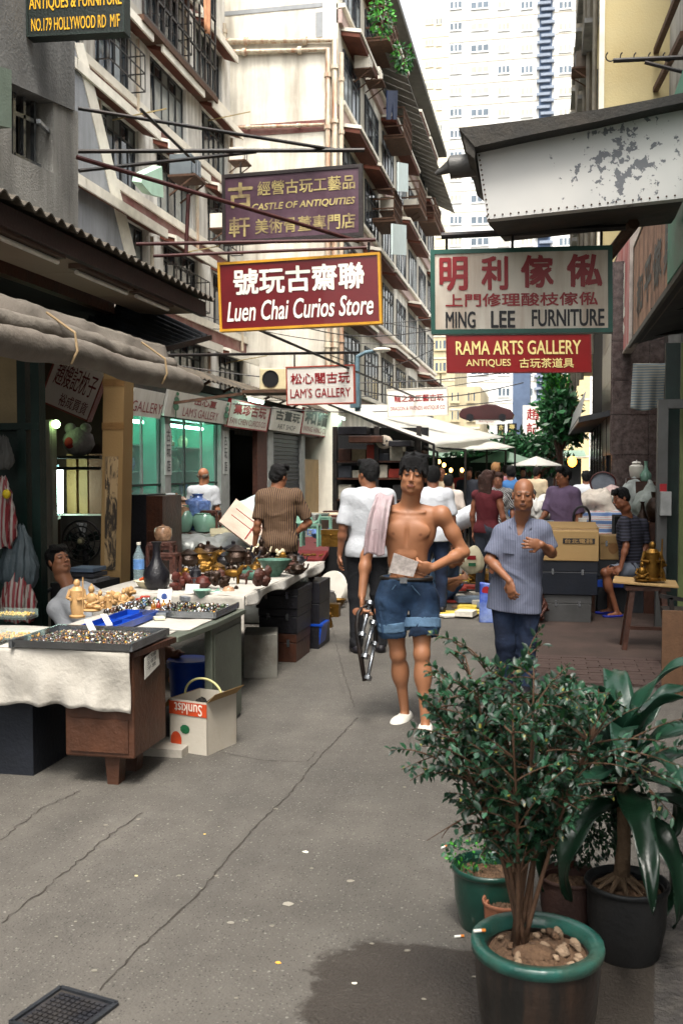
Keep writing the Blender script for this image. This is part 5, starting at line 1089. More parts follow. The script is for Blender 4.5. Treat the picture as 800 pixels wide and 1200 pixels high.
# ---------------------------------------------------------------- small wares
def figurine(kind, h):
    mb = MB(); r = random.uniform
    if kind == 'buddha':
        mb.lathe([(.34*h,0),(.38*h,.04*h),(.3*h,.1*h)], n=12); mb.ball((0,0,.22*h),(.34*h,.26*h,.14*h),10,7); mb.ball((0,-.02*h,.45*h),(.22*h,.18*h,.26*h),10,7); mb.ball((0,-.02*h,.82*h),(.12*h,.13*h,.15*h),9,6)
        for q in (-1,1): mb.tube([(q*.2*h,0,.6*h),(q*.3*h,-.06*h,.38*h),(q*.08*h,-.22*h,.28*h)],[.07*h,.06*h,.05*h],7); mb.ball((q*.26*h,-.1*h,.16*h),(.16*h,.14*h,.09*h),8,5)
        mb.ball((0,0,.98*h),(.05*h,.05*h,.05*h),6,4)
    elif kind == 'standing':
        mb.lathe([(.2*h,0),(.22*h,.05*h),(.15*h,.08*h),(.19*h,.3*h),(.17*h,.55*h),(.19*h,.7*h),(.1*h,.8*h)], n=10, sy=.8); mb.ball((0,-.01*h,.88*h),(.085*h,.09*h,.11*h),9,6)
        for q in (-1,1): mb.tube([(q*.17*h,0,.72*h),(q*.24*h,-.05*h,.5*h),(q*.08*h,-.18*h,.48*h)],[.06*h,.05*h,.04*h],7)
        mb.tube([(.2*h,-.1*h,.1*h),(.22*h,-.12*h,1.05*h)],.02*h,6)
    elif kind == 'horse':
        mb.ball((0,0,.5*h),(.42*h,.17*h,.19*h),10,7); mb.tube([(.32*h,0,.55*h),(.45*h,0,.8*h),(.55*h,0,.86*h)],[.14*h,.09*h,.07*h],8); mb.ball((.6*h,0,.82*h),(.14*h,.06*h,.07*h),8,5)
        for q in (-1,1):
            for x in (-.28,.27): mb.tube([(x*h,q*.09*h,.42*h),(x*h*1.08,q*.09*h,.2*h),(x*h,q*.09*h,0)],[.07*h,.045*h,.04*h],6)
        mb.tube([(-.4*h,0,.55*h),(-.52*h,0,.4*h),(-.5*h,0,.18*h)],[.04*h,.05*h,.02*h],6)
    elif kind == 'lion':
        mb.box(-.3*h,.3*h,-.2*h,.2*h,0,.14*h); mb.ball((-.05*h,0,.42*h),(.25*h,.19*h,.28*h),10,7,lump=.08); mb.ball((.1*h,0,.76*h),(.2*h,.19*h,.2*h),10,7,lump=.12); mb.ball((.26*h,0,.7*h),(.1*h,.11*h,.08*h),8,5)
        for q in (-1,1): mb.tube([(.1*h,q*.12*h,.55*h),(.2*h,q*.13*h,.3*h),(.22*h,q*.13*h,.14*h)],[.09*h,.07*h,.07*h],7)
        mb.ball((-.28*h,0,.5*h),(.1*h,.08*h,.18*h),8,5,lump=.15)
    elif kind == 'teapot':
        mb.lathe([(.25*h,0),(.45*h,.12*h),(.55*h,.4*h),(.42*h,.7*h),(.2*h,.8*h),(.08*h,.84*h),(.09*h,.95*h),(0,1*h)], n=14); mb.tube([(.45*h,0,.3*h),(.75*h,0,.5*h),(.85*h,0,.8*h)],[.12*h,.07*h,.05*h],7)
        mb.tube([(-.45*h,0,.65*h),(-.8*h,0,.65*h),(-.8*h,0,.3*h),(-.48*h,0,.2*h)],.05*h,7)
    elif kind == 'rock':
        for _ in range(9): mb.ball((r(-.25,.25)*h,r(-.16,.16)*h,r(.12,.75)*h),(r(.12,.26)*h,r(.1,.2)*h,r(.12,.25)*h),8,6,lump=.2)
    elif kind == 'stand':
        mb.box(-.4*h,.4*h,-.3*h,.3*h,.9*h,1*h); mb.box(-.36*h,.36*h,-.26*h,.26*h,.78*h,.9*h)
        for x in (-1,1):
            for y in (-1,1): mb.box(x*.38*h-.05*h,x*.38*h+.05*h,y*.27*h-.05*h,y*.27*h+.05*h,0,.9*h)
    elif kind == 'box': mb.box(-.6*h,.6*h,-.4*h,.4*h,0,.7*h); mb.box(-.63*h,.63*h,-.43*h,.43*h,.7*h,1*h); mb.ball((0,-.44*h,.68*h),.08*h,8,5)
    elif kind == 'fish': mb.ball((0,0,.35*h),(.9*h,.3*h,.34*h),12,7); mb.slab([(-.8*h,-.03*h,.35*h),(-1.25*h,-.03*h,.7*h),(-1.1*h,-.03*h,.35*h),(-1.25*h,-.03*h,0)],(0,.06*h,0)); mb.slab([(-.3*h,0,.6*h),(.2*h,0,.95*h),(.3*h,0,.62*h)],(0,.04*h,0))
    elif kind == 'bell': mb.lathe([(.45*h,0),(.42*h,.1*h),(.3*h,.5*h),(.26*h,.75*h),(.1*h,.86*h),(0,.88*h)], n=14); mb.tube([(-.06*h,0,.86*h),(-.07*h,0,1*h),(.07*h,0,1*h),(.06*h,0,.86*h)],.03*h,6)
    elif kind == 'incense': mb.lathe([(.2*h,.25*h),(.42*h,.35*h),(.5*h,.55*h),(.4*h,.75*h),(.45*h,.8*h),(.25*h,.9*h),(.1*h,1*h),(0,1.02*h)], n=14); [mb.tube([(.3*h*math.cos(a),.3*h*math.sin(a),.35*h),(.4*h*math.cos(a),.4*h*math.sin(a),0)],[.08*h,.05*h],6) for a in (.5,2.6,4.7)]
    else: return vase_mb(kind, h, 14)
    return mb
MATN = {'bronze':(BRONZE,'dark bronze'),'brass':(BRASS,'brass'),'wood':(CARVED,'carved reddish'),'ivory':(IVORY,'pale boxwood'),'black':(BLACKP,'black'),'green':(M('verdigris','3f5f52',.5,.45,16,.3,metal=.3),'green patinated'),'red':(M('red_clay','4a1d15',.5,.25,14,.2),'red clay'),'blue':(PORC[0],'blue and white'),'cream':(PORC[3],'cream glazed'),'celadon':(PORC[1],'celadon'),'paint':(PORC[5],'painted'),'white':(M('white_glaze','c9c5bb',.2,.1,6,0,coat=.5),'white')}
KN = {'buddha':'seated buddha figurine','standing':'standing deity figurine','horse':'horse figurine','lion':'guardian lion figurine','teapot':'teapot','rock':'knobbly scholar rock carving','stand':'little stand','box':'lidded box','fish':'fish ornament','bell':'bell','incense':'tripod incense burner','vase':'vase','bottle':'bottle vase','jar':'lidded jar','bowl':'bowl','pot':'lidded pot','meiping':'shouldered vase'}
KO = {'buddha':'buddha_figurine','standing':'deity_figurine','horse':'horse_figurine','lion':'lion_figurine','rock':'rock_carving','stand':'wooden_stand','box':'lidded_box','fish':'fish_ornament','incense':'incense_burner','bottle':'bottle_vase','jar':'lidded_jar','pot':'lidded_pot','meiping':'shouldered_vase'}
def ware(kind, mat, h, px, py, z, where, rz=None, Y=None):
    p = onz(px, py, z) if Y is None else V((at(px,600,Y).x, Y, z)); mb = figurine(kind, h); o = build(KO.get(kind, kind), mb, MATN[mat][0], smooth='auto', loc=(p.x,p.y,z+.001)); o.rotation_euler.z = random.uniform(-.6,.6) if rz is None else rz
    return tag(o, ' '.join(f"{MATN[mat][1]} {KN[kind]} {where}".replace(' of the trestle table',' on the trestle').split()[:16]), KN[kind].split()[-1])
def wares(rows, z, place, kinds, mats, hs=(.12,.2)):
    for ri, (y, xs, nm) in enumerate(rows):
        for i, x in enumerate(xs): ware(random.choice(kinds), random.choice(mats), random.uniform(*hs), x+random.uniform(-3,3), y+random.uniform(-2,2), z, f"{ordn[i]} from left, {nm} {place}")
# ---------------------------------------------------------------- front desk on the left
A = onz(160,764,.70); B = onz(285,704,.70); XR = -2.02; ZT = .70
Y0 = onz(127,919).y-.05; Y1 = onz(249,866).y; Y2 = onz(284,838).y; XR = (onz(249,866).x+onz(284,838).x)/2
xl = at(77,880,Y0).x; XD = at(157,800,Y0).x; Y05 = onx(195,860,XD).y
dk = thing('wooden_desk', 'brown wooden desk with a stubby foot under the bead tray at the left', 'desk', (XR-.3,Y0,0))
zb = at(120,888,Y0).z
build('pedestal', MB().box(xl,XD,Y0,Y05,zb,ZT-.03), WOODM, dk, bevel=.01)
mb = MB(); fx0, fx1 = at(118,900,Y0).x, at(136,900,Y0).x; mb.slab([(fx0,Y0+.05,zb),(fx1,Y0+.05,zb),(fx1-.01,Y0+.05,0),(fx0+.015,Y0+.05,0)],(0,.08,0)); build('foot', mb, WOODM, dk)
build('foot', MB().slab([(fx0,Y05-.15,zb),(fx1,Y05-.15,zb),(fx1-.01,Y05-.15,0),(fx0+.015,Y05-.15,0)],(0,.08,0)), WOODM, dk)
build('drawer_front', MB().box(xl+.03,XD-.03,Y0-.008,Y0+.0,zb+.03,zb+.20), WOODM, dk)
build('desk_top', MB().slab([(-4.3,Y0-.02,ZT),(XD+.01,Y0-.02,ZT),(XD+.05,Y05+.03,ZT),(-4.3,Y0+.45,ZT)],(0,0,-.03)), WOODD, dk)
d2 = thing('steel_desk', 'grey green steel desk pedestal beside the orange carton, street side', 'desk', (XR-.4,Y1,0))
build('pedestal', MB().box(XR-.05,XR,Y1,Y2,0.02,ZT-.035), STEELG, d2, bevel=.008)
build('desk_top', MB().slab([(-2.75,Y05+.03,ZT-.001),(XD+.06,Y05+.035,ZT-.001),(XR+.02,Y1,ZT-.001),(XR+.02,Y2+.03,ZT-.001),(-2.75,Y2+.03,ZT-.001)],(0,0,-.033)), STEELG, d2, bevel=.005); build('plinth', MB().box(XR-.045,XR-.005,Y1+.02,Y2-.02,0,.02), BLACKP, d2)
build('side_panel', MB().box(XR+.001,XR+.006,Y1+.03,Y2-.03,.08,ZT-.08), STEELG, d2)
cl = MB(); cx0, cx1 = at(-40,790,Y0).x, at(157,790,Y0).x
cl.sheet(lambda u, v: (cx0+(cx1-cx0)*u, Y0-.045-.012*math.sin(u*23+v*3)*v-.010*math.sin(u*9-v*5)-.012*v*math.sin(u*41), ZT+.004-(.275+.010*math.sin(u*7)+.008*math.sin(u*31)+.03*u)*v), 90, 14, .003)
o = build('table_cloth', cl, CLOTHW, smooth=True, origin=(cx0,Y0,ZT)); tag(o, 'creased white cloth hanging down the front of the wooden desk', 'cloth')
cl = MB(); cl.sheet(lambda u, v: (-4.2+(XD+4.19)*u, Y0-.03+.66*v, ZT+.004+.002*math.sin(u*30)*math.sin(v*11)), 60, 20, .003); o = build('table_cloth', cl, CLOTHW, smooth=True, origin=(-4.2,Y0,ZT)); tag(o, 'white cloth lying flat over the top of the wooden desk', 'cloth')
cl = MB(); cl.sheet(lambda u, v: (-2.73+(XR-.03+2.73)*u, Y05+.25+(Y2-Y05-.25)*v, ZT+.004+.003*math.sin(u*19+v*7)), 40, 20, .003); o = build('paper_cover', cl, CLOTHW, smooth=True, origin=(-3.3,Y05,ZT)); tag(o, 'white paper covering the steel desk top behind the blue tray', 'paper')
mb = MB(); mb.slab([(XD+.016,Y0+.10,ZT-.16),(XD+.016,Y0+.30,ZT-.12),(XD+.016,Y0+.28,ZT-.02),(XD+.016,Y0+.10,ZT-.05)],(.002,0,0)); o = build('price_note', mb, M('note_paper','d5d2ca',.7,.05), origin=(XR,Y0,ZT)); tag(o, 'white handwritten note taped to the desk corner', 'note')
O_ = V((XD+.019,Y0+.12,ZT-.13)); t = o; 
for i in range(3): lettering(o, '古玉價目'[i:i+3] if i < 2 else '平售', O_-V((XR,Y0,ZT)), V((0,.14,.015)), V((0,0,.09)), (.05,.66-.3*i,.9,.9-.3*i), BLKT, 0, 0, .001)
# bead tray
tx0, tx1 = at(24,757,Y0).x, XD-.0; ty0, ty1 = Y0-.06, Y0+.42; zt_ = ZT+.012
tr = thing('metal_tray', 'long shallow steel tray on the wooden desk heaped with beads', 'tray', (tx0,ty0,zt_))
mb = MB(); mb.box(tx0,tx1,ty0,ty1,zt_,zt_+.006); build('tray_floor', mb, CHROME, tr)
mb = MB(); mb.slab([(tx0-.02,ty0-.02,zt_+.04),(tx1+.02,ty0-.02,zt_+.04),(tx1,ty0,zt_),(tx0,ty0,zt_)],(0,.005,0)); mb.box(tx0-.02,tx0,ty0-.02,ty1,zt_+.0,zt_+.038); mb.box(tx1,tx1+.02,ty0,ty1+.0,zt_,zt_+.041); mb.box(tx0-.02,tx1+.02,ty1,ty1+.02,zt_,zt_+.04); build('rim', mb, CHROME, tr, kind='stuff')
BEADM = [M('bead_dark','19130f',.25,.3,20,0,coat=.6), M('bead_brown','4a2b18',.3,.3,20,0,coat=.6), M('bead_green','3a4a2c',.3,.3,20,0,coat=.5), M('bead_pearl','cfc5b0',.25,.1,20,0,coat=.6), M('bead_gold','a37a34',.3,.2,20,0,metal=.8), M('bead_silver','8a8c90',.25,.2,20,0,metal=.9), M('bead_blue','28507a',.3,.2,20,0,coat=.6)]
def heap(name, label, x0, x1, y0, y1, z, n, r, hmax, wts=(8,5,3,1.2,1.5,1.5,.5), cat='beads'):
    mb = MB()
    for _ in range(n):
        u, v = random.random(), random.random(); hh = hmax*(math.sin(math.pi*u)**.4)*(math.sin(math.pi*v)**.5)*random.uniform(.3,1); rr = r*random.uniform(.55,1.3)
        mb.ball((x0+(x1-x0)*u, y0+(y1-y0)*v, z+rr*.6+hh), (rr,rr*random.uniform(.7,1.2),rr), 6, 4, random.choices(range(7), wts)[0])
    o = build(name, mb, BEADM, smooth=True, kind='stuff'); o['label'] = label; o['category'] = cat; return o
heap('bead_heap', 'dark glittering heap of beads and trinkets filling the steel tray', tx0+.03, tx1-.02, ty0+.01, ty1-.03, zt_+.006, 3600, .0072, .03, (9,6,2,.6,1.2,1,.12))
for i, (px, py, c_) in enumerate(((22,750,'d89a3c'),(-15,752,'c9822a'),(18,724,'d8b24a'))):
    p = onz(px,py,ZT+.01); t = thing('jewel_case', ['clear case of amber beads at the left end of the steel tray','amber bead case at the left picture edge on the desk','gold ring case standing behind the amber bead case'][i], 'case', tuple(p))
    mb = MB(); w2 = .11; build('tray_floor', MB().box(p.x-w2,p.x+w2,p.y-.07,p.y+.07,p.z,p.z+.012), M('dark_red_velvet','3a0f0f',.9), t)
    mb = MB()
    for _ in range(140): mb.ball((p.x+random.uniform(-.1,.1),p.y+random.uniform(-.06,.06),p.z+.018+random.uniform(0,.012)),.0075,6,4)
    build('bead', mb, M('amber_'+c_, c_, .2,.3,30,0,coat=.7,metal=.2), t, kind='stuff', smooth=True)
    mb = MB()
    for a, b, c, d in ((p.x-w2-.004,p.x-w2,p.y-.07,p.y+.07),(p.x+w2,p.x+w2+.004,p.y-.07,p.y+.07),(p.x-w2-.004,p.x+w2+.004,p.y-.074,p.y-.07),(p.x-w2-.004,p.x+w2+.004,p.y+.07,p.y+.074)): mb.box(a,b,c,d,p.z,p.z+.05)
    build('glass_side', mb, GL, t, kind='stuff')
# blue tray, paper slips, small things behind the beads
p = onz(120,741,ZT+.01); q = onz(155,727,ZT+.01); bt = thing('blue_tray', 'bright blue plastic tray with compartments and white paper slips on the desk', 'tray', tuple(p))
x0, x1, y0, y1 = onz(98,742,ZT).x, onz(155,735,ZT).x+.02, onz(100,743,ZT).y, onz(100,722,ZT).y; build('tray_floor', MB().box(x0,x1,y0,y1,ZT+.012,ZT+.018), BLUEP, bt)
mb = MB(); mb.box(x0,x1,y0-.006,y0,ZT+.012,ZT+.05); build('side', mb, BLUEP, bt); build('side', MB().box(x0,x1,y1,y1+.006,ZT+.012,ZT+.05), BLUEP, bt); build('side', MB().box(x0-.006,x0,y0-.006,y1+.006,ZT+.012,ZT+.05), BLUEP, bt); build('side', MB().box(x1,x1+.006,y0-.006,y1+.006,ZT+.012,ZT+.05), BLUEP, bt)
build('divider', MB().box((x0+x1)/2-.003,(x0+x1)/2+.003,y0,y1,ZT+.018,ZT+.04), BLUEP, bt); build('divider', MB().box(x0,x1,(y0+y1)/2-.003,(y0+y1)/2+.003,ZT+.018,ZT+.04), BLUEP, bt)
for k, (a, b) in enumerate(((108,736),(127,729))):
    p = onz(a,b,ZT+.05); mb = MB(); mb.slab([p+V((-.07,.05,.03)),p+V((-.04,.07,.03)),p+V((.05,-.05,-.01)),p+V((.02,-.07,-.01))],(0,0,.006)); o = build('price_slip', mb, OFFW2, origin=tuple(p)); tag(o, ['left white price slip lying across the blue tray','right white price slip lying across the blue tray'][k], 'slip')
ware('standing','ivory',.24,91,724,ZT+.01,'tallest, left of the blue tray on the desk',0); ware('buddha','ivory',.17,108,716,ZT+.01,'laughing, second from left behind the blue tray',0)
for k, (x, y) in enumerate(((118,713),(127,714),(136,709),(145,711),(153,707))): ware(('buddha','standing','rock','buddha','rock')[k],'ivory',.12,x,y,ZT+.01,f'behind the blue tray, {ordn[k+2]} in row',.3*k)
heap('silver_trinkets', 'small heap of dark and silver trinkets right of the boxwood figures', onz(140,716,ZT).x, onz(170,716,ZT).x, onz(140,722,ZT).y, onz(140,706,ZT).y, ZT+.012, 160, .016, .02, (6,4,2,2,0,5,2))
for k in range(14):
    px, py = 165+random.uniform(-8,85), 715+random.uniform(-14,12); 
    if px > 175+(733-py)*3: continue
    c_ = random.choice(['b9b2a2','2c4a9a','8a5a2c','d9d5cb','6a6f74','a3341f','dcd2b0']); p = onz(px,py,ZT+.012); mb = MB(); a = random.random()*3; s1, s2 = random.uniform(.03,.06), random.uniform(.02,.04)
    mb.box(-s1,s1,-s2,s2,0,random.uniform(.004,.03)); o = build('trinket_card', mb, M('card_'+c_, c_, .5,.3,30,.1), loc=tuple(p), rz=a); tag(o, f"{ordn[k]} small flat {dict(b9b2a2='buff',d9d5cb='white',dcd2b0='cream').get(c_,dict([('2c4a9a','blue'),('8a5a2c','brown'),('6a6f74','grey'),('a3341f','red')]).get(c_,'pale'))} trinket card, going right over the paper covered desk", 'card')
for k, (px, c_) in enumerate(((180,'8a5a18'),(186,'7a2a18'),(192,'9a6a20'),(199,'5a3a18'))):
    o = build('perfume_bottle', MB().lathe([(.014,0),(.016,.03),(.012,.045),(.005,.05),(.006,.065),(0,.066)],n=10), M('bottle_'+c_, c_, .15,.2,10,0,coat=.6), smooth='auto', loc=tuple(onz(px,716-k*.5,ZT+.01))); tag(o, f'{ordn[k]} from left of four little amber bottles on the desk', 'bottle')
for k, (x, y, w_, h_) in enumerate(((192,707,.10,.09),(224,702,.10,.10))):
    p = onz(x,y,ZT+.01); mb = MB(); mb.box(-w_/2,w_/2,0,.008,0,h_); t = thing('photo_card', ['framed photo card leaning at the back of the desk, left','white card leaning at the back of the desk, right'][k], 'card', tuple(p)); mb.v = [(a+p.x,b+c*.35+p.y,c+p.z) for a,b,c in mb.v]; build('card', mb, OFFW2, t)
    if k == 0: mb = MB(); mb.ball((p.x,p.y+.012,p.z+.04),(.022,.004,.028),10,6); build('picture', mb, M('photo_blue','39508c',.4,.6,30), t)
for k, (x, y) in enumerate(((237,703),(254,700),(268,699),(276,697))): ware(('bowl','fish','pot','lion')[k], ('celadon','celadon','paint','bronze')[k], .07, x, y, ZT+.01, f'{ordn[k]} from left at the far edge of the steel desk')
# small dish rim tray at far right corner of the desk
mb = MB(); y_ = Y2-.12; mb.box(XR-.5,XR-.01,Y1+.1,Y2-.02,ZT+.012,ZT+.018); mb.box(XR-.02,XR-.01,Y1+.1,Y2-.02,ZT+.018,ZT+.05); mb.box(XR-.5,XR-.02,Y1+.09,Y1+.1,ZT+.012,ZT+.05); o = build('steel_tray', mb, CHROME, origin=(XR,Y2,ZT), kind=None); tag(o, 'small steel tray at the street corner of the steel desk', 'tray')
heap('trinket_heap', 'tangle of small trinkets in the small steel tray at the desk corner', XR-.45, XR-.03, Y1+.12, Y2-.04, ZT+.02, 260, .012, .03, (6,4,3,1,1,2,.3))
# tub and carton
tb_ = thing('blue_tub', 'round blue plastic tub under the steel desk with feet resting on its lid', 'tub', tuple(at(222,805,6.15)*1)); tb_['_b'] = tuple(V((at(222,805,6.15).x,6.15,0))); tb_.location = tb_['_b']; c_ = V(tb_['_b']); zt2 = at(222,772,6.15).z
build('bucket', MB().lathe([(.11,0),(.115,.02),(.135,zt2-.03)], c_, 24), BLUEP, tb_, smooth='auto'); build('lid', MB().lathe([(.145,zt2-.05),(.15,zt2-.01),(.14,zt2),(0,zt2+.002)], c_, 24), BLUEP, tb_, smooth='auto')
c0 = onz(243,886); c1 = onz(193,878); bw = .27; ct = thing('fruit_carton', 'open white and orange fruit carton with printed upside down lettering beside the steel desk', 'carton', tuple(c0)); ux = (c1-c0); ux.z = 0; ux = ux.normalized()*.26; uy = V((-ux.y,ux.x,0)).normalized()*-.30; hz = .30
if uy.y < 0: uy = -uy
CW = M('white_carton','b9b2a5',.8,.06,6,.1,dirt='8a7a66',damt=.4,dsc=3); th_ = .006; cor = [c0, c0+uy, c0+uy+ux, c0+ux]
for i in range(4):
    a, b = cor[i], cor[(i+1)%4]; mb = MB(); n_ = (b-a).cross(V((0,0,1))).normalized()*th_; mb.slab([a, b, b+V((0,0,hz)), a+V((0,0,hz))], n_ if (a+b-c0*2-uy-ux).dot(n_) < 0 else -n_); build('side', mb, CW, ct)
build('flap', MB().slab([c0+V((0,0,hz)), c0+uy+V((0,0,hz)), c0+uy-ux*.2+V((0,0,hz+.05)), c0-ux*.2+V((0,0,hz+.05))],(0,0,.004)), CARD, ct); build('flap', MB().slab([c0+ux+V((0,0,hz)), c0+ux+V((0,0,hz))+uy, c0+uy+ux*1.2+V((0,0,hz-.06)), c0+ux*1.2+V((0,0,hz-.06))],(0,0,.004)), CARD, ct)
ORG = M('orange_print','b5401a',.7,.15,12); NF = V((uy.x,uy.y,0)).normalized()*-1; Of = c0+ux+NF*.002; Uf = -ux; Wf = V((0,0,hz))
build('print_band', MB().slab([Of+Wf*.72+NF*.001, Of+Uf+Wf*.72+NF*.001, Of+Uf+Wf*.97+NF*.001, Of+Wf*.97+NF*.001], NF*.001), ORG, ct)
lettering(ct, 'Sunkist', Of+Uf+Wf+NF*.001, -Uf, -Wf, (.12,.05,.85,.26), M('pale_letter','d8cfc2',.6), .02, 0, .002)
mb = MB(); cc = Of+Uf*.18+Wf*.22+NF*.001; mb.add([cc+Uf*math.cos(k*.35)*.15+Wf*math.sin(k*.35)*.17 for k in range(18)],[tuple(range(18))]); build('orange_print', mb, ORG, ct)
mb = MB(); cc = Of+Uf*.42+Wf*.45+NF*.001; mb.add([cc+Uf*math.cos(k*.7)*.13+Wf*math.sin(k*.7)*.09 for k in range(9)],[tuple(range(9))]); build('leaf_print', mb, GRNT, ct)
build('hoop', MB().tube([c0+ux*.5+uy*.5+ux*math.cos(a)*.5+V((0,0,hz+.0+math.sin(a)*.10)) for a in [k*.2 for k in range(16)]], .007, 6), M('pale_hoop','b5b07a',.6), ct)
mb = MB(); 
for _ in range(14): mb.ball(c0+ux*random.uniform(.15,.85)+uy*random.uniform(.15,.85)+V((0,0,hz*.75)), .035, 7, 5, 0, None, .2)
build('contents', mb, M('dark_rags','2c2a26',.9,.4), ct, kind='stuff')
mb = MB(); p = onz(88,884); mb.box(p.x-.05,p.x+.62,p.y+.05,p.y+.3,0.0,.045); o = build('plank', mb, M('dirty_white_board','a09a90',.8,.15,5), origin=tuple(p)); tag(o, 'dirty white board lying on the ground under the wooden desk', 'board')
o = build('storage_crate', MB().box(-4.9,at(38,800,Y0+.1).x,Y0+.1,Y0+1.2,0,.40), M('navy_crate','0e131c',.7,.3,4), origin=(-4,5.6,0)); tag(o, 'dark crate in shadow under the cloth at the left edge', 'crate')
# ---------------------------------------------------------------- second table
T2 = .75; ya2, yb2_ = onz(308,698,T2).y, onz(364,658,T2).y; xr2 = -2.02
tt = thing('trestle_table', 'long trestle table under a white cloth behind the steel desk', 'table', (-3,8,0))
build('tabletop', MB().box(-3.1,xr2,ya2,yb2_,T2-.04,T2-.006), WOODM, tt)
for x in (-3.0,xr2-.08):
    for y in (ya2+.1,yb2_-.1): build('leg', MB().box(x-.025,x+.025,y-.025,y+.025,0,T2-.04), WOODD, tt)
mb = MB(); mb.sheet(lambda u, v: (-3.12+(xr2+3.14)*u, ya2-.02+(yb2_-ya2+.04)*v, T2+.003*math.sin(u*31+v*9)), 50, 40, .004); mb.sheet(lambda u, v: (-3.12+(xr2+3.14)*u, ya2-.03-.02*v*math.sin(u*26)-.008*v*math.sin(u*60), T2-.002-.26*v), 70, 10, .003); mb.sheet(lambda u, v: (xr2+.022+.02*v*math.sin(u*22), ya2-.02+(yb2_-ya2)*u, T2-.002-(.07+.02*math.sin(u*17))*v), 60, 6, .003)
o = build('table_cloth', mb, CLOTHW, smooth=True, origin=(-3,ya2,T2)); tag(o, 'long white cloth over the trestle table covered with bronzes', 'cloth')
random.seed(5)
DK = ['bronze','bronze','bronze','black','wood','bronze','black']
wares([(690,[207,222,236,250,262],'front row,')], T2, 'of the trestle table', ['rock','buddha','lion','teapot','rock'], ['wood','bronze','red','bronze'], (.10,.15))
wares([(677,[212,226,241,255,270,284],'second row,')], T2, 'of the trestle table', ['lion','teapot','buddha','incense','rock'], DK+['brass'], (.11,.16))
wares([(668,[222,235,248,262,276,290],'third row,'),(661,[232,246,260,275,290,305],'fourth row,')], T2, 'of the trestle table', ['standing','lion','incense','horse','buddha','teapot'], DK+['brass'], (.15,.24))
ware('fish','green',.12,293,680,T2,'large, facing left in the middle of the trestle table',2.9); ware('bowl','green',.14,322,676,T2,'big and dish shaped near the right end of the trestle table',0); ware('rock','wood',.19,309,692,T2,'standing on the front cloth edge, middle right',.3); ware('teapot','brass',.1,299,672,T2,'low, behind the green fish',0)
wares([(672,[333,342,350],'right end,'),(663,[320,331,342,352],'far right end,')], T2, 'of the trestle table', ['teapot','lion','incense','box','bell'], DK+['brass','paint'], (.08,.13))
wares([(684,[218,232,246,258,271,283],'front gap'),(655,[255,270,285,300,313,326],'hindmost row,'),(668,[303,311,327,336],'right half,')], T2, 'of the trestle table', ['buddha','lion','teapot','rock','bell','standing','horse'], ['bronze','black','bronze','wood','brass','cream'], (.09,.17))
for k in range(16):
    px = 262+k*8.5; kd2 = random.choice(['jar','vase','box','teapot','bottle','bell','stand']); m2 = random.choice(['black','brass','white','blue','cream','wood','celadon']); y2 = 10.3+.25*(k%3); p = at(px, 640-(k%3)*9, y2); o = build(KO.get(kd2,kd2), figurine(kd2, random.uniform(.14,.26)), MATN[m2][0], smooth='auto', loc=tuple(p)); tag(o, f'{MATN[m2][1]} {KN[kd2]} heaped on the tarpaulin, {("front","middle","back")[k%3]} rank, {ordn[k//3]} from left', KN[kd2].split()[-1])
# tall stuff at the left of the trestle table
ware('bottle','black',.34,184,690,T2,'tallest, beside the water bottle on the trestle table',0); ware('stand','wood',.22,196,682,T2,'low altar type at the left of the trestle table',0); ware('stand','wood',.26,190,672,T2,'taller one behind the small altar stand',0.1); ware('pot','paint',.13,191,655,.98,'on top of the dark altar stand',0,Y=8.3)
p = onz(163,682,T2); wb = thing('water_bottle', 'clear plastic water bottle with blue label on the trestle table', 'bottle', tuple(p)); build('bottle', MB().lathe([(.038,0),(.042,.02),(.042,.2),(.02,.25),(.014,.27),(.014,.285)],p,14), M('clear_plastic','8fa3a8',.1,.1,4,0,alpha=.5), wb, smooth='auto'); build('label', MB().lathe([(.0425,.10),(.0430,.101),(.0430,.175),(.0425,.176)],p,14), M('blue_label','5a82b8',.5,.3,40), wb); build('cap', MB().lathe([(.016,.285),(.016,.305),(0,.306)],p,12), WHITE2, wb)
p = onz(165,700,ZT); bs_ = thing('white_basin', 'white enamel basin with orange peel beside the leaning man\'s hand', 'basin', tuple(p)); build('bowl', MB().lathe([(.06,0),(.10,.05),(.115,.055),(.105,.052),(.05,.01),(0,.01)],p+V((0,.15,.05)),20), PORC[3], bs_, smooth='auto'); build('peel', MB().tube([p+V((-.06,.13,.11)),p+V((0,.12,.13)),p+V((.07,.14,.105))],[.01,.018,.008],6), M('orange_peel','b54a1c',.6), bs_)
# stacked black cases, carton, blue crate beside the trestle table
def case_(name, label, x0, x1, y0, y1, z0, z1, m, cat='case', lid=True, clasp=CHROME, handle=False):
    t = thing(name, label, cat, ((x0+x1)/2,(y0+y1)/2,z0)); zl = z0+(z1-z0)*.68
    build('body', MB().box(x0,x1,y0,y1,z0,zl-.002), m, t, bevel=.006); build('lid', MB().box(x0-.004,x1+.004,y0-.004,y1+.004,zl,z1), m, t, bevel=.006)
    for q in (.25,.75): build('clasp', MB().box(x0+(x1-x0)*q-.012,x0+(x1-x0)*q+.012,y0-.010,y0-.0045,zl-.03,zl+.03), clasp, t)
    if handle: build('handle', MB().tube([((x0+x1)/2-.06,y0-.006,zl-.01),((x0+x1)/2-.05,y0-.03,zl-.01),((x0+x1)/2+.05,y0-.03,zl-.01),((x0+x1)/2+.06,y0-.006,zl-.01)],.008,6), BLACKP, t)
    return t
YK = onz(335,776).y; xa, xb = at(308,775,YK).x, at(347,775,YK).x; zz = [0, .24, .45, .62]
case_('wooden_case','brown wooden case at the bottom of the dark stack under the trestle table',xa+.02,xb,YK,YK+.5,zz[0],zz[1],WOODD)
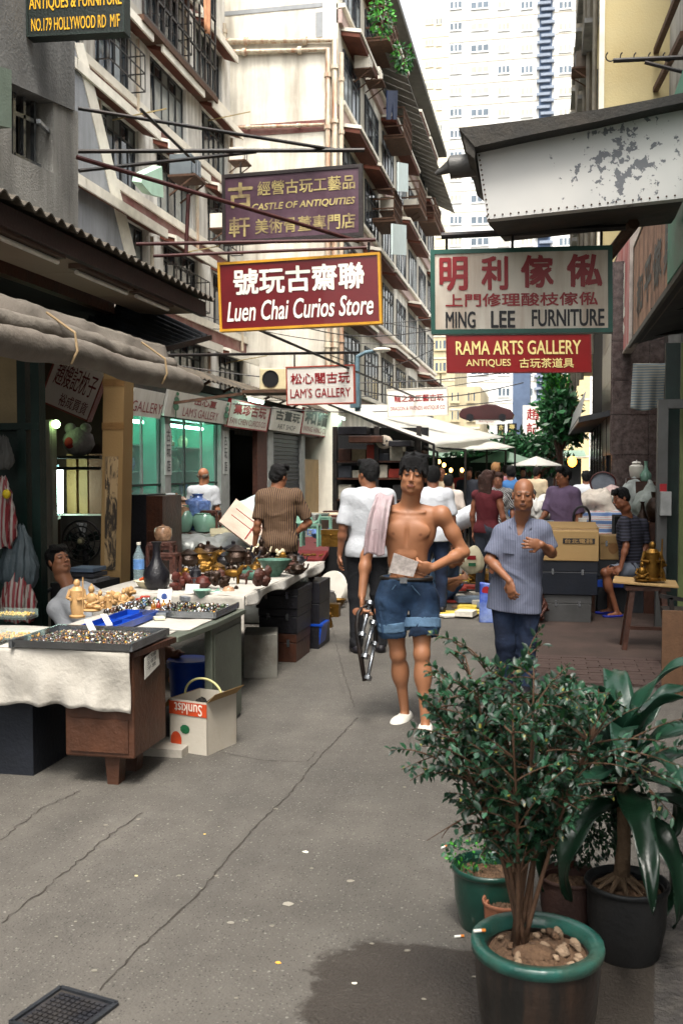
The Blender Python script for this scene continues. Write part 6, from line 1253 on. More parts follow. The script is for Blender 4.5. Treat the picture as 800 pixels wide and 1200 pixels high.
case_('leather_case','black leather case in the middle of the stack under the trestle table',xa-.03,xb+.01,YK-.01,YK+.5,zz[1]+.002,zz[2],BLACKP)
case_('leather_case','black leather case topmost of the stack under the trestle table',xa-.05,xb+.02,YK-.03,YK+.5,zz[2]+.002,zz[3],BLACKP)
case_('leather_case','dark case pushed behind the stack at the far end of the trestle table',xb-.35,xb+.05,YK+.65,YK+1.1,.0,.60,BLACKP)
p = onz(300,795); o = build('carton', MB().box(-.12,.14,-.10,.28,0,.34), M('grey_white_carton','6f6d66',.8,.1,5,dirt='3e3326',damt=.7,dsc=4), bevel=.006, loc=(p.x,p.y+.1,0), rz=.25); tag(o, 'grey white carton on the ground left of the dark case stack', 'carton')
p = onz(362,760); bc = thing('blue_crate', 'blue plastic bin standing beside the dark case stack', 'crate', tuple(p)); mb = MB(); mb.slab([p+V((-.09,0,0)),p+V((.09,0,0)),p+V((.12,0,.21)),p+V((-.12,0,.21))],(0,.26,0)); build('bin', mb, BLUEP, bc); build('rim', MB().box(p.x-.13,p.x+.13,p.y-.012,p.y+.272,.205,.225), BLUEP, bc)
# pots and discs on the ground beyond
for k, (px, py, kind, m_, h, lb_) in enumerate(((378,718,'pot','cream',.26,'aluminium coloured rice pot on the ground past the blue bin'),(392,706,'pot','white',.28,'white enamel pot behind the rice pot'),(388,694,'vase','cream',.34,'cream vase on the ground by the pots'),(396,712,'bowl','brass',.10,'yellow brass bowl on the asphalt right of the pots'),(372,728,'bowl','bronze',.08,'small dark bowl in front of the rice pot'),(410,668,'jar','bronze',.3,'dark jar by the wooden desk end'),(402,690,'bottle','white',.33,'tall pale flask between pots and wooden desk'))):
    o = build(KO.get(kind,kind), figurine(kind,h), M('dull_aluminium','8f8a84',.35,.2,8,.1,metal=.7) if k == 0 else MATN[m_][0], smooth='auto', loc=tuple(onz(px,py))); tag(o, lb_, KN[kind].split()[-1])
mb = MB(); mb.lathe([(.20,0),(.21,.01),(.20,.03),(0,.035)], n=28); o = build('white_disc', mb, MATN['white'][0], smooth='auto', loc=tuple(onz(384,712)+V((0,.25,.2)))); o.rotation_euler = (math.radians(72),0,-.4); tag(o, 'big white round dish leaning behind the rice pot', 'dish')
# ---------------------------------------------------------------- third stall (wooden desk) with clutter
Y3 = onz(372,694).y; x30, x31 = at(300,690,Y3).x, at(399,690,Y3).x; d3 = thing('wooden_desk', 'light brown office desk with drawers behind the brown shirted man', 'desk', ((x30+x31)/2,Y3,0))
LW = M('light_oak','8a6a3c',.5,.2,4,.2,30,dirt='4c3820',damt=.4,dsc=2); build('desk_top', MB().box(x30,x31,Y3-.02,Y3+1.9,.76,.80), LW, d3, bevel=.005)
build('pedestal', MB().box(x31-.42,x31-.02,Y3,Y3+.7,.05,.758), LW, d3); build('pedestal', MB().box(x31-.42,x31-.02,Y3+1.2,Y3+1.88,.05,.758), LW, d3)
for i in range(3): build('drawer', MB().box(x31-.40,x31-.04,Y3-.012,Y3-.001,.10+.22*i,.30+.22*i), LW, d3)
random.seed(11)
KA = ['teapot','box','vase','bowl','bell','incense','buddha','jar','pot']; MA = ['brass','cream','celadon','blue','white','bronze','paint','red','wood']
for r_, (yy, n_) in enumerate(((Y3+.15,6),(Y3+.6,7),(Y3+1.1,7),(Y3+1.6,7))):
    for i in range(n_): ware(random.choice(KA), random.choice(MA), random.uniform(.11,.2), 0, 0, .80, f"{ordn[i]} from left in {['the nearest','the second','the third','the farthest'][r_]} row on the office desk", Y=None) if 0 else None
    for i in range(n_):
        k_, m_ = random.choice(KA), random.choice(MA); o = build(KO.get(k_,k_), figurine(k_, random.uniform(.11,.22)), MATN[m_][0], smooth='auto', loc=(x30+.1+(x31-x30-.2)*(i+.5)/n_, yy, .801)); tag(o, f"{MATN[m_][1]} {KN[k_]}, {ordn[i]} from left, {['nearest','second','third','farthest'][r_]} row on office desk", KN[k_].split()[-1])
# red tray in front
rt = thing('red_case', 'open red lined case of small silver pieces in front of the office desk', 'case', tuple(at(362,650,Y3-.55))); p = at(362,655,Y3-.6); build('case_body', MB().slab([p+V((-.2,-.15,-.05)),p+V((.2,-.15,-.05)),p+V((.2,.2,.03)),p+V((-.2,.2,.03))],(0,0,.06)), M('dark_red_case','5c1616',.6), rt); mb = MB()
for _ in range(60): mb.ball(p+V((random.uniform(-.18,.18),random.uniform(-.12,.17),.055)), .012, 6, 4)
build('piece', mb, MATN['brass'][0], rt, kind='stuff'); build('leg', MB().box(p.x-.15,p.x-.12,p.y,p.y+.03,0,p.z-.05), WOODD, rt); build('leg', MB().box(p.x+.12,p.x+.15,p.y,p.y+.03,0,p.z-.05), WOODD, rt); build('lid', MB().slab([p+V((-.2,.2,.03)),p+V((.2,.2,.03)),p+V((.2,.32,.25)),p+V((-.2,.32,.25))],(0,.02,0)), M('dark_red_case','5c1616',.6), rt)
# ---------------------------------------------------------------- draped heap, big vases, sheets between the stalls
def crump(amp, fx, seed):
    f1 = folds(amp, fx, seed); f2 = folds(1, fx*.9, seed+50); f3 = folds(1, fx*2.3, seed+90)
    return lambda X, Y, Z: f1(X,Y,Z)+amp*1.1*np.abs(f2(X,Y,Z))+amp*.55*np.abs(f3(X,Y,Z))
def blobmesh(name, label, cat, prims, mat, vox=.03, amp=.02, fx=14, cuts=(), seed=0, kind=None):
    S = SDF()
    for c, r, k in prims: S.ell(c, r, k)
    S.rip = crump(amp*1.8, fx*1.5, seed)
    for p, n in cuts: S.cut(p, n)
    Vv, Fc = S.mesh(vox); o = np_mesh(name, Vv, Fc, mat, None, origin=tuple(prims[0][0])); tag(o, label, cat)
    if kind: o['kind'] = kind
    return o
SILV = M('silvery_tarpaulin','8c8f8c',.35,.2,4,.35,10,metal=.3,dirt='4d4f4c',damt=.5,dsc=1.5); PL = M('translucent_white_plastic','b9bdbc',.3,.12,5,.4,14,spec=.6); STR = M('blue_white_sheet','a9b6b8',.7,.1,4,.2,20)
q = at(255,640,10.2); blobmesh('tarpaulin', 'crumpled silvery tarpaulin draped behind the bronzes', 'tarpaulin', [((q.x-.3,10.2,.72),(.75,.45,.25),.1),((q.x+.4,10.3,.74),(.55,.45,.22),.1),((q.x,10.2,.35),(1.1,.45,.5),.1)], SILV, .03, .03, 11, [((0,0,0),(0,0,-1))], 3)
q = at(299,600,11.6); blobmesh('plastic_sheet', 'pale sheet with blue stripes draped high over goods left of the brown shirted man', 'sheet', [((q.x,11.6,.85),(.42,.4,.42),.15),((q.x+.25,11.6,1.0),(.25,.35,.28),.15),((q.x-.25,11.6,.65),(.3,.35,.35),.1)], STR, .025, .02, 12, [((0,0,0),(0,0,-1))], 5)
q = at(190,600,10.6); blobmesh('plastic_sheet', 'white plastic sheeting bunched behind the big vases', 'sheet', [((q.x+.1,10.6,.9),(.32,.3,.45),.1),((q.x+.3,10.6,.6),(.4,.3,.5),.1)], PL, .025, .02, 14, [((0,0,0),(0,0,-1))], 7)
o = build('board_pink', MB().box(-.32,.32,-.01,.01,-.22,.22), M('pale_printed_board','c2b2a2',.7,.1,4,dirt='a34a3a',damt=.35,dsc=2.5), loc=tuple(at(295,620,10.0))); o.rotation_euler = (math.radians(-50),math.radians(38),.3); o.name = 'printed_board'; tag(o, 'pale printed board tilted against the tarpaulin heap', 'board')
for i in range(3):
    cc = MB(); cc.box(-.26,.26,-.016,-.0115,-.15+.12*i,-.145+.12*i) if i else cc.box(-.005,.005,-.016,-.0115,-.2,.2); build('print_line', cc, REDT, o, world=False)
c1_ = thing('display_bench', 'dark bench carrying the big vases behind the bronzes', 'bench', tuple(V((at(225,640,10.6).x,10.6,0)))); b_x = at(225,640,10.6).x; build('top', MB().box(b_x-.6,b_x+.5,10.3,11.1,.88,.92), WOODD, c1_); build('leg', MB().box(b_x-.58,b_x-.5,10.32,10.4,0,.88), WOODD, c1_); build('leg', MB().box(b_x+.4,b_x+.48,10.32,10.4,0,.88), WOODD, c1_)
for k, (px, kind, m_, h, y) in enumerate(((207,'jar','paint',.40,10.4),(224,'jar','blue',.36,10.7),(232,'meiping','blue',.42,10.5),(217,'vase','celadon',.30,10.35),(240,'pot','celadon',.22,10.4),(247,'stand','wood',.24,10.4),(198,'vase','white',.42,10.8))):
    o = build(KO.get(kind,kind), figurine(kind,h), MATN[m_][0], smooth='auto', loc=(at(px,600,y).x,y,.921)); tag(o, f'big {MATN[m_][1]} {KN[kind]} on the dark bench, {ordn[k]} of the group', KN[kind].split()[-1])
# black cabinet by the wrapped post
q0, q1 = at(152,650,9.0), at(191,580,9.0); cb_ = thing('dark_cabinet', 'black and dark brown cabinet right of the cardboard wrapped post', 'cabinet', (q0.x,9,0)); build('side', MB().box(q0.x,at(172,600,9).x,9.0,9.5,0,q1.z), BLACKP, cb_); build('drawer_block', MB().box(at(172,600,9).x+.002,q1.x,8.99,9.5,0,q1.z-.01), WOODD, cb_)
for z in (.3,.55,.8): build('drawer', MB().box(at(174,600,9).x,q1.x-.02,8.975,8.989,z,z+.22), WOODD, cb_)
# ---------------------------------------------------------------- inside the near stall
pt = thing('wrapped_post', 'post wrapped in tan cardboard with an ink brush painting taped on it', 'post', tuple(V((at(131,690,8.0).x,8.0,0)))); a, b = at(119,690,8.0), at(150,440,8.0); xx = (at(118,690,8.0).x+at(143,690,8.0).x)/2; xt = (at(123,440,8.0).x+at(151,440,8.0).x)/2
build('cardboard', MB().slab([(xx-.095,7.95,0),(xx+.09,7.95,0),(xt+.095,7.95,2.5),(xt-.095,7.95,2.5)],(0,.2,0)), CARD, pt)
def lx(z): return xx+(xt-xx)*z/2.5
z0, z1 = at(130,668,7.94).z, at(130,535,7.94).z
INK = bpy.data.materials.new('ink_painting'); INK.use_nodes = True; n = INK.node_tree.nodes; L = INK.node_tree.links; b_ = n['Principled BSDF']; tc = n.new('ShaderNodeTexCoord'); mp = n.new('ShaderNodeMapping'); mp.inputs['Scale'].default_value = (3.2,1,.9); L.new(tc.outputs['Object'], mp.inputs[0]); nz = n.new('ShaderNodeTexNoise'); nz.inputs['Scale'].default_value = 3.4; nz.inputs['Detail'].default_value = 9; nz.inputs['Roughness'].default_value = .7; nz.inputs['Distortion'].default_value = .8; L.new(mp.outputs[0], nz.inputs['Vector'])
cr = n.new('ShaderNodeValToRGB'); cr.color_ramp.elements[0].position = .45; cr.color_ramp.elements[0].color = (.36,.25,.13,1); cr.color_ramp.elements[1].position = .53; cr.color_ramp.elements[1].color = (.03,.022,.015,1); L.new(nz.outputs['Fac'], cr.inputs[0]); L.new(cr.outputs[0], b_.inputs['Base Color']); b_.inputs['Roughness'].default_value = .85
build('painting', MB().slab([(lx(z0)-.055,7.943,z0),(lx(z0)+.045,7.943,z0),(lx(z1)+.055,7.943,z1),(lx(z1)-.065,7.943,z1)],(0,.004,0)), INK, pt)
for z in (1.95,2.32): build('tape', MB().slab([(lx(z)-.1,7.946,z),(lx(z)+.1,7.946,z),(lx(z)+.1,7.946,z+.06),(lx(z)-.1,7.946,z+.06)],(0,.003,0)), M('brown_tape','7a5a34',.4), pt)
# cream pillar, green door frame
pl = thing('cream_pillar', 'dirty cream pillar at the left edge below the canvas roll', 'pillar', tuple(at(5,480,7.2))); a, b = at(-40,498,7.2), at(20,400,7.2); build('pillar', MB().box(a.x,b.x,7.2,7.5,a.z,2.6), M('dirty_cream','8a7a5c',.8,.15,3), pl)
gd = thing('green_door', 'dark green door with panels at the left edge of the stall', 'door', tuple(at(20,700,7.0))); a, b = at(-60,600,7.1), at(44,500,7.1); build('door_panel', MB().box(a.x,at(30,500,7.1).x,7.12,7.16,.1,at(20,500,7.1).z), GREENP, gd)
for px in (30,46): c_ = at(px,500,7.1).x; build('post', MB().box(c_-.035,c_+.035,7.04,7.14,0,2.45), GREENP, gd)
build('rail', MB().box(a.x,at(50,500,7.1).x,7.03,7.11,at(20,504,7.1).z,at(20,496,7.1).z), GREENP, gd); build('shop_post', MB().box(at(33,500,7.6).x,at(45,500,7.6).x,7.6,7.7,0,2.6), GREENP, gd)
fr_ = thing('white_refrigerator', 'tall grey white cabinet at the back of the left stall', 'cabinet', tuple(V((at(54,600,8.9).x,8.9,0)))); build('cabinet_body', MB().box(at(45,600,8.9).x,at(62,600,8.9).x,8.9,9.0,0,at(50,492,8.9).z), M('grey_enamel','9b958a',.4,.08,3), fr_); build('door_leaf', MB().box(at(46,600,8.9).x,at(61,600,8.9).x,8.88,8.899,.4,at(50,494,8.9).z), M('grey_enamel','9b958a',.4,.08,3), fr_)
yl = thing('lit_cupboard', 'tan cupboard doors lit by a white tube at the back of the left stall', 'cupboard', tuple(V((at(92,600,9.5).x,9.55,0)))); za, zb_ = at(90,602,9.5).z, at(90,532,9.5).z
for k, (p0_, p1_) in enumerate(((79,90),(92,102),(105,122))): build('door_leaf', MB().box(at(p0_,600,9.5).x,at(p1_,600,9.5).x,9.5+.02*(k%2),9.6,za,zb_), M('tan_cupboard','8a6a3c',.6,.15,3) if k < 2 else M('brown_cupboard','6a4126',.6,.15,3), yl)
build('white_sill', MB().box(at(62,600,9.4).x,at(135,600,9.4).x,9.35,9.6,za-.05,za-.002), WHITE2, yl)
p0_, p1_ = at(70,601,9.2), at(70,548,9.2); lt = thing('tube_lamp', 'bright upright fluorescent tube at the back of the left stall', 'lamp', tuple(p0_)); build('tube', MB().tube([p0_, p1_], .035, 10), M('lit_white_tube','f2fff8',.5,emit=12,ecol='d6fff0'), lt); build('reflector', MB().box(p0_.x-.10,p0_.x-.05,9.15,9.3,p0_.z-.03,p1_.z+.03), M('pale_blue_reflector','9fb8c4',.4), lt)
# shelf with a plush toy wrapped in plastic
s1 = at(62,534,9.1); shf = thing('wall_shelf', 'dark shelf high at the back of the stall', 'shelf', tuple(s1)); build('board', MB().box(s1.x,at(122,534,9.1).x,9.0,9.4,s1.z-.03,s1.z), BLACKM, shf); build('rail', MB().box(s1.x,at(122,534,9.1).x,9.0,9.03,s1.z-.14,s1.z-.11), BLACKM, shf)
ty = thing('plush_toy', 'grey and red plush toy wrapped in plastic on the dark shelf', 'toy', tuple(at(92,534,9.15))); c_ = at(92,518,9.15); build('plush_body', MB().ball(c_,(.16,.12,.14),14,9,0,None,.1).ball(c_+V((-.08,0,.13)),(.06,.05,.06)).ball(c_+V((.08,0,.13)),(.06,.05,.06)), M('grey_plush','7f7a78',.9,.3,12,.5), ty, smooth=True); build('red_patch', MB().ball(c_+V((-.04,-.09,-.01)),(.06,.05,.06)), M('red_plush','8c1f1c',.8), ty, smooth=True)
lb2 = build('small_lamp', MB().ball(at(66,497,8.9),(.04,.04,.04),10,7), M('greenish_bulb','d8ffd0',.5,emit=8,ecol='c8ffb0'), smooth=True, origin=tuple(at(66,497,8.9))); tag(lb2, 'small greenish bulb high in the left stall', 'lamp')
# electric fan
c_ = at(97,634,8.2); fn_ = thing('electric_fan', 'black caged electric fan standing at the back of the left stall', 'fan', (c_.x,c_.y,0)); R_ = .185
mb = MB()
for rr in (R_,R_*.72,R_*.45): mb.tube([c_+V((math.cos(k*math.pi/12)*rr,-.05+.03*(rr/R_)**2,math.sin(k*math.pi/12)*rr)) for k in range(25)], .006 if rr < R_ else .010, 6)
for k in range(18): a = k*math.pi/9; mb.tube([c_+V((0,-.055,0)), c_+V((math.cos(a)*R_,-.02,math.sin(a)*R_))], .003, 5)
build('cage', mb, BLACKM, fn_, kind='stuff')
for k in range(5):
    a = k*2*math.pi/5+.3; e = V((math.cos(a),0,math.sin(a))); f = V((-math.sin(a),0,math.cos(a))); build('blade', MB().slab([c_+e*.03-f*.02, c_+e*.16-f*.035+V((0,.02,0)), c_+e*.165+f*.05+V((0,-.02,0)), c_+e*.04+f*.03],(0,.003,0)), M('dark_smoked_blade','1b2420',.2,coat=.5), fn_)
build('hub', MB().ball(c_+V((0,-.03,0)),(.035,.03,.035)), M('pale_hub','8f8a6a',.5), fn_, smooth=True); build('fan_stand', MB().tube([c_+V((0,.06,0)),(c_.x,c_.y+.06,.4),(c_.x,c_.y+.06,.03)],[.03,.025,.025],8).lathe([(.17,0),(.17,.02),(.03,.05)],(c_.x,c_.y+.06,0),18), BLACKP, fn_, kind='stuff'); build('fan_panel', MB().box(at(74,600,8.5).x,at(122,600,8.5).x,8.45,8.5,at(90,668,8.5).z,at(90,604,8.5).z), M('fan_backboard','4d4a44',.7), fn_)
for k, (py, w_) in enumerate(((676,.28),(670,.24),(664,.22))): p = at(104,py,7.6); o = build('magazine_pile', MB().box(p.x-w_/2,p.x+w_/2,7.45,7.7,p.z-.03,p.z), M(['grey_paper','dark_paper','blue_grey_paper'][k],['6d6e72','35363c','56667a'][k],.6,.2,12), origin=tuple(p)); tag(o, ['lowest bundle of magazines behind the leaning man','middle bundle of magazines behind the leaning man','topmost bundle of magazines behind the leaning man'][k], 'magazines')
o = build('stall_counter', MB().box(at(72,600,7.6).x,at(122,600,7.6).x,7.4,7.9,0,at(104,680,7.6).z-.005), DARKIN, origin=tuple(at(100,760,7.6))); tag(o, 'dark counter under the magazines behind the leaning man', 'counter')
# hanging bags at the left edge
STRP = bpy.data.materials.new('red_white_stripes'); STRP.use_nodes = True; n = STRP.node_tree.nodes; L = STRP.node_tree.links; tc = n.new('ShaderNodeTexCoord'); wv = n.new('ShaderNodeTexWave'); wv.inputs['Scale'].default_value = 9; wv.inputs['Distortion'].default_value = .6; wv.bands_direction = 'X'; L.new(tc.outputs['Object'], wv.inputs['Vector']); cr = n.new('ShaderNodeValToRGB'); cr.color_ramp.elements[0].position = .45; cr.color_ramp.elements[0].color = (.16,.015,.02,1); cr.color_ramp.elements[1].position = .55; cr.color_ramp.elements[1].color = (.26,.23,.21,1); L.new(wv.outputs[0], cr.inputs[0]); L.new(cr.outputs[0], n['Principled BSDF'].inputs['Base Color'])
for k, (px, py, r, m_, lb_) in enumerate(((3,600,(.10,.08,.26),STRP,'red and white striped bag hanging at the left edge, upper'),(22,697,(.13,.09,.20),STRP,'red and white striped bag hanging low at the left edge'),(22,652,(.14,.08,.24),M('grey_blue_bag','3c474d',.55,.2,6,.4,16),'grey blue plastic bag hanging over the striped bag'),(3,530,(.08,.06,.12),M('pale_bag','444442',.7,.1,5),'pale bag hanging near the top of the green door'))):
    c_ = at(px,py,6.75+.03*k); mb = MB()
    def bg_(u, v): 
        a = u*2*math.pi; w_ = (.25+.75*min(1,v*1.6)**.7)*(1-.25*max(0,v-.85)/.15); f_ = 1+.16*math.sin(7*a+3*v+k)*(1-.5*v)+.08*math.sin(17*a+9*v); return (c_.x+r[0]*math.cos(a)*w_*f_, c_.y+r[1]*math.sin(a)*w_*f_, c_.z+r[2]*(1-2*v)+.01*math.sin(5*a))
    mb.sheet(bg_, 60, 20); mb.add([bg_(i/60,1) for i in range(60)], [tuple(range(60))]); crumple(mb,.012,14); o = build('hanging_bag', mb, m_, smooth=True, origin=tuple(c_)); tag(o, lb_, 'bag')
o = build('yellow_duster', MB().ball(at(8,579,6.7),(.03,.03,.035)), M('yellow_plastic','c9b01c',.5), smooth=True, origin=tuple(at(8,579,6.7))); tag(o, 'small yellow round thing hanging on the green door', 'ornament')
# ---------------------------------------------------------------- people
def cloth(name, col, **k):
    a = dict(rough=.9, var=.15, sc=6, bump=.35, bsc=30); a.update(k); return M(name, col, **a)
def stripes(name, c1, c2, scale, axis='X', pos=.5, dist=.4, rough=.85):
    m = bpy.data.materials.new(name); m.use_nodes = True; n = m.node_tree.nodes; L = m.node_tree.links; tc = n.new('ShaderNodeTexCoord'); wv = n.new('ShaderNodeTexWave'); wv.inputs['Scale'].default_value = scale; wv.inputs['Distortion'].default_value = dist; wv.bands_direction = axis; L.new(tc.outputs['Object'], wv.inputs['Vector'])
    cr = n.new('ShaderNodeValToRGB'); cr.color_ramp.elements[0].position = pos-.08; cr.color_ramp.elements[0].color = (*lin(c1),1); cr.color_ramp.elements[1].position = pos+.08; cr.color_ramp.elements[1].color = (*lin(c2),1); L.new(wv.outputs['Fac'], cr.inputs[0]); L.new(cr.outputs[0], n['Principled BSDF'].inputs['Base Color']); n['Principled BSDF'].inputs['Roughness'].default_value = rough
    bm = n.new('ShaderNodeBump'); bm.inputs['Strength'].default_value = .3; nz = n.new('ShaderNodeTexNoise'); nz.inputs['Scale'].default_value = 18; L.new(tc.outputs['Object'], nz.inputs['Vector']); L.new(nz.outputs['Fac'], bm.inputs['Height']); bm.inputs['Distance'].default_value = .02; L.new(bm.outputs[0], n['Principled BSDF'].inputs['Normal']); return m
DENIM = cloth('blue_denim', '182c45', var=.35, sc=9, dirt='3f5f80', damt=.5, dsc=3.5); JEAN = cloth('dark_jeans', '121d33', var=.3, dirt='2a3f5c', damt=.4, dsc=3); TSH = cloth('white_tshirt', 'aaadb2', var=.06); BLK = cloth('black_trousers', '0b0c11', var=.3)
CUFF = cloth('pale_denim_cuff', '516c86', var=.25)
WSHOE = cloth('white_canvas_shoe', 'cfcbc2', var=.08, rough=.7); DSHOE = M('dark_shoe', '17151a', .5)
def px3(d, Y): return {k: np.array(at(v[0], v[1], Y+(v[2] if len(v) > 2 else 0))) for k, v in d.items()}
# 1 the young man
YA = onz(497,856).y+.02; YB = onz(472,843).y
J = px3(dict(pel=(476,690,.06), neck=(479,591,.03), head=(484,557,-.01), shL=(447,604,.03), shR=(517,602,.05), elL=(429,652,.06), wrL=(424,698,-.02), elR=(543,647,.10), wrR=(507,665,-.13),
    hiL=(459,703,.05), hiR=(494,703,.07), knL=(466,766,.10), knR=(494,766,.0)), YA+.06)
J['anL'] = np.array(at(474,833,YB+.04)); J['anR'] = np.array(at(498,846,YA+.04))
dv = lambda x, y, z: np.array((x,y,z), float)
P1, I1 = human('young shirtless man in denim shorts with a pink towel over his shoulder', J, 1.0, '9c6a4b', face=(.02,-1,-.10), hup=(.10,.0,1), hair='fringe', vox=.0045, muscle=1, curl=.95,
    bottom=dict(mat=DENIM, len=.50, g=.018, flare=.032, waist=.075, name='denim_shorts', fold=.006), shoes=dict(mat=WSHOE), hn=(dv(1,.1,0), dv(.2,.6,.2)), hd=(dv(.03,-.1,-1), dv(-1,-.35,.05)), toes=(dv(-.25,-1,0), dv(.05,-1,0)), seed=1)
for kn, hi in (('knL','hiL'),('knR','hiR')):
    h, k2 = J[hi], J[kn]; d = unit(k2-h); e = h+(k2-h)*.50-d*.052; S = SDF(); S.cone(e-d*.03, e+d*.12, .117, .121, .01); S.cut(e-d*.002, -d); S.cut(e+d*.060, d); S.ell(e, (.098,.098,.3), .005, None, True) if 0 else None; S.rip = folds(.002, 36, 9); Vv, Fc = S.mesh(.006); np_mesh('rolled_cuff', Vv, Fc, CUFF, P1)
wz = J['pel']+np.array((0,0,.068)); build('belt', MB().tube([wz+np.array((math.cos(a)*.158,math.sin(a)*.114,.0)) for a in [k*math.pi/14 for k in range(28)]]+[wz+np.array((.158,0,0))], .014, 8), M('dark_belt','17120f',.5), P1, smooth=True); build('buckle', MB().box(wz[0]-.022,wz[0]+.022,wz[1]-.138,wz[1]-.126,wz[2]-.018,wz[2]+.018), CHROME, P1)
for q in (-1,1): build('pocket', MB().tube([wz+np.array((q*(.05+.015*i),-.128+.012*i*i*.25,-.03-.02*i)) for i in range(5)], .004, 6), CUFF, P1)
# towel
tp = [at(438,650,YA-.10), at(439,635,YA-.105), at(441,620,YA-.11), at(443,606,YA-.10), at(446,593,YA-.07), at(449,583,YA-.01), at(450,579,YA+.06), at(451,583,YA+.13), at(451,600,YA+.19), at(451,640,YA+.2)]
def tow(u, v):
    k = v*(len(tp)-1); i = min(int(k), len(tp)-2); f = k-i; p = tp[i].lerp(tp[i+1], f); w_ = .128-.03*math.exp(-((v-.55)/.2)**2); return p+V(((u-.5)*w_, -.012-.014*math.sin(u*9+v*4)-.008*math.sin(u*19), .012*math.sin(u*6)+(u-.5)*.01))
mb = MB(); mb.sheet(tow, 30, 60, .010); TOWEL = cloth('pink_white_towel', 'b8a2a6', var=.2, sc=5, bump=.9, bsc=160, dirt='c9c2c2', damt=.6, dsc=4); o = build('towel', mb, TOWEL, smooth=True, origin=tuple(tp[4])); tag(o, 'faded pink towel hanging over the young man\'s shoulder', 'towel')
# paper in his hand
c_ = at(471,661,YA-.13); o = build('newspaper', MB().slab([V((-.085,.02,-.055)),V((.07,-.02,-.075)),V((.10,-.01,.015)),V((-.055,.02,.065))],(0,.012,0)), M('newsprint','958d88',.85,.3,45,.1,dirt='5c5654',damt=.5,dsc=22), origin=(0,0,0)); o.location = tuple(c_); tag(o, 'folded newspaper held against the young man\'s stomach', 'newspaper')
# metal rack
rk = thing('metal_rack', 'dark metal rack with three steel rods carried low in the young man\'s hand', 'rack', tuple(at(428,750,YA))); YR = YA-.02
mb = MB(); mb.tube([at(424,712,YR+.02), at(419.6,718.6,YR), at(418,734,YR-.02), at(421,760,YR-.02), at(427,798,YR-.04)], [.010,.014,.016,.016,.014], 8); build('side_bar', mb, BLACKM, rk, smooth=True)
mb = MB(); mb.tube([at(424,712,YR+.02), at(434,706,YR+.08), at(440,730,YR+.1), at(441,752,YR+.1)], .010, 8); build('side_bar', mb, BLACKM, rk, smooth=True)
for (a, b) in (((433,707),(424,744)),((437,730),(427.5,769)),((438.6,755),(430.7,794.6))):
    A_, B_ = at(*a,YR+.07), at(*b,YR-.04); d = (B_-A_).normalized(); r = build('rod', MB().tube([A_, B_], .013, 10), CHROME, rk, smooth=True); mb = MB(); 
    for e in (A_, B_): mb.tube([e-d*.012, e+d*.012], .026, 14)
    b0 = V(rk['_b']); mb.v = [(x-b0.x,y-b0.y,z-b0.z) for x,y,z in mb.v]; build('knob', mb, CHROME, r, world=False, kind='stuff')
# 2 the old man
Y2_ = 7.15
J = px3(dict(pel=(604,690,.05), neck=(611,611,.04), head=(613,580,-.05), shL=(588,624,.05), shR=(634,620,.03), elL=(573,656,-.02), wrL=(597,681,-.19), elR=(646,648,.05), wrR=(634,638,-.16),
    hiL=(590,702,.05), hiR=(618,702,.05), knL=(592,753,.02), knR=(616,753,.05), anL=(591,800,.10), anR=(615,800,.06)), Y2_)
stp = stripes('grey_blue_striped_shirt', '4f5468', '6d7284', 26, 'X', .5, .3)
pn = [((J['head']+np.array((q*.035,-.09,-.03))), (.028,.03,.006), None, '5a3323', .4) for q in (-1,1)]
P2, I2 = human('bald old man in a grey blue striped shirt, hand held at his chest', J, .95, '8a5b40', face=(-.02,-1,-.22), hup=(.02,-.05,1), hair='ring', hairmat=M('grey_hair','3a3634',.6,.4,50,.6,100), vox=.005, curl=.7, brow='4a3a30', lip='6e4034',
    top=dict(mat=stp, g=.030, hem=-.16, sleeve=.75, vneck=1, fold=.008, ff=26), bottom=dict(mat=JEAN, g=.016, fold=.007), shoes=dict(mat=DSHOE), hn=(dv(.5,.7,0), dv(.1,.8,0)), hd=(dv(.15,-.2,-1), dv(-1,-.3,.1)), seed=4)
pk = I2['P']; cpt = MB(); cpt.sheet(lambda u, v: pk(-.105+.085*u, -.148-.004*math.sin(3*u), .27+.10*v), 6, 6, .004); build('pocket', cpt, stp, P2)
# 3 man in white T-shirt seen from behind
Y3_ = onz(447,764).y; J, fc = stand(431, Y3_, None, 200, 1.0, elL=(-.26,.0,1.10), wrL=(-.16,-.17,1.0)); human('man in a white T-shirt and black trousers seen from behind, beside the young man', J, 1.0, '8a5a40', face=(-.75,.65,-.1), top=dict(mat=TSH, g=.026, hem=-.08, sleeve=.8), bottom=dict(mat=BLK), shoes=dict(mat=DSHOE), vox=.007, seed=6)
# 6 brown striped shirt
Y6 = 9.6; J, fc = stand(327, Y6, None, 205, .98, elL=(-.30,.02,1.10), wrL=(-.14,-.05,.96)); bst = stripes('brown_gold_striped_shirt', '2e1a14', '6e553a', 17, 'X', .62, .5); human('man in a brown striped shirt standing with his back turned among the stalls', J, .98, '8a5a40', face=(.45,.9,-.1), hup=(.1,0,1), top=dict(mat=bst, g=.03, hem=-.12, sleeve=.8, fold=.008), bottom=dict(mat=BLK), shoes=dict(mat=DSHOE), vox=.008, seed=8)
# 7 bald man behind
Y7 = 13.0; J, fc = stand(239, Y7, None, 175, .96); human('balding man in a white T-shirt, back turned, in front of the teal shop windows', J, .96, '9a6648', face=fc, hair='ring', hairmat=M('thin_grey_hair','54493f',.6,.3,50), top=dict(mat=TSH, g=.03, hem=-.08), bottom=dict(mat=BLK), shoes=dict(mat=DSHOE), vox=.010, seed=9)
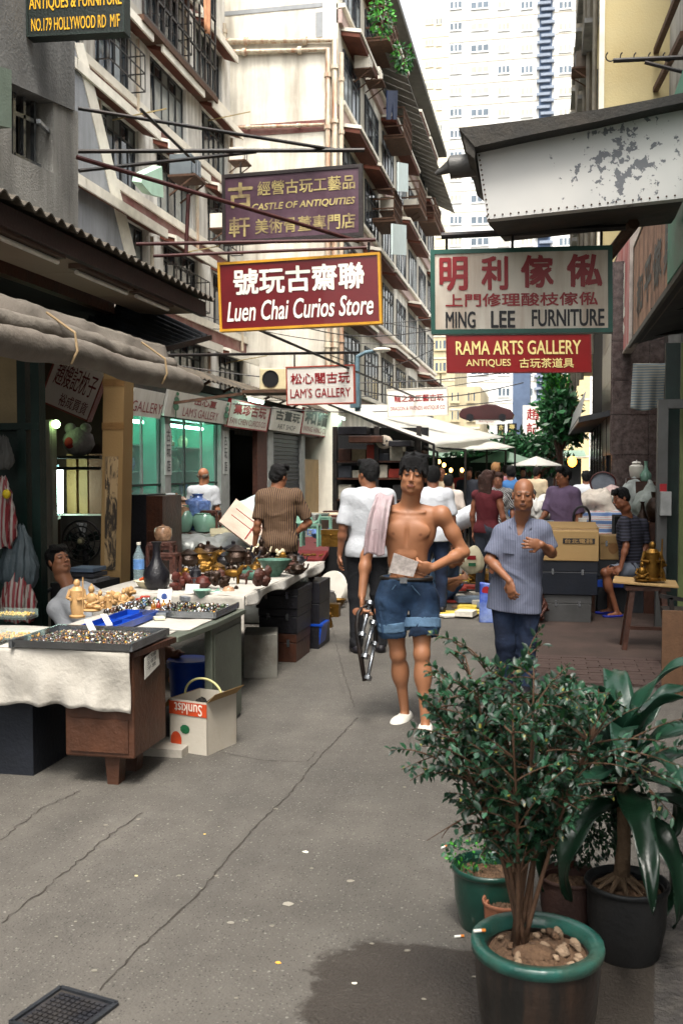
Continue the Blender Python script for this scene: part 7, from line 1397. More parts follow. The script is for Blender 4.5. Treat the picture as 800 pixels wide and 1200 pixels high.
# 12 purple shirt
Y12 = 12.2; J, fc = stand(659, Y12, None, -40, .97, elL=(-.2,-.08,1.12), wrL=(-.1,-.28,1.05)); human('man in a mauve polo shirt standing behind the cardboard box, looking left', J, .97, '8f5c40', face=(-.8,-.6,-.05), top=dict(mat=cloth('mauve_polo','6a5872'), g=.03, hem=-.08, sleeve=.85), bottom=dict(mat=BLK), shoes=dict(mat=DSHOE), vox=.009, seed=10)
# 5 seated man on the right
Y5 = onz(716,724).y+.15
J = px3(dict(pel=(740,665,.10), neck=(735,604,.05), head=(727,584,-.02), shL=(731,612,-.12), shR=(752,614,.16), elL=(733,640,-.18), wrL=(727,664,-.20), elR=(756,640,.18), wrR=(747,662,.10), hiL=(738,668,.02), hiR=(744,668,.18), knL=(708,671,-.12), knR=(714,668,.10), anL=(722,716,-.08), anR=(714,712,.14)), Y5)
dks = stripes('dark_striped_tshirt', '14151f', '3a3a4a', 9, 'Z', .72, .4)
human('seated man in a dark striped T-shirt, grey shorts and blue flip-flops', J, .92, '83523a', face=(-.8,-.35,-.45), hup=(-.3,0,1), top=dict(mat=dks, g=.02, hem=-.05, sleeve=.75), bottom=dict(mat=cloth('grey_shorts','6d7480'), len=.62, g=.014, name='shorts', flare=.012), vox=.007, hd=(dv(-.5,-.1,-.6), dv(-.5,-.1,-.7)), toes=(dv(-1,-.55,0), dv(-1,-.4,0)), shoes=dict(mat=M('blue_rubber','20309a',.5), open=1), seed=12)
# 4 leaning man on the left
Y4 = 6.9
J = px3(dict(pel=(138,744,.05), neck=(80,690,.14), head=(69,657,.14), shL=(66,712,.02), shR=(96,692,.28), elL=(85,745,.0), wrL=(115,735,-.1), elR=(116,703,.2), wrR=(144,691,.12), hiL=(140,752,.0), hiR=(142,742,.14), knL=(150,752,-.35), knR=(172,692,.05), anL=(200,764,-.5), anR=(206,790,-.1)), Y4)
J['anL'] = np.array(at(200,763,6.2)); J['knL'] = np.array(at(150,742,6.5))
human('man in a white T-shirt leaning back in the left stall, head tilted up', J, .95, '8a5c42', face=(.80,-.45,.35), hup=(-.35,.10,.9), hair='short', top=dict(mat=TSH, g=.026, hem=-.02, sleeve=.8), bottom=dict(mat=cloth('navy_shorts','141f4a'), len=.75, g=.012, name='shorts'), vox=.006, hd=(None, dv(1,.1,-.1)), toes=(dv(.8,-.5,.5), dv(1,-.3,0)), seed=14, lip='7a4a3c')
chb = thing('black_chair', 'black chair behind the leaning man in the left stall', 'chair', tuple(at(60,790,7.0))); build('backrest', MB().tube([at(47,700,7.15),at(46,728,7.1),at(52,760,7.0),at(60,800,6.9)],.014,8).tube([at(60,690,7.3),at(47,700,7.15)],.014,8), BLACKP, chb, kind='stuff'); cs_ = at(95,775,7.0); build('seat', MB().box(cs_.x-.25,cs_.x+.25,6.8,7.3,.30,.34), BLACKP, chb)
for a, b in ((-.22,6.83),(.22,6.83),(-.22,7.27),(.22,7.27)): build('leg', MB().box(cs_.x+a-.015,cs_.x+a+.015,b-.015,b+.015,0,.30), BLACKP, chb)
# 8 squatting man
Y8 = onz(516,706).y
J = px3(dict(pel=(511,682,.12), neck=(523,655,-.03), head=(536,652,-.08), shL=(512,660,-.12), shR=(530,662,.1), elL=(520,682,-.14), wrL=(536,678,-.2), elR=(534,684,.12), wrR=(541,676,0), hiL=(510,686,.04), hiR=(512,686,.2), knL=(534,682,-.05), knR=(536,684,.18), anL=(518,703,0), anR=(524,703,.15)), Y8)
human('squatting man in a blue shirt and jeans looking over wares on the ground', J, .92, '9a6a4c', face=(.9,-.2,-.5), hup=(.4,0,1), hair='short', hairmat=HAIRB, top=dict(mat=cloth('blue_tshirt','54708f'), g=.02, hem=.0, sleeve=.8), bottom=dict(mat=cloth('light_jeans','56749a'), g=.012), vox=.008, toes=(dv(1,-.2,0), dv(1,-.2,0)), shoes=dict(mat=DSHOE), seed=15)
# 9 long haired woman, 10 bending person, crowd
def walker(label, px, Y, deg, top, bot, s=1., hair='short', hm=None, skin='93614a', fem=False, vox=.013, bend=0, seed=0, **kw):
    if bend:
        c, q = math.cos(bend), math.sin(bend)
        for k in ('neck','head','shL','shR'): x, y, z = SKEL[k]; z0 = z-.93; kw.setdefault(k, (x, y*c-z0*q, .93+z0*c))
        for k in ('elL','elR','wrL','wrR'): x, y, z = SKEL[k]; kw.setdefault(k, (x, kw['neck'][1]*1.0, kw['neck'][2]-(1.43-z)*.95))
    J, fc = stand(px, Y, None, deg, s, **kw); return human(label, J, s, skin, face=fc, hair=hair, hairmat=hm, fem=fem, top=dict(mat=top, g=.03, hem=-.1, sleeve=.8), bottom=dict(mat=bot), shoes=dict(mat=DSHOE), vox=vox, seed=seed)
CW_ = {k: cloth('cloth_'+k, k) for k in ('c9ccd2','5c1f26','7f9bb5','23262f','8a5a5f','b5a58a','2f5a8a','a8383a','3a3f4a','c5b9b0')}
J, fc = stand(571, 12.6, None, 150, .94, wrL=(-.25,-.12,.8), elL=(-.24,0,1.08)); human('woman with long brown hair and a dark red top carrying a plastic bag', J, .94, '9a6248', face=fc, hair='long', hairmat=HAIRB, fem=True, top=dict(mat=CW_['5c1f26'], g=.018, hem=-.06, sleeve=.0), bottom=dict(mat=CW_['3a3f4a']), shoes=dict(mat=DSHOE), vox=.010, seed=21)
walker('person in a white shirt bending far forward beside the long haired woman', 531, 13.4, 75, CW_['c9ccd2'], BLK, .95, bend=1.15, seed=22, vox=.011)
walker('woman with wavy hair in a black and white patterned top, facing us in the crowd', 583, 15, 0, stripes('patterned_top','1c1c22','a9a7a5',14,'DIAGONAL',.6,6), BLK, .92, 'short', HAIRB, fem=True, seed=23)
walker('man in a white shirt right behind the young man\'s shoulder', 507, 11.2, 190, CW_['c9ccd2'], JEAN, .97, seed=24, vox=.011)
walker('man with a balding head far back between the young man and the bending person', 516, 18, 10, CW_['b5a58a'], BLK, .97, 'ring', None, seed=25, vox=.016)
walker('black haired person in a pale pink top behind the young man\'s arm', 525, 14.8, 185, CW_['c5b9b0'], CW_['23262f'], .9, seed=26)
walker('person in a light blue shirt walking away behind the old man', 598, 17, 180, CW_['2f5a8a'], BLK, .98, seed=27, vox=.014)
walker('fair haired tourist at the back of the market crowd', 580, 19, 170, CW_['8a5a5f'], CW_['3a3f4a'], 1.02, 'short', HAIRG, seed=28, vox=.016)
walker('person in a white shirt walking away by the granite shop front', 686, 17.5, 180, CW_['c9ccd2'], BLK, .93, seed=29, vox=.014)
walker('dark haired man deep in the market under the green awning', 548, 20, 20, CW_['23262f'], BLK, .97, seed=30, vox=.018)
walker('person in red far back under the umbrellas', 541, 24, 0, CW_['a8383a'], BLK, .97, seed=31, vox=.022)
walker('person in pale blue far back behind the fair haired tourist', 592, 23, 180, CW_['7f9bb5'], BLK, 1.0, seed=32, vox=.022)
walker('person in beige far back right of the old man\'s head', 628, 21, 160, CW_['b5a58a'], BLK, .97, seed=33, vox=.02)
walker('woman in dark clothes far back near the lantern', 560, 22, 200, CW_['3a3f4a'], BLK, .92, 'short', fem=True, seed=34, vox=.02)
walker('grey clad man standing far back at the foot of the street trees', 612, 27, 0, CW_['23262f'], BLK, .97, seed=35, vox=.022)
# plastic carrier bag held by the woman
c_ = at(553,655,12.3); blobmesh('carrier_bag', 'cream plastic carrier bag with red and green print held by the long haired woman', 'bag', [((c_.x,c_.y,c_.z),(.13,.07,.17),.03),((c_.x,c_.y,c_.z-.05),(.16,.08,.13),.03)], M('cream_plastic_bag','c9bfa0',.5,.08,6,.3,14), .015, .008, 22, (), 40)
o = bpy.data.objects['carrier_bag']; build('print_mark', MB().box(-.06,.05,-.092,-.086,.0,.05), REDT, o, world=False); build('print_mark', MB().box(-.04,.05,-.100,-.094,-.08,-.04), GRNT, o, world=False)
# ---------------------------------------------------------------- right hand stall
YX = onz(660,729).y
def bx(px0, px1, z0, z1, Y, d): return at(px0,650,Y).x, at(px1,650,Y).x, Y, Y+d, z0, z1
z1_, z2_, z3_ = at(660,697,YX).z, at(660,657,YX).z, at(660,622,YX).z
case_('storage_chest','grey metal trunk at the bottom of the stack behind the old man',*bx(638,693,0,z1_,YX,.45),M('grey_sheet_metal','4a4a4a',.5,.2,5,.1,metal=.4,dirt='33302c',damt=.4),'trunk')
case_('navy_chest','dark navy trunk in the middle of the stack behind the old man',*bx(630,700,z1_+.004,z2_,YX-.03,.5),M('navy_trunk','0a101b',.4,.2,5,.1,dirt='2a2a2c',damt=.4),'trunk')
cb3 = thing('cardboard_box', 'brown cardboard box with a row of printed black characters on top of the navy trunk', 'box', tuple(V((at(664,650,YX).x,YX,z2_)))); x0_, x1_ = at(627,640,YX-.05).x, at(701,640,YX-.05).x
build('carton', MB().box(x0_,x1_,YX-.05,YX+.45,z2_+.003,z3_), CARD, cb3, bevel=.005); build('tape', MB().box(x0_-.001,x1_+.001,YX+.17,YX+.22,z3_,z3_+.003), M('brown_tape','7a5a34',.4), cb3); build('black_patch', MB().box(x0_+.28,x1_-.04,YX-.056,YX-.0505,z3_-.13,z3_-.075), BLKT, cb3)
lettering(cb3, '台北電器', V((x0_+.30,YX-.0565,z3_-.125)), V((x1_-x0_-.36,0,0)), V((0,0,.045)), (0,0,1,1), CARD, .02, 0, .002)
build('flap', MB().slab([(x0_,YX+.44,z3_),(x1_,YX+.44,z3_),(x1_,YX+.62,z3_+.06),(x0_,YX+.62,z3_+.06)],(0,0,.005)), CARD, cb3)
cb4 = case_('cardboard_box','small tan cardboard box with a round stamp beside the seated man',*bx(702,734,at(716,656,YX+.8).z,at(716,628,YX+.8).z,YX+.8,.35),CARD,'box')
o = build('round_stamp', MB().add([V((math.cos(k*.4)*.055,0,math.sin(k*.4)*.06)) for k in range(16)],[tuple(range(16))]), M('stamp_brown','7a5630',.8), cb4, world=False); o.location = (0,-.182,.13)
case_('storage_chest','dark grey trunk under the small tan box behind the seated man',*bx(700,770,0,at(716,656,YX+.8).z-.004,YX+.82,.4),M('dark_trunk','25282c',.5,.2,5),'trunk')
o = build('blue_strip', MB().box(at(701,690,YX).x,at(745,690,YX).x,YX+.6,YX+.69,at(716,696,YX).z,at(716,688,YX).z), BLUEP, origin=(0,YX,.3)); tag(o, 'blue and yellow strip of goods behind the seated man\'s legs', 'box')
blobmesh('rock_carving', 'knobbly brown root carving on the ground beside the grey trunk', 'carving', [((at(630,712,YX-.1).x,YX-.1,.16),(.09,.09,.17),.02),((at(632,700,YX-.1).x,YX-.1,.3),(.07,.07,.08),.02)], CARVED, .012, .02, 60, [((0,0,.001),(0,0,-1))], 41)
# low counter with radios etc. behind the cardboard box
hb_ = thing('low_counter', 'counter with pale books behind the cardboard box, in front of the mauve shirted man', 'counter', tuple(V((.0,YX+.9,0)))); xa_, xb_ = at(600,620,YX+.9).x, at(700,620,YX+.9).x; build('counter_top', MB().box(xa_,xb_,YX+.7,YX+1.3,.92,.96), CARD, hb_); build('front', MB().box(xa_+.03,xb_-.03,YX+.75,YX+1.25,0,.919), WOODM, hb_)
for k in range(9):
    x = xa_+.15+k*.09; h_ = random.uniform(.03,.10); c_ = ['c5c0b4','8f9498','b8a98a','6c7680','d0ccc4','9a8f80','7a828a','c9c4b8','a39a8c'][k]; o = build('book', MB().box(-.042,.042,-.1,.1,0,h_), M('book_'+c_, c_, .7,.15,12), loc=(x,YX+.85,.961)); tag(o, f'{ordn[k]} pale book from left on the counter behind the cardboard box', 'book')
c_ = at(681,607,YX+.7); o = build('black_ring_stand', MB().tube([c_+V((math.cos(a)*.09,0,math.sin(a)*.13)) for a in [k*.3-.6 for k in range(15)]],.014,8), BLACKP, origin=tuple(c_)); o.name='curved_ornament'; tag(o, 'black curved ornament standing at the right end of the counter', 'ornament')
# heaps of bags and the striped sack
PLD = M('checked_woven_bag','7f8fa0',.6,.1,4)
n = PLD.node_tree.nodes; L = PLD.node_tree.links; ck = n.new('ShaderNodeTexWave'); ck.bands_direction = 'Z'; ck.inputs['Scale'].default_value = 3.2; ck.inputs['Distortion'].default_value = 1.0; tc = n.new('ShaderNodeTexCoord'); L.new(tc.outputs['Object'], ck.inputs['Vector']); cr = n.new('ShaderNodeValToRGB'); cr.color_ramp.interpolation = 'CONSTANT'
els = cr.color_ramp.elements; els[0].color = (.07,.13,.28,1); els[1].position = .35; els[1].color = (.42,.43,.43,1); e = els.new(.7); e.color = (.40,.10,.09,1); e = els.new(.85); e.color = (.42,.43,.43,1); L.new(ck.outputs['Fac'], cr.inputs[0]); L.new(cr.outputs[0], n['Principled BSDF'].inputs['Base Color'])
c_ = at(708,625,13.0); blobmesh('woven_bag', 'big red white and blue woven bag heaped behind the seated man', 'bag', [((c_.x-.05,13.1,.55),(.45,.35,.55),.1),((c_.x+.25,13.1,.7),(.3,.3,.45),.1)], PLD, .025, .02, 12, [((0,0,0),(0,0,-1))], 51)
for k, (px, py, Y, r, col, lb_) in enumerate(((695,588,13.4,(.36,.3,.16),'b0a79c','white and pink bundle on top of the woven bag'),(668,600,14.2,(.36,.3,.16),'a79f98','pale cloth bundle left of the woven bag'),(716,582,13.9,(.25,.25,.14),'a58f8c','pinkish bundle heaped highest by the red round frame'),(745,583,12.4,(.26,.25,.22),'9aa09c','crumpled translucent plastic behind the seated man\'s head'),(765,590,12.2,(.2,.2,.24),'8f9690','crumpled plastic sheet against the granite wall'),(632,592,14.6,(.42,.3,.13),'b9b7b2','white cloth heap behind the old man\'s shoulder'),(655,583,15.5,(.3,.3,.12),'8a93a5','blue grey cloth heap behind the mauve shirted man'))):
    c_ = at(px,py,Y); blobmesh('cloth_bundle', lb_, 'bundle', [(tuple(c_),r,.05),((c_.x+.1,c_.y,c_.z-.12),(r[0]*1.1,r[1],r[2]*1.1),.05),((c_.x-.12,c_.y,c_.z-.05),(r[0]*.7,r[1],r[2]*.9),.04)], M('bundle_'+col, col, .6,.3,5,.4,16), .02, .022, 20, (), 60+k)
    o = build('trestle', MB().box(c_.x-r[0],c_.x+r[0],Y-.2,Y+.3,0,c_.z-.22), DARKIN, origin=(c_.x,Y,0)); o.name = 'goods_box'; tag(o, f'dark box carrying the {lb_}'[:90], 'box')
c_ = at(706,566,14.2); rf = thing('round_frame', 'red rimmed round wire frame standing on the bundles by the granite corner', 'frame', tuple(c_)); build('rim', MB().tube([c_+V((math.cos(a)*.17,0,math.sin(a)*.15)) for a in [k*math.pi/12 for k in range(25)]],.012,8), REDM, rf); build('mesh_disc', MB().add([c_+V((math.cos(a)*.165,.01,math.sin(a)*.145)) for a in [k*math.pi/12 for k in range(24)]],[tuple(range(24))]), M('grey_mesh','5f6670',.5), rf)
# striped cloth hanging on the granite wall
BS = stripes('blue_white_blind', 'a8a79c', '6f8391', 7.2, 'Z', .62, .05); TLb, TRb, BLb = at(741,426,17.2), at(779,426,17.2), at(743,478,17.2)
mb = MB(); mb.sheet(lambda u, v: TLb.lerp(TRb,u)+V((0,-.02-.03*math.sin(u*14)*(v+.2),0))+V((-.03*v,0,(BLb.z-TLb.z)*(v+.07*math.sin(u*4)*v))), 40, 20, .006); o = build('striped_awning', mb, BS, smooth=True, origin=tuple(TLb)); tag(o, 'white cloth with blue stripes hanging in front of the granite wall', 'cloth')
# door frame, post and green door on the right
YP = onz(776,738).y; xp0, xp1 = at(769,600,YP).x, at(781,600,YP).x; zt3 = at(775,468,YP).z
df = thing('door_frame', 'grey steel door frame at the right edge with a meter box', 'door frame', (xp0,YP,0)); build('post', MB().box(xp0,xp1,YP,YP+.12,0,zt3), M('grey_frame_paint','464746',.5,.15,4,.1,dirt='24221f',damt=.5), df); build('lintel', MB().box(xp1+.001,xp1+1.0,YP,YP+.12,zt3-.09,zt3-.0), M('grey_frame_paint','5e5f5e'), df)
build('meter_box', MB().box(at(772,600,YP).x,at(785,600,YP).x,YP-.08,YP-.001,at(778,604,YP).z,at(778,576,YP).z), M('pale_grey_box','8b8d8c',.5), df, bevel=.005); build('red_tag', MB().box(at(772,600,YP).x,at(780,600,YP).x,YP-.012,YP-.001,at(778,576,YP).z,at(778,567,YP).z), REDT, df)
gdr = thing('green_folding_door', 'yellow green boarded door at the right edge behind the steel frame', 'door', (xp1,YP+.3,0)); GB = M('yellow_green_board','6f7a4c',.6,.2,3,.2,dirt='2f3620',damt=.5,dsc=1,streak=True)
for i in range(6): build('board', MB().box(xp1+.0+.15*i,xp1+.143+.15*i,YP+.3,YP+.33,0,2.9), GB if i else GREENP, gdr)
# stool with board and brass figures
YS5 = onz(760,760).y; st = thing('wooden_stool', 'dark wooden stool with splayed legs carrying a thin board at the right', 'stool', tuple(V((at(760,700,YS5).x,YS5,0)))); sx, zs5 = at(757,700,YS5).x, at(757,684,YS5).z
build('seat', MB().box(sx-.19,sx+.19,YS5-.13,YS5+.13,zs5-.05,zs5-.012), WOODD, st)
for a in (-1,1):
    for b in (-1,1): build('leg', MB().bar((sx+a*.13,YS5+b*.09,zs5-.05),(sx+a*.2,YS5+b*.13,0),.045,.045), WOODD, st)
build('stretcher', MB().bar((sx-.17,YS5-.11,.2),(sx+.17,YS5-.11,.2),.03), WOODD, st)
xq0, xq1 = at(716,680,YS5).x, at(792,680,YS5).x; o = build('thin_board', MB().slab([(xq0,YS5-.14,zs5+.015),(xq1,YS5-.17,zs5-.015),(xq1+.02,YS5+.22,zs5-.0),(xq0+.04,YS5+.22,zs5+.03)],(0,0,.012)), CARD, origin=(sx,YS5,zs5)); tag(o, 'thin tan board laid across the dark wooden stool', 'board')
for k, (px, kd_, h) in enumerate(((751,'buddha',.18),(763,'standing',.36),(771,'lion',.20),(757,'lion',.14),(758,'incense',.13))):
    o = build(KO.get(kd_,kd_), figurine(kd_,h), BRASS, smooth='auto', loc=(at(px,680,YS5).x,YS5+.02*k-.04,zs5+.03)); tag(o, ['fat gilt seated buddha at the left of the brasses on the board','tallest gilt standing figure on the stool board','gilt lion at the right end of the stool board','small gilt lion in the middle of the stool board','small gilt incense burner in front on the stool board'][k], 'figurine')
p = at(790,715,7.3); o = build('brown_panel', MB().box(at(775,760,7.3).x,at(775,760,7.3).x+.5,7.3,7.33,at(790,840,7.3).z,at(790,716,7.3).z), M('brown_fibre_board','5e4430',.85,.15,20,.3,60), origin=tuple(p)); o.name='fibre_board'; tag(o, 'brown fibre board standing at the right edge beyond the plants', 'board')
o = build('iron_bench', MB().bar(at(772,698,8.2),at(830,708,8.2),.03).bar(at(785,700,8.2),at(790,740,8.2),.03).box(at(778,705,8.2).x,at(830,705,8.2).x,8.2,8.5,at(780,716,8.2).z-.03,at(780,716,8.2).z), BLACKM, origin=tuple(at(790,710,8.2)),kind=None); o['kind'] = 'stuff'; tag(o, 'dark iron ledge at the right edge by the stool', 'bench')
for k, (px, py, kd_, m_, h, Y) in enumerate(((752,613+5,'bottle','bronze',.3,12.0),(767,612,'vase','bronze',.34,11.6),(757,640,'jar','paint',.3,12.0),(745,560,'jar','white',.2,12.4),(756,556+8,'bottle','celadon',.24,12.3))):
    c_ = at(px,py,Y); o = build(KO.get(kd_,kd_), figurine(kd_,h), MATN[m_][0], smooth='auto', loc=tuple(c_)); tag(o, f'{MATN[m_][1]} {KN[kd_]} among goods behind the seated man, {ordn[k]} of five', KN[kd_].split()[-1]); b5 = build('goods_box', MB().box(c_.x-.12,c_.x+.12,Y-.1,Y+.12,0,c_.z-.002), WOODD, origin=(c_.x,Y,0)); tag(b5, f'dark narrow box holding up the {MATN[m_][1]} {KN[kd_]} behind the seated man', 'box')
# ---------------------------------------------------------------- wares on the ground in the middle
random.seed(31)
USED = {}
def uniq(lb):
    USED[lb] = USED.get(lb, 0)+1
    return lb if USED[lb] == 1 else lb.replace(' ', f' {ordn[min(USED[lb]-1,13)]} ', 1) if 0 else f'{ordn[min(USED[lb]-1,13)]} such {lb}'
WC = {'c9bd8e':'buff','d0cabc':'cream','a39a86':'drab','8a2c22':'red','c9b24a':'yellow','6d7a88':'slate','5c4a3a':'brown','b8b2a4':'pale'}
for k in range(26):
    px, py = random.uniform(527,572), random.uniform(676,724); p = onz(px,py); c_ = random.choice(list(WC)); a, b, h_ = random.uniform(.09,.16), random.uniform(.07,.11), random.uniform(.01,.06); o = build('book', MB().box(-a,a,-b,b,0,h_), M('ware_'+c_, c_, .7,.2,12), loc=(p.x,p.y,.001+.012*(k%5)), rz=random.uniform(-.6,.6)); tag(o, uniq(f"{WC[c_]} book lying {'near the front' if py>706 else 'farther back'} {'at left' if px<542 else 'at right' if px>560 else 'in the middle'} of the asphalt spread"), 'book', 'books spread on the asphalt')
for k in range(16):
    px, py = random.uniform(555,590), random.uniform(640,690); kd_ = random.choice(['incense','teapot','bell','buddha','standing','bowl']); m_ = random.choice(['brass','bronze','brass','white','black']); o = build(KO.get(kd_,kd_), figurine(kd_, random.uniform(.14,.3)), MATN[m_][0], smooth='auto', loc=tuple(onz(px,max(py,668)))); tag(o, uniq(f"{MATN[m_][1]} {KN[kd_]} on the asphalt left of the old man {'nearer him' if px>575 else 'nearer the squatting man'}"), KN[kd_].split()[-1], 'brassware on the asphalt')
p = onz(571,730); pb = thing('printed_bag', 'blue printed bag with a red disc standing on the ground left of the old man', 'bag', tuple(p)); build('bag', MB().slab([p+V((-.09,0,0)),p+V((.10,0,0)),p+V((.07,.06,.40)),p+V((-.09,.06,.42))],(0,.06,0)), M('blue_print_bag','1c3f9c',.4,.5,9,.1,dirt='9fb0c9',damt=.5,dsc=4), pb, bevel=.01); build('red_disc', MB().add([p+V((-.02+math.cos(k*.4)*.045,.045,.33+math.sin(k*.4)*.05)) for k in range(16)],[tuple(range(16))]), REDT, pb)
o = build('yellow_mat', MB().box(-.28,.22,-.14,.1,0,.008), M('yellow_paper','c9b14a',.8,.1,6), loc=tuple(onz(545,718)), rz=.1); tag(o, 'yellow paper laid on the asphalt at the front of the book spread', 'paper')
# ---------------------------------------------------------------- market in the middle distance
TARP = M('white_tarpaulin','e9e7e0',.55,.06,3,.2,12,dirt='9a9286',damt=.35,dsc=1); TARPG = M('pale_green_tarpaulin','a9bfae',.55,.08,3,.2,12,dirt='6f8274',damt=.4)
def tarp(label, A_, B_, C2, D2, m=TARP, sag=.12, poles=True):
    t = thing('market_awning', label, 'awning', tuple(A_)); mb = MB(); mb.sheet(lambda u, v: (A_.lerp(B_,u)).lerp(D2.lerp(C2,u), v)+V((0,0,-sag*math.sin(math.pi*u)*math.sin(math.pi*v)+.03*math.sin(v*17)*math.sin(math.pi*u))), 16, 24, .012); build('sheet', mb, m, t, smooth=True)
    if poles:
        for p in (B_, C2): build('pole', MB().tube([p, V((p.x,p.y,0))], .022, 6), BLACKM, t)
    build('edge_bar', MB().tube([A_, B_], .02, 6), BLACKM, t); return t
for m_ in (TARP, TARPG):
    n = m_.node_tree.nodes; L = m_.node_tree.links; tr_ = n.new('ShaderNodeBsdfTranslucent'); tr_.inputs[0].default_value = (.92,.91,.87,1) if m_ is TARP else (.5,.68,.56,1); mx = n.new('ShaderNodeMixShader'); mx.inputs[0].default_value = .55; L.new(n['Principled BSDF'].outputs[0], mx.inputs[1]); L.new(tr_.outputs[0], mx.inputs[2]); L.new(mx.outputs[0], n['Material Output'].inputs[0])
tarp('long white tarpaulin awning slanting down to the right below the LAM\'S sign', at(385,474,19), at(508,521,16.5), at(590,512,27), at(455,474,29), sag=.05)
tarp('cream tarpaulin over the far stalls, right of the long white one', at(425,490,22), at(512,530,17.5), at(603,524,23), at(520,498,31), sag=.05)
tarp('pale green tarpaulin low over the lamps and goods', at(470,522,19), at(545,527,18), at(570,524,24), at(480,514,25), TARPG, .1)
tarp('second green tarpaulin farther along the market', at(540,524,24), at(592,528,23), at(600,522,30), at(545,516,31), TARPG, .1)
tarp('far white tarpaulin beside the orange sign', at(555,524,32), at(604,530,30), at(606,524,38), at(560,520,40), TARP, .1)
def umbrella(label, px, py, Y, r, m):
    c_ = at(px,py,Y); t = thing('market_umbrella', label, 'umbrella', (c_.x,Y,0)); mb = MB(); n_ = 8; P = [c_+V((0,0,r*.35))]+[c_+V((math.cos(k*math.pi/4)*r,math.sin(k*math.pi/4)*r,0)) for k in range(8)]
    mb.add(P, [(0,k+1,(k+1)%8+1) for k in range(8)]); mb.add([p-V((0,0,.02)) for p in P], [(0,(k+1)%8+1,k+1) for k in range(8)]); build('canopy', mb, m, t); build('pole', MB().tube([(c_.x,Y,0),(c_.x,Y,c_.z+r*.3)], .02, 6), WHITE2, t)
umbrella('white market umbrella left of the lantern', 628, 545, 24, .6, TARP); umbrella('pale green umbrella behind the crowd', 590, 541, 27, .9, TARPG); umbrella('white umbrella farther back under the orange sign', 576, 540, 31, .9, TARP); umbrella('pale umbrella at the far right of the market', 610, 533, 36, .9, TARPG)
# dark curio stand with boxes and a mask
YM = 17.5; ds = thing('curio_stand', 'dark rack crammed with old cases and tools behind the man in the white T-shirt', 'stand', (at(425,600,YM).x,YM,0)); a, b = at(392,600,YM).x, at(490,600,YM).x
for x in (a, (a+b)/2, b): build('post', MB().box(x-.04,x+.04,YM,YM+.1,0,at(400,500,YM).z), BLACKM, ds)
for py in (540,560,585,612): build('shelf', MB().box(a,b,YM,YM+.6,at(400,py,YM).z-.03,at(400,py,YM).z), WOODD, ds)
build('back_board', MB().box(a-.1,b+.1,YM+.62,YM+.68,0,at(400,500,YM).z), DARKIN, ds)
random.seed(77); CC = ['1c1a1c','3a2016','5c3a22','2c3038','6e6048','8a2a1c','a8a294']
CN = ['black','dark brown','tan','slate','drab','red','pale']
for ri, py in enumerate((540,560,585,612)):
    x = a+.05; i = 0; z = at(400,py,YM).z
    while x < b-.1 and i < 9:
        w_ = random.uniform(.10,.26); h_ = random.uniform(.12,.26 if ri else .42); q = random.randrange(7); o = build('old_case', MB().box(0,w_,0,.4,0,h_), M('case_'+CC[q], CC[q], .6,.3,10,.3), loc=(x,YM+.08,z+.001), rz=random.uniform(-.08,.08), bevel=.01); tag(o, f'{CN[q]} case, {ordn[i]} from left on the {["top","second","third","lowest"][ri]} shelf of the curio rack', 'case'); x += w_+.02; i += 1
c_ = at(450,518,YM-.1); mk = thing('carved_mask', 'pale carved mask hanging at the top of the curio rack', 'mask', tuple(c_)); build('face', MB().ball(c_,(.15,.05,.12),14,9,0,None,.05), M('pale_mask','8f8578',.7,.3,12,.4), mk, smooth=True)
for q in (-1,1): build('eye_hole', MB().ball(c_+V((q*.05,-.045,.02)),(.022,.014,.018)), BLKT, mk)
build('mouth', MB().ball(c_+V((0,-.045,-.05)),(.035,.014,.014)), BLKT, mk)
for k, (px, py, w_, h_) in enumerate(((415,505,.5,.14),(430,515,.6,.12),(470,520,.4,.10))): p = at(px,py,YM-.1); o = build('leather_case', MB().box(-w_/2,w_/2,-.2,.2,-h_/2,h_/2), [BLACKP,WOODD,BLACKP][k], loc=tuple(p), bevel=.01); tag(o, ['black case topmost on the curio rack','brown case second from the top on the curio rack','black case right of the pale carved mask'][k], 'case')
# stall tables deeper in the market, both sides
random.seed(91)
for k, (px, Y, w_) in enumerate(((455,20,1.0),(505,23,1.1),(540,27,1.1),(395,14.2,.9),(420,13.2,.5),(640,17,1.0),(625,21,1.0),(600,30,1.6))):
    x = at(px,600,Y).x; t = thing('stall_table', ['far table of curios under the white awning, nearest','far table of curios second under the awning','far table of curios third under the awning','table heaped with goods beside the curio rack','small table of goods left of the man in white','table of cloth and goods behind the old man','second table behind the old man','last table of the market before the trees'][k], 'table', (x,Y,0)); build('tabletop', MB().box(x-w_/2,x+w_/2,Y,Y+1.2,.72,.78), WOODM if k%2 else CLOTHW, t)
    for q in (-1,1): build('leg', MB().box(x+q*(w_/2-.05)-.02,x+q*(w_/2-.05)+.02,Y+.02,Y+.08,0,.72), BLACKM, t)
    for i in range(9 if Y < 25 else 5):
        kd_ = random.choice(KA); m_ = random.choice(MA); o = build(KO.get(kd_,kd_), figurine(kd_, random.uniform(.15,.3)), MATN[m_][0], loc=(x+random.uniform(-.45,.45)*w_,Y+random.uniform(.1,.9),.781)); tag(o, uniq(f"{MATN[m_][1]} {KN[kd_]} on the {['nearest awning','second awning','third awning','curio rack side','small left','cloth','second right','last'][k]} stall table"), KN[kd_].split()[-1])
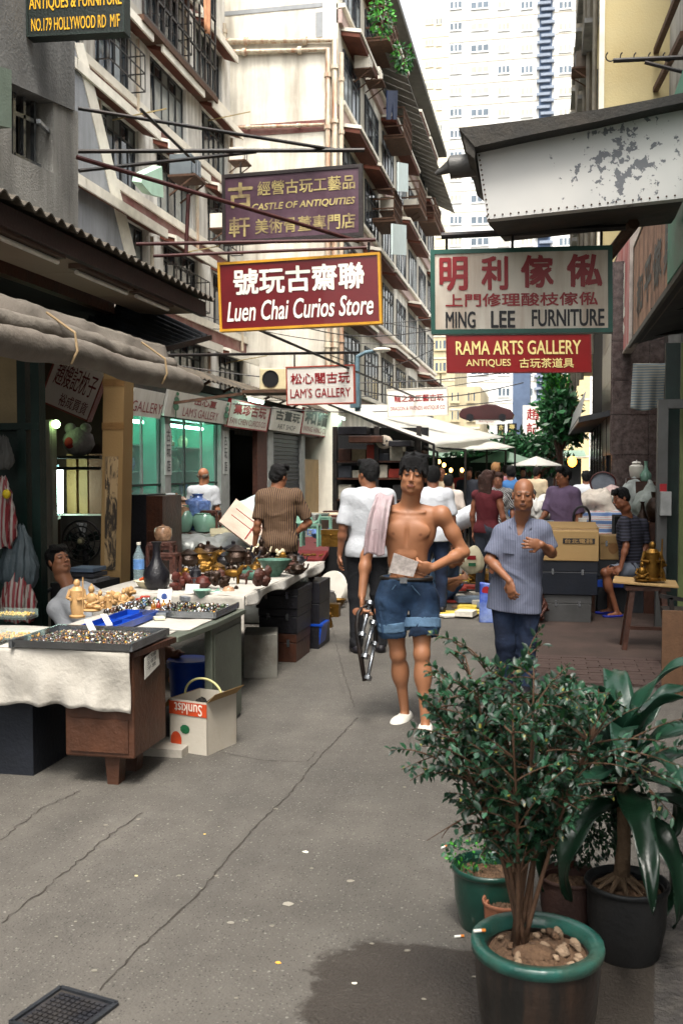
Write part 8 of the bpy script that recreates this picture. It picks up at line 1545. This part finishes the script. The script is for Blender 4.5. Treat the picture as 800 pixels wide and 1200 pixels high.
# lantern and small market lamps
o = build('lantern', MB().ball((0,0,0),(.09,.09,.11),12,8), M('orange_lantern','ffb054',.5,emit=7,ecol='ff9a30'), smooth=True, loc=tuple(at(670,541,21))); tag(o, 'glowing orange lantern among the trees on the right', 'lantern')
for k, (px, py) in enumerate(((520,545),(528,551),(522,558),(514,541),(541,551))): o = build('bulb', MB().ball((0,0,0),(.04,.04,.05),8,6), M('warm_bulb','ffc878',.5,emit=6,ecol='ffb860'), smooth=True, loc=tuple(at(px,py,22))); tag(o, f'small warm bulb glowing under the green tarpaulin, {ordn[k]} from the top left', 'bulb')
o = build('back_screen', MB().box(at(478,540,28).x,at(575,540,28).x,28,28.1,0,at(500,536,28).z), M('dark_green_screen','16241c',.9,.4,2), origin=(-3,28,0)); tag(o, 'dark green screen at the back of the awning stalls', 'screen')
# trees and market greenery
def tree(label, px, Y, h, r, leaf, n, mats, trunk=.07):
    x = at(px,600,Y).x; t = thing('street_tree', label, 'tree', (x,Y,0)); c_ = V((x,Y,h)); mb = MB(); mb.tube([(x,Y,0),(x+.05,Y,h*.4),(x-.04,Y,h*.8),(x,Y,h)], [trunk,trunk*.8,trunk*.6,trunk*.3], 8)
    for _ in range(8): a = random.random()*6.28; mb.tube([(x,Y,h*random.uniform(.5,.8)),(x+math.cos(a)*r[0]*.5,Y+math.sin(a)*r[1]*.5,h*.9),(x+math.cos(a)*r[0]*.85,Y+math.sin(a)*r[1]*.85,h+r[2]*.3)], [trunk*.4,trunk*.25,.01], 6)
    build('trunk', mb, WOODD, t); mb = MB()
    cl_ = [(random.uniform(-1,1)*.7,random.uniform(-1,1)*.7,random.uniform(-.8,.9)) for _ in range(16)]
    for _ in range(n):
        k = random.choice(cl_); p = c_+V((k[0]*r[0]+random.gauss(0,.22)*r[0],k[1]*r[1]+random.gauss(0,.22)*r[1],k[2]*r[2]+random.gauss(0,.2)*r[2])); d2 = (V(np.random.randn(3))+V((0,0,-.2))).normalized(); s_ = V(np.random.randn(3)).cross(d2).normalized(); L_ = leaf*random.uniform(.6,1.2)
        mb.add([p, p+d2*L_*.5+s_*L_*.2, p+d2*L_, p+d2*L_*.5-s_*L_*.2], [(0,1,2,3)], random.randrange(len(mats)))
    build('crown', mb, mats, t, kind='stuff')
GM = [LEAFD, M('mid_leaf','2f6a3c',.5,.4,8,0), M('deep_leaf','14351f',.5,.4,8,0)]
tree('broad leaved street tree with drooping leaves beside the granite shop canopy', 657, 26, 2.9, (.55,.6,.55), .26, 1700, GM)
tree('bright green young tree rising behind the drooping one', 648, 36, 4.1, (.55,.7,1.4), .28, 1400, [LEAFB, GM[1]])
tree('dark bushy tree low behind the market crowd', 622, 29, 1.9, (1.2,.9,.6), .2, 2600, GM); tree('dark tree by the umbrellas left of the old man\'s head', 598, 34, 2.0, (.9,.9,.8), .25, 1600, GM); tree('dark shrub tree under the green tarpaulin', 543, 30, 1.8, (1.2,.8,.7), .25, 1500, GM)
# distant street ends closed by low dark stalls
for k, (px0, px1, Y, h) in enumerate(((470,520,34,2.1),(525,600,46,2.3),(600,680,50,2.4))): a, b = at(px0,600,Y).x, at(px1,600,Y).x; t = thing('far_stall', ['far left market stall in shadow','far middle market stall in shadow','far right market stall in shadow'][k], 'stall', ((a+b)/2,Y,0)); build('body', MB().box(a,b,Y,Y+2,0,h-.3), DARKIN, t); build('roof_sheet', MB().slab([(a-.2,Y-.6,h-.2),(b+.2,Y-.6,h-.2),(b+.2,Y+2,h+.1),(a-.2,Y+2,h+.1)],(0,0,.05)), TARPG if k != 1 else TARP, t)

random.seed(55)
for k, (px, py) in enumerate(((403,722),(407,708),(398,735),(412,695),(409,683),(415,676),(404,672),(418,668),(412,662),(400,664),(420,660),(396,680))):
    kd_ = random.choice(['box','pot','teapot','jar','bell','lion','bowl']); m_ = random.choice(['black','brass','bronze','white','paint','wood','cream']); o = build(KO.get(kd_,kd_), figurine(kd_, random.uniform(.12,.26)), MATN[m_][0], smooth='auto', loc=tuple(onz(px-14,py))); tag(o, uniq(f"{MATN[m_][1]} {KN[kd_]} at the foot of the left stalls, {'close to the pots' if py > 690 else 'beyond the office desk'}"), KN[kd_].split()[-1])
for k, (px, py, Y, w_, h_, c_, n_) in enumerate(((352,632,12.8,.5,.34,'8a8c86','grey machine case on the goods behind the office desk'),(372,628,13.0,.3,.3,'2b3a34','dark green bottle crate behind the office desk'),(392,634,12.6,.34,.3,'3a2c22','brown crate heaped behind the office desk'),(384,618,13.6,.5,.2,'b5a890','pale carton highest behind the office desk'),(408,640,13.6,.4,.4,'4b5058','slate box by the man in white'))):
    p = at(px,py,Y); o = build('storage_box', MB().box(-w_/2,w_/2,-.2,.2,0,h_), M('sbox_'+c_, c_, .6,.25,9,.3), loc=tuple(p), rz=random.uniform(-.3,.3), bevel=.01); tag(o, n_, 'box')
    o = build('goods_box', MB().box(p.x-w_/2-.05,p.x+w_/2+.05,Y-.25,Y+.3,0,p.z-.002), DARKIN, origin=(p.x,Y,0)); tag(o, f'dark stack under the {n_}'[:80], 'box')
# ---------------------------------------------------------------- potted plants in the foreground
SOIL = M('dry_soil','5c4634',.95,.35,14,.9,50); STONE = M('pale_stone','8a7560',.85,.25,10,.5,50); TEALG = M('teal_glaze','1f4f47',.35,.35,9,.25,24,coat=.2,dirt='3f4a3c',damt=.7,dsc=7); DPOT = M('dark_glazed_pot','151413',.35,.4,5,.2,20,coat=.3,dirt='3d2c22',damt=.6,dsc=3,streak=True); BPOT = M('black_plastic_pot','17191b',.5,.3,5,.2,30,dirt='2e2a26',damt=.4); GPOT = M('green_glazed_pot','15382f',.28,.3,4,.1,coat=.3); TCOT = M('terracotta','8a5238',.8,.2,6,.3,dirt='b59a80',damt=.4)
TWIG = M('shrub_twig','4a3424',.8,.3,10,.3,40)
def leafm(name, col, tip, rough=.38):
    m = M(name, col, rough, .35, 7, .1, 30, spec=.5); n = m.node_tree.nodes; L = m.node_tree.links; tr_ = n.new('ShaderNodeBsdfTranslucent'); tr_.inputs[0].default_value = (*lin(tip),1); mx = n.new('ShaderNodeMixShader'); mx.inputs[0].default_value = .18; L.new(n['Principled BSDF'].outputs[0], mx.inputs[1]); L.new(tr_.outputs[0], mx.inputs[2]); L.new(mx.outputs[0], n['Material Output'].inputs[0]); return m
LMY = leafm('shrub_leaf_yellowed','7a7434','a8a040')
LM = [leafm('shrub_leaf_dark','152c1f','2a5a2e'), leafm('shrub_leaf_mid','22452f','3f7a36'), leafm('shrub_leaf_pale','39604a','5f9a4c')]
def pot(name, label, c, R, h, mat, rim, rw=.035, base=.72, n=44, rimh=.03):
    t = thing(name, label, 'plant pot', tuple(c)); r = R-rw
    build('pot_body', MB().lathe([(R*base,.0),(R*base+.004,.012),(R*(base+.16),h*.45),(R*.96-.004,h*.8),(R*.93,h-rimh*1.1),(r-.01,h-rimh*1.1),(r-.012,h-.075)], c, n), mat, t, smooth='auto')
    build('rim', MB().lathe([(R*.93,h-rimh*1.1),(R*.985,h-rimh),(R,h-rimh*.4),(R*.985,h-.002),(R*.95,h),(r,h-.004),(r-.006,h-.03),(r-.008,h-.06)], c, n, caps=False), rim, t, smooth=True)
    mb = MB(); mb.sheet(lambda u, v: (c[0]+(r-.004)*v*math.cos(u*2*math.pi), c[1]+(r-.004)*v*math.sin(u*2*math.pi), h-.045+.028*(1-v)+.008*math.sin(u*19)*v+.007*math.sin(v*31+u*13)), 48, 14); build('soil', mb, SOIL, t, smooth=True)
    return t
random.seed(3); np.random.seed(3)
hA = .34; cA = onz(629,1100,hA); cA = V((cA.x,cA.y,0)); RA = 77.5/F*((cA-CAM+V((0,0,hA))).dot(_f)); pA = pot('glazed_pot', 'large dark pot with a thick teal glazed rim in the bottom foreground', cA, RA, hA, DPOT, TEALG, .036)
for k in range(34):
    a = random.uniform(0,6.28); rr = random.uniform(.02,RA-.055); s_ = random.uniform(.006,.017); mb = MB(); mb.ball((0,0,0),(s_*1.3,s_,s_*.7),7,5,0,None,.18); o = build('stone', mb, STONE if k%3 else SOIL, pA, smooth=False, world=False); o.location = (math.cos(a)*rr, math.sin(a)*rr, hA-.028+s_*.3); o.rotation_euler = (random.random(),random.random(),a)
mb = MB(); mb.ball((cA.x-.01,cA.y-.03,hA-.03),(.06,.05,.025),12,7,0,None,.06); build('soil_lump', mb, SOIL, pA, smooth=True)
mb = MB(); mb.tube([(-.018,0,.006),(.004,0,.006)], .0045, 8, 0); mb.tube([(.004,0,.006),(.016,0,.006)], .0047, 8, 1); o = build('cigarette_end', mb, [M('cig_paper','e8e4da',.7), M('cig_filter','c9782a',.7)], loc=(cA.x-RA*.86,cA.y-.0,hA+.002), rz=.4); tag(o, 'cigarette end resting on the teal rim of the large pot', 'cigarette end')
# branching shrub
sb = thing('potted_shrub', 'bushy small leaved shrub growing from the teal rimmed pot', 'shrub', (cA.x,cA.y,hA))
root = V((cA.x-.045,cA.y-.01,hA-.02)); YSH = cA.y
def leaf(mb, p, d, up, L_, w_, mi):
    s_ = d.cross(up).normalized(); n_ = s_.cross(d).normalized(); f = .18*w_
    mb.add([p, p+d*L_*.28+s_*w_*.42+n_*f, p+d*L_*.62+s_*w_*.45+n_*f, p+d*L_*.98-n_*L_*.08, p+d*L_*.62-s_*w_*.45+n_*f, p+d*L_*.28-s_*w_*.42+n_*f, p+d*L_*.30, p+d*L_*.64], [(0,6,1),(1,6,7,2),(2,7,3),(0,5,6),(6,5,4,7),(7,4,3)], mi)
def bez(a, b, c, t): return a*(1-t)**2+b*2*t*(1-t)+c*t*t
mains = [(530,870,.10),(560,820,-.06),(590,800,.05),(625,795,-.12),(655,830,.10),(690,870,-.02),(600,860,-.2),(560,900,.2),(640,900,.22),(510,830,0),(670,790,.15),(545,770,.1)]
tw_, lf = MB(), MB(); ends = []
for i, (px, py, dy) in enumerate(mains):
    e = at(px,py,YSH+dy); m = root.lerp(e,.45)+V((random.uniform(-.02,.02)+(e.x-root.x)*-.12,random.uniform(-.02,.02),.05)); r0 = root+V((random.uniform(-.02,.02),random.uniform(-.02,.02),0)); pts = [bez(r0,m,e,t/9) for t in range(10)]; tw_.tube(pts, [.008-.0060*t/9 for t in range(10)], 7); ends.append(pts)
build('branch', tw_, TWIG, sb, smooth=True, kind='stuff')
tw2 = MB()
def twig(a, e, nl, L_, lo=.25):
    m = a.lerp(e,.5)+V((random.uniform(-.02,.02),random.uniform(-.02,.02),.02)); pts = [bez(a,m,e,t/6) for t in range(7)]; tw2.tube(pts, [.0028-.0018*t/6 for t in range(7)], 5)
    for j in range(nl):
        t = lo+(1-lo)*(j+random.random()*.6)/nl; t = min(t,1); p = bez(a,m,e,t); ax = (bez(a,m,e,min(1,t+.05))-bez(a,m,e,max(0,t-.05))).normalized(); q = V(np.random.randn(3)); q = (q-ax*q.dot(ax)).normalized(); d = (ax*.55+q*.9+V((0,0,.15))).normalized()
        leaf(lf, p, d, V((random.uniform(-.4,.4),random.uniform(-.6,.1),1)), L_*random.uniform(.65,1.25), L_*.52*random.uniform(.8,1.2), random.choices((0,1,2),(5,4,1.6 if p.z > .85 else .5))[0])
cC = at(600,868,YSH)
for k in range(540):
    pts = random.choice(ends); a = pts[random.randint(3,9)]; d = V(np.random.randn(3)); d.z = abs(d.z)*.6+random.uniform(-.3,.6); e = a+d.normalized()*random.uniform(.05,.19)
    q = ((e.x-cC.x)/.33, (e.y-cC.y)/.30, (e.z-cC.z)/.27)
    if q[0]**2+q[1]**2+q[2]**2 > 1.15: continue
    twig(a, e, random.randint(8,14), .029)
for (ax_, ay_, ex, ey, nl) in ((540,880,470,902,16),(545,860,490,868,14),(540,890,480,915,14),(640,880,705,890,12),(690,880,765,905,12),(720,890,800,925,12),(740,905,790,960,12),(540,820,505,790,12),(560,770,520,748,10),(600,790,640,752,10),(585,810,560,772,12),(640,800,690,842,12),(560,950,500,985,0),(600,960,560,1010,5),(640,930,680,950,10),(700,870,780,870,10),(730,880,800,900,12)):
    a, e = at(ax_,ay_,YSH+random.uniform(-.1,.1)), at(ex,ey,YSH+random.uniform(-.15,.15)); twig(a, e, nl, .027, .2); twig(a.lerp(e,.4), e+V((random.uniform(-.05,.05),.02,random.uniform(-.03,.06))), nl, .026, .2)
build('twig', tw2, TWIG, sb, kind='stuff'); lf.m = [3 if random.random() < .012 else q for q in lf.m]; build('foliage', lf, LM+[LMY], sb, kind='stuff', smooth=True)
# black pot with the broad leaved corn plant
hB = .25; cB = onz(734,1031,hB); cB = V((cB.x,cB.y,0)); RB = 49/F*((cB-CAM+V((0,0,hB))).dot(_f)); pB = pot('plastic_pot', 'black plastic pot holding the broad leaved plant, bottom right', cB, RB, hB, BPOT, BPOT, .012, .75, rimh=.02)
cp = thing('corn_plant', 'broad strap leaved plant with glossy arching dark green leaves in the black pot', 'plant', (cB.x,cB.y,hB)); LB_ = [leafm('strap_leaf','1f3f30','2f6a3a',.28), leafm('strap_leaf_dark','0d2417','1b4a22',.32)]
tb = V((cB.x-.02,cB.y,hB-.03)); tt_ = at(729,930,cB.y); build('stem', MB().tube([tb, tb.lerp(tt_,.5)+V((.008,0,0)), tt_, tt_+V((0,0,.18))], [.030,.022,.020,.012], 12), M('plant_cane','5c4a38',.85,.3,12,.6,40), cp, smooth=True)
mb = MB()
for k in range(9): a = k*.7; mb.tube([tb+V((0,0,.05)), tb+V((math.cos(a)*.04,math.sin(a)*.04,.03)), tb+V((math.cos(a)*.085,math.sin(a)*.085,.0))], [.012,.010,.004], 6)
build('root', mb, M('plant_cane','5c4a38'), cp, kind='stuff')
def strap(z, a, el, L_, w_, droop, mi, tw=0.):
    mb = MB(); nu, nv = 6, 22; base = tt_+V((0,0,z)); P = []; p = V(base); th = el
    for j in range(nv+1): P.append((V(p), th)); p = p+V((math.cos(a)*math.cos(th), math.sin(a)*math.cos(th), math.sin(th)))*L_/nv; th -= droop/nv*(.4+1.4*j/nv); 
    def fn(u, v):
        j = min(int(round(v*nv)), nv); q, t = P[j]; w = w_*(.35+.65*min(1,v*3.2)**.8)*(max(0.0,1-v)**.55 if v > .0 else 1); x = (u-.5)*2; s_ = V((-math.sin(a),math.cos(a),0)); n_ = V((-math.sin(t)*math.cos(a),-math.sin(t)*math.sin(a),math.cos(t))); aa = tw*v; s2 = s_*math.cos(aa)+n_*math.sin(aa); n2 = n_*math.cos(aa)-s_*math.sin(aa)
        return q+s2*w*x+n2*(abs(x)*w*.32+.010*math.sin(v*17+x*2)*abs(x))
    mb.sheet(fn, nu, nv, .0012); build('leaf', mb, LB_[mi], cp, smooth=True)
D = math.radians
for k in range(27):
    t = k/26; a = k*D(137.5)+.6; strap(-.05+.21*t, a, D(-25+98*t**.8), random.uniform(.46,.60)*(1-.15*t), random.uniform(.056,.068), D(random.uniform(85,150)*(1-.25*t)), 0 if t > .35 else 1, random.uniform(-.3,.3))
# green glazed pot with a small herb, small terracotta pot, shadowed pot between
hC = .22; cC2 = onz(573,1012,hC); cC2 = V((cC2.x,cC2.y,0)); pC = pot('green_pot', 'dark green glazed pot half hidden behind the teal rimmed one', cC2, .135, hC, GPOT, GPOT, .014, .74, rimh=.02)
bush('herb_plant', 'low light green herb growing at the left side of the dark green pot', V((cC2.x-.07,cC2.y,hC+.03)), (.10,.08,.06), 240, .022, [LEAFB, LM[2], LM[1]], stems=False, flat=.6)
cD = onz(590,1058,.16); cD = V((cD.x,cD.y+.03,0)); pot('terracotta_pot', 'small terracotta pot squeezed behind the teal rimmed pot', cD, .075, .16, TCOT, TCOT, .008, .7, rimh=.015)
cE = onz(668,1040,.2); cE = V((cE.x,cE.y+.12,0)); pot('terracotta_pot', 'shadowed brown pot between the teal rimmed pot and the black one', cE, .11, .20, M('brown_pot','3a2620',.7,.3,5), M('brown_pot','3a2620'), .01, .75, rimh=.015)
bush('dark_shrub', 'dense dark shrub filling the shade behind the foreground pots', V((cE.x,cE.y+.10,.52)), (.27,.2,.33), 3200, .030, [LM[0], LM[0], LM[1]], flat=.5)
# rough kerb side patch at the far right
mb = MB(); mb.add([(gp(700,1230).x+.1,gp(760,1199).y-.6,.004),(2.2,gp(760,1199).y-.6,.004),(2.2,5.4,.004),(gp(712,905).x+.25,5.4,.004)], [(0,1,2,3)]); build('gutter', mb, M('rough_dark_tarmac','3b3836',.9,.4,16,1.0,45,dirt='6f6a62',damt=.35,dsc=14), kind='structure')
for k in range(6):
    pass
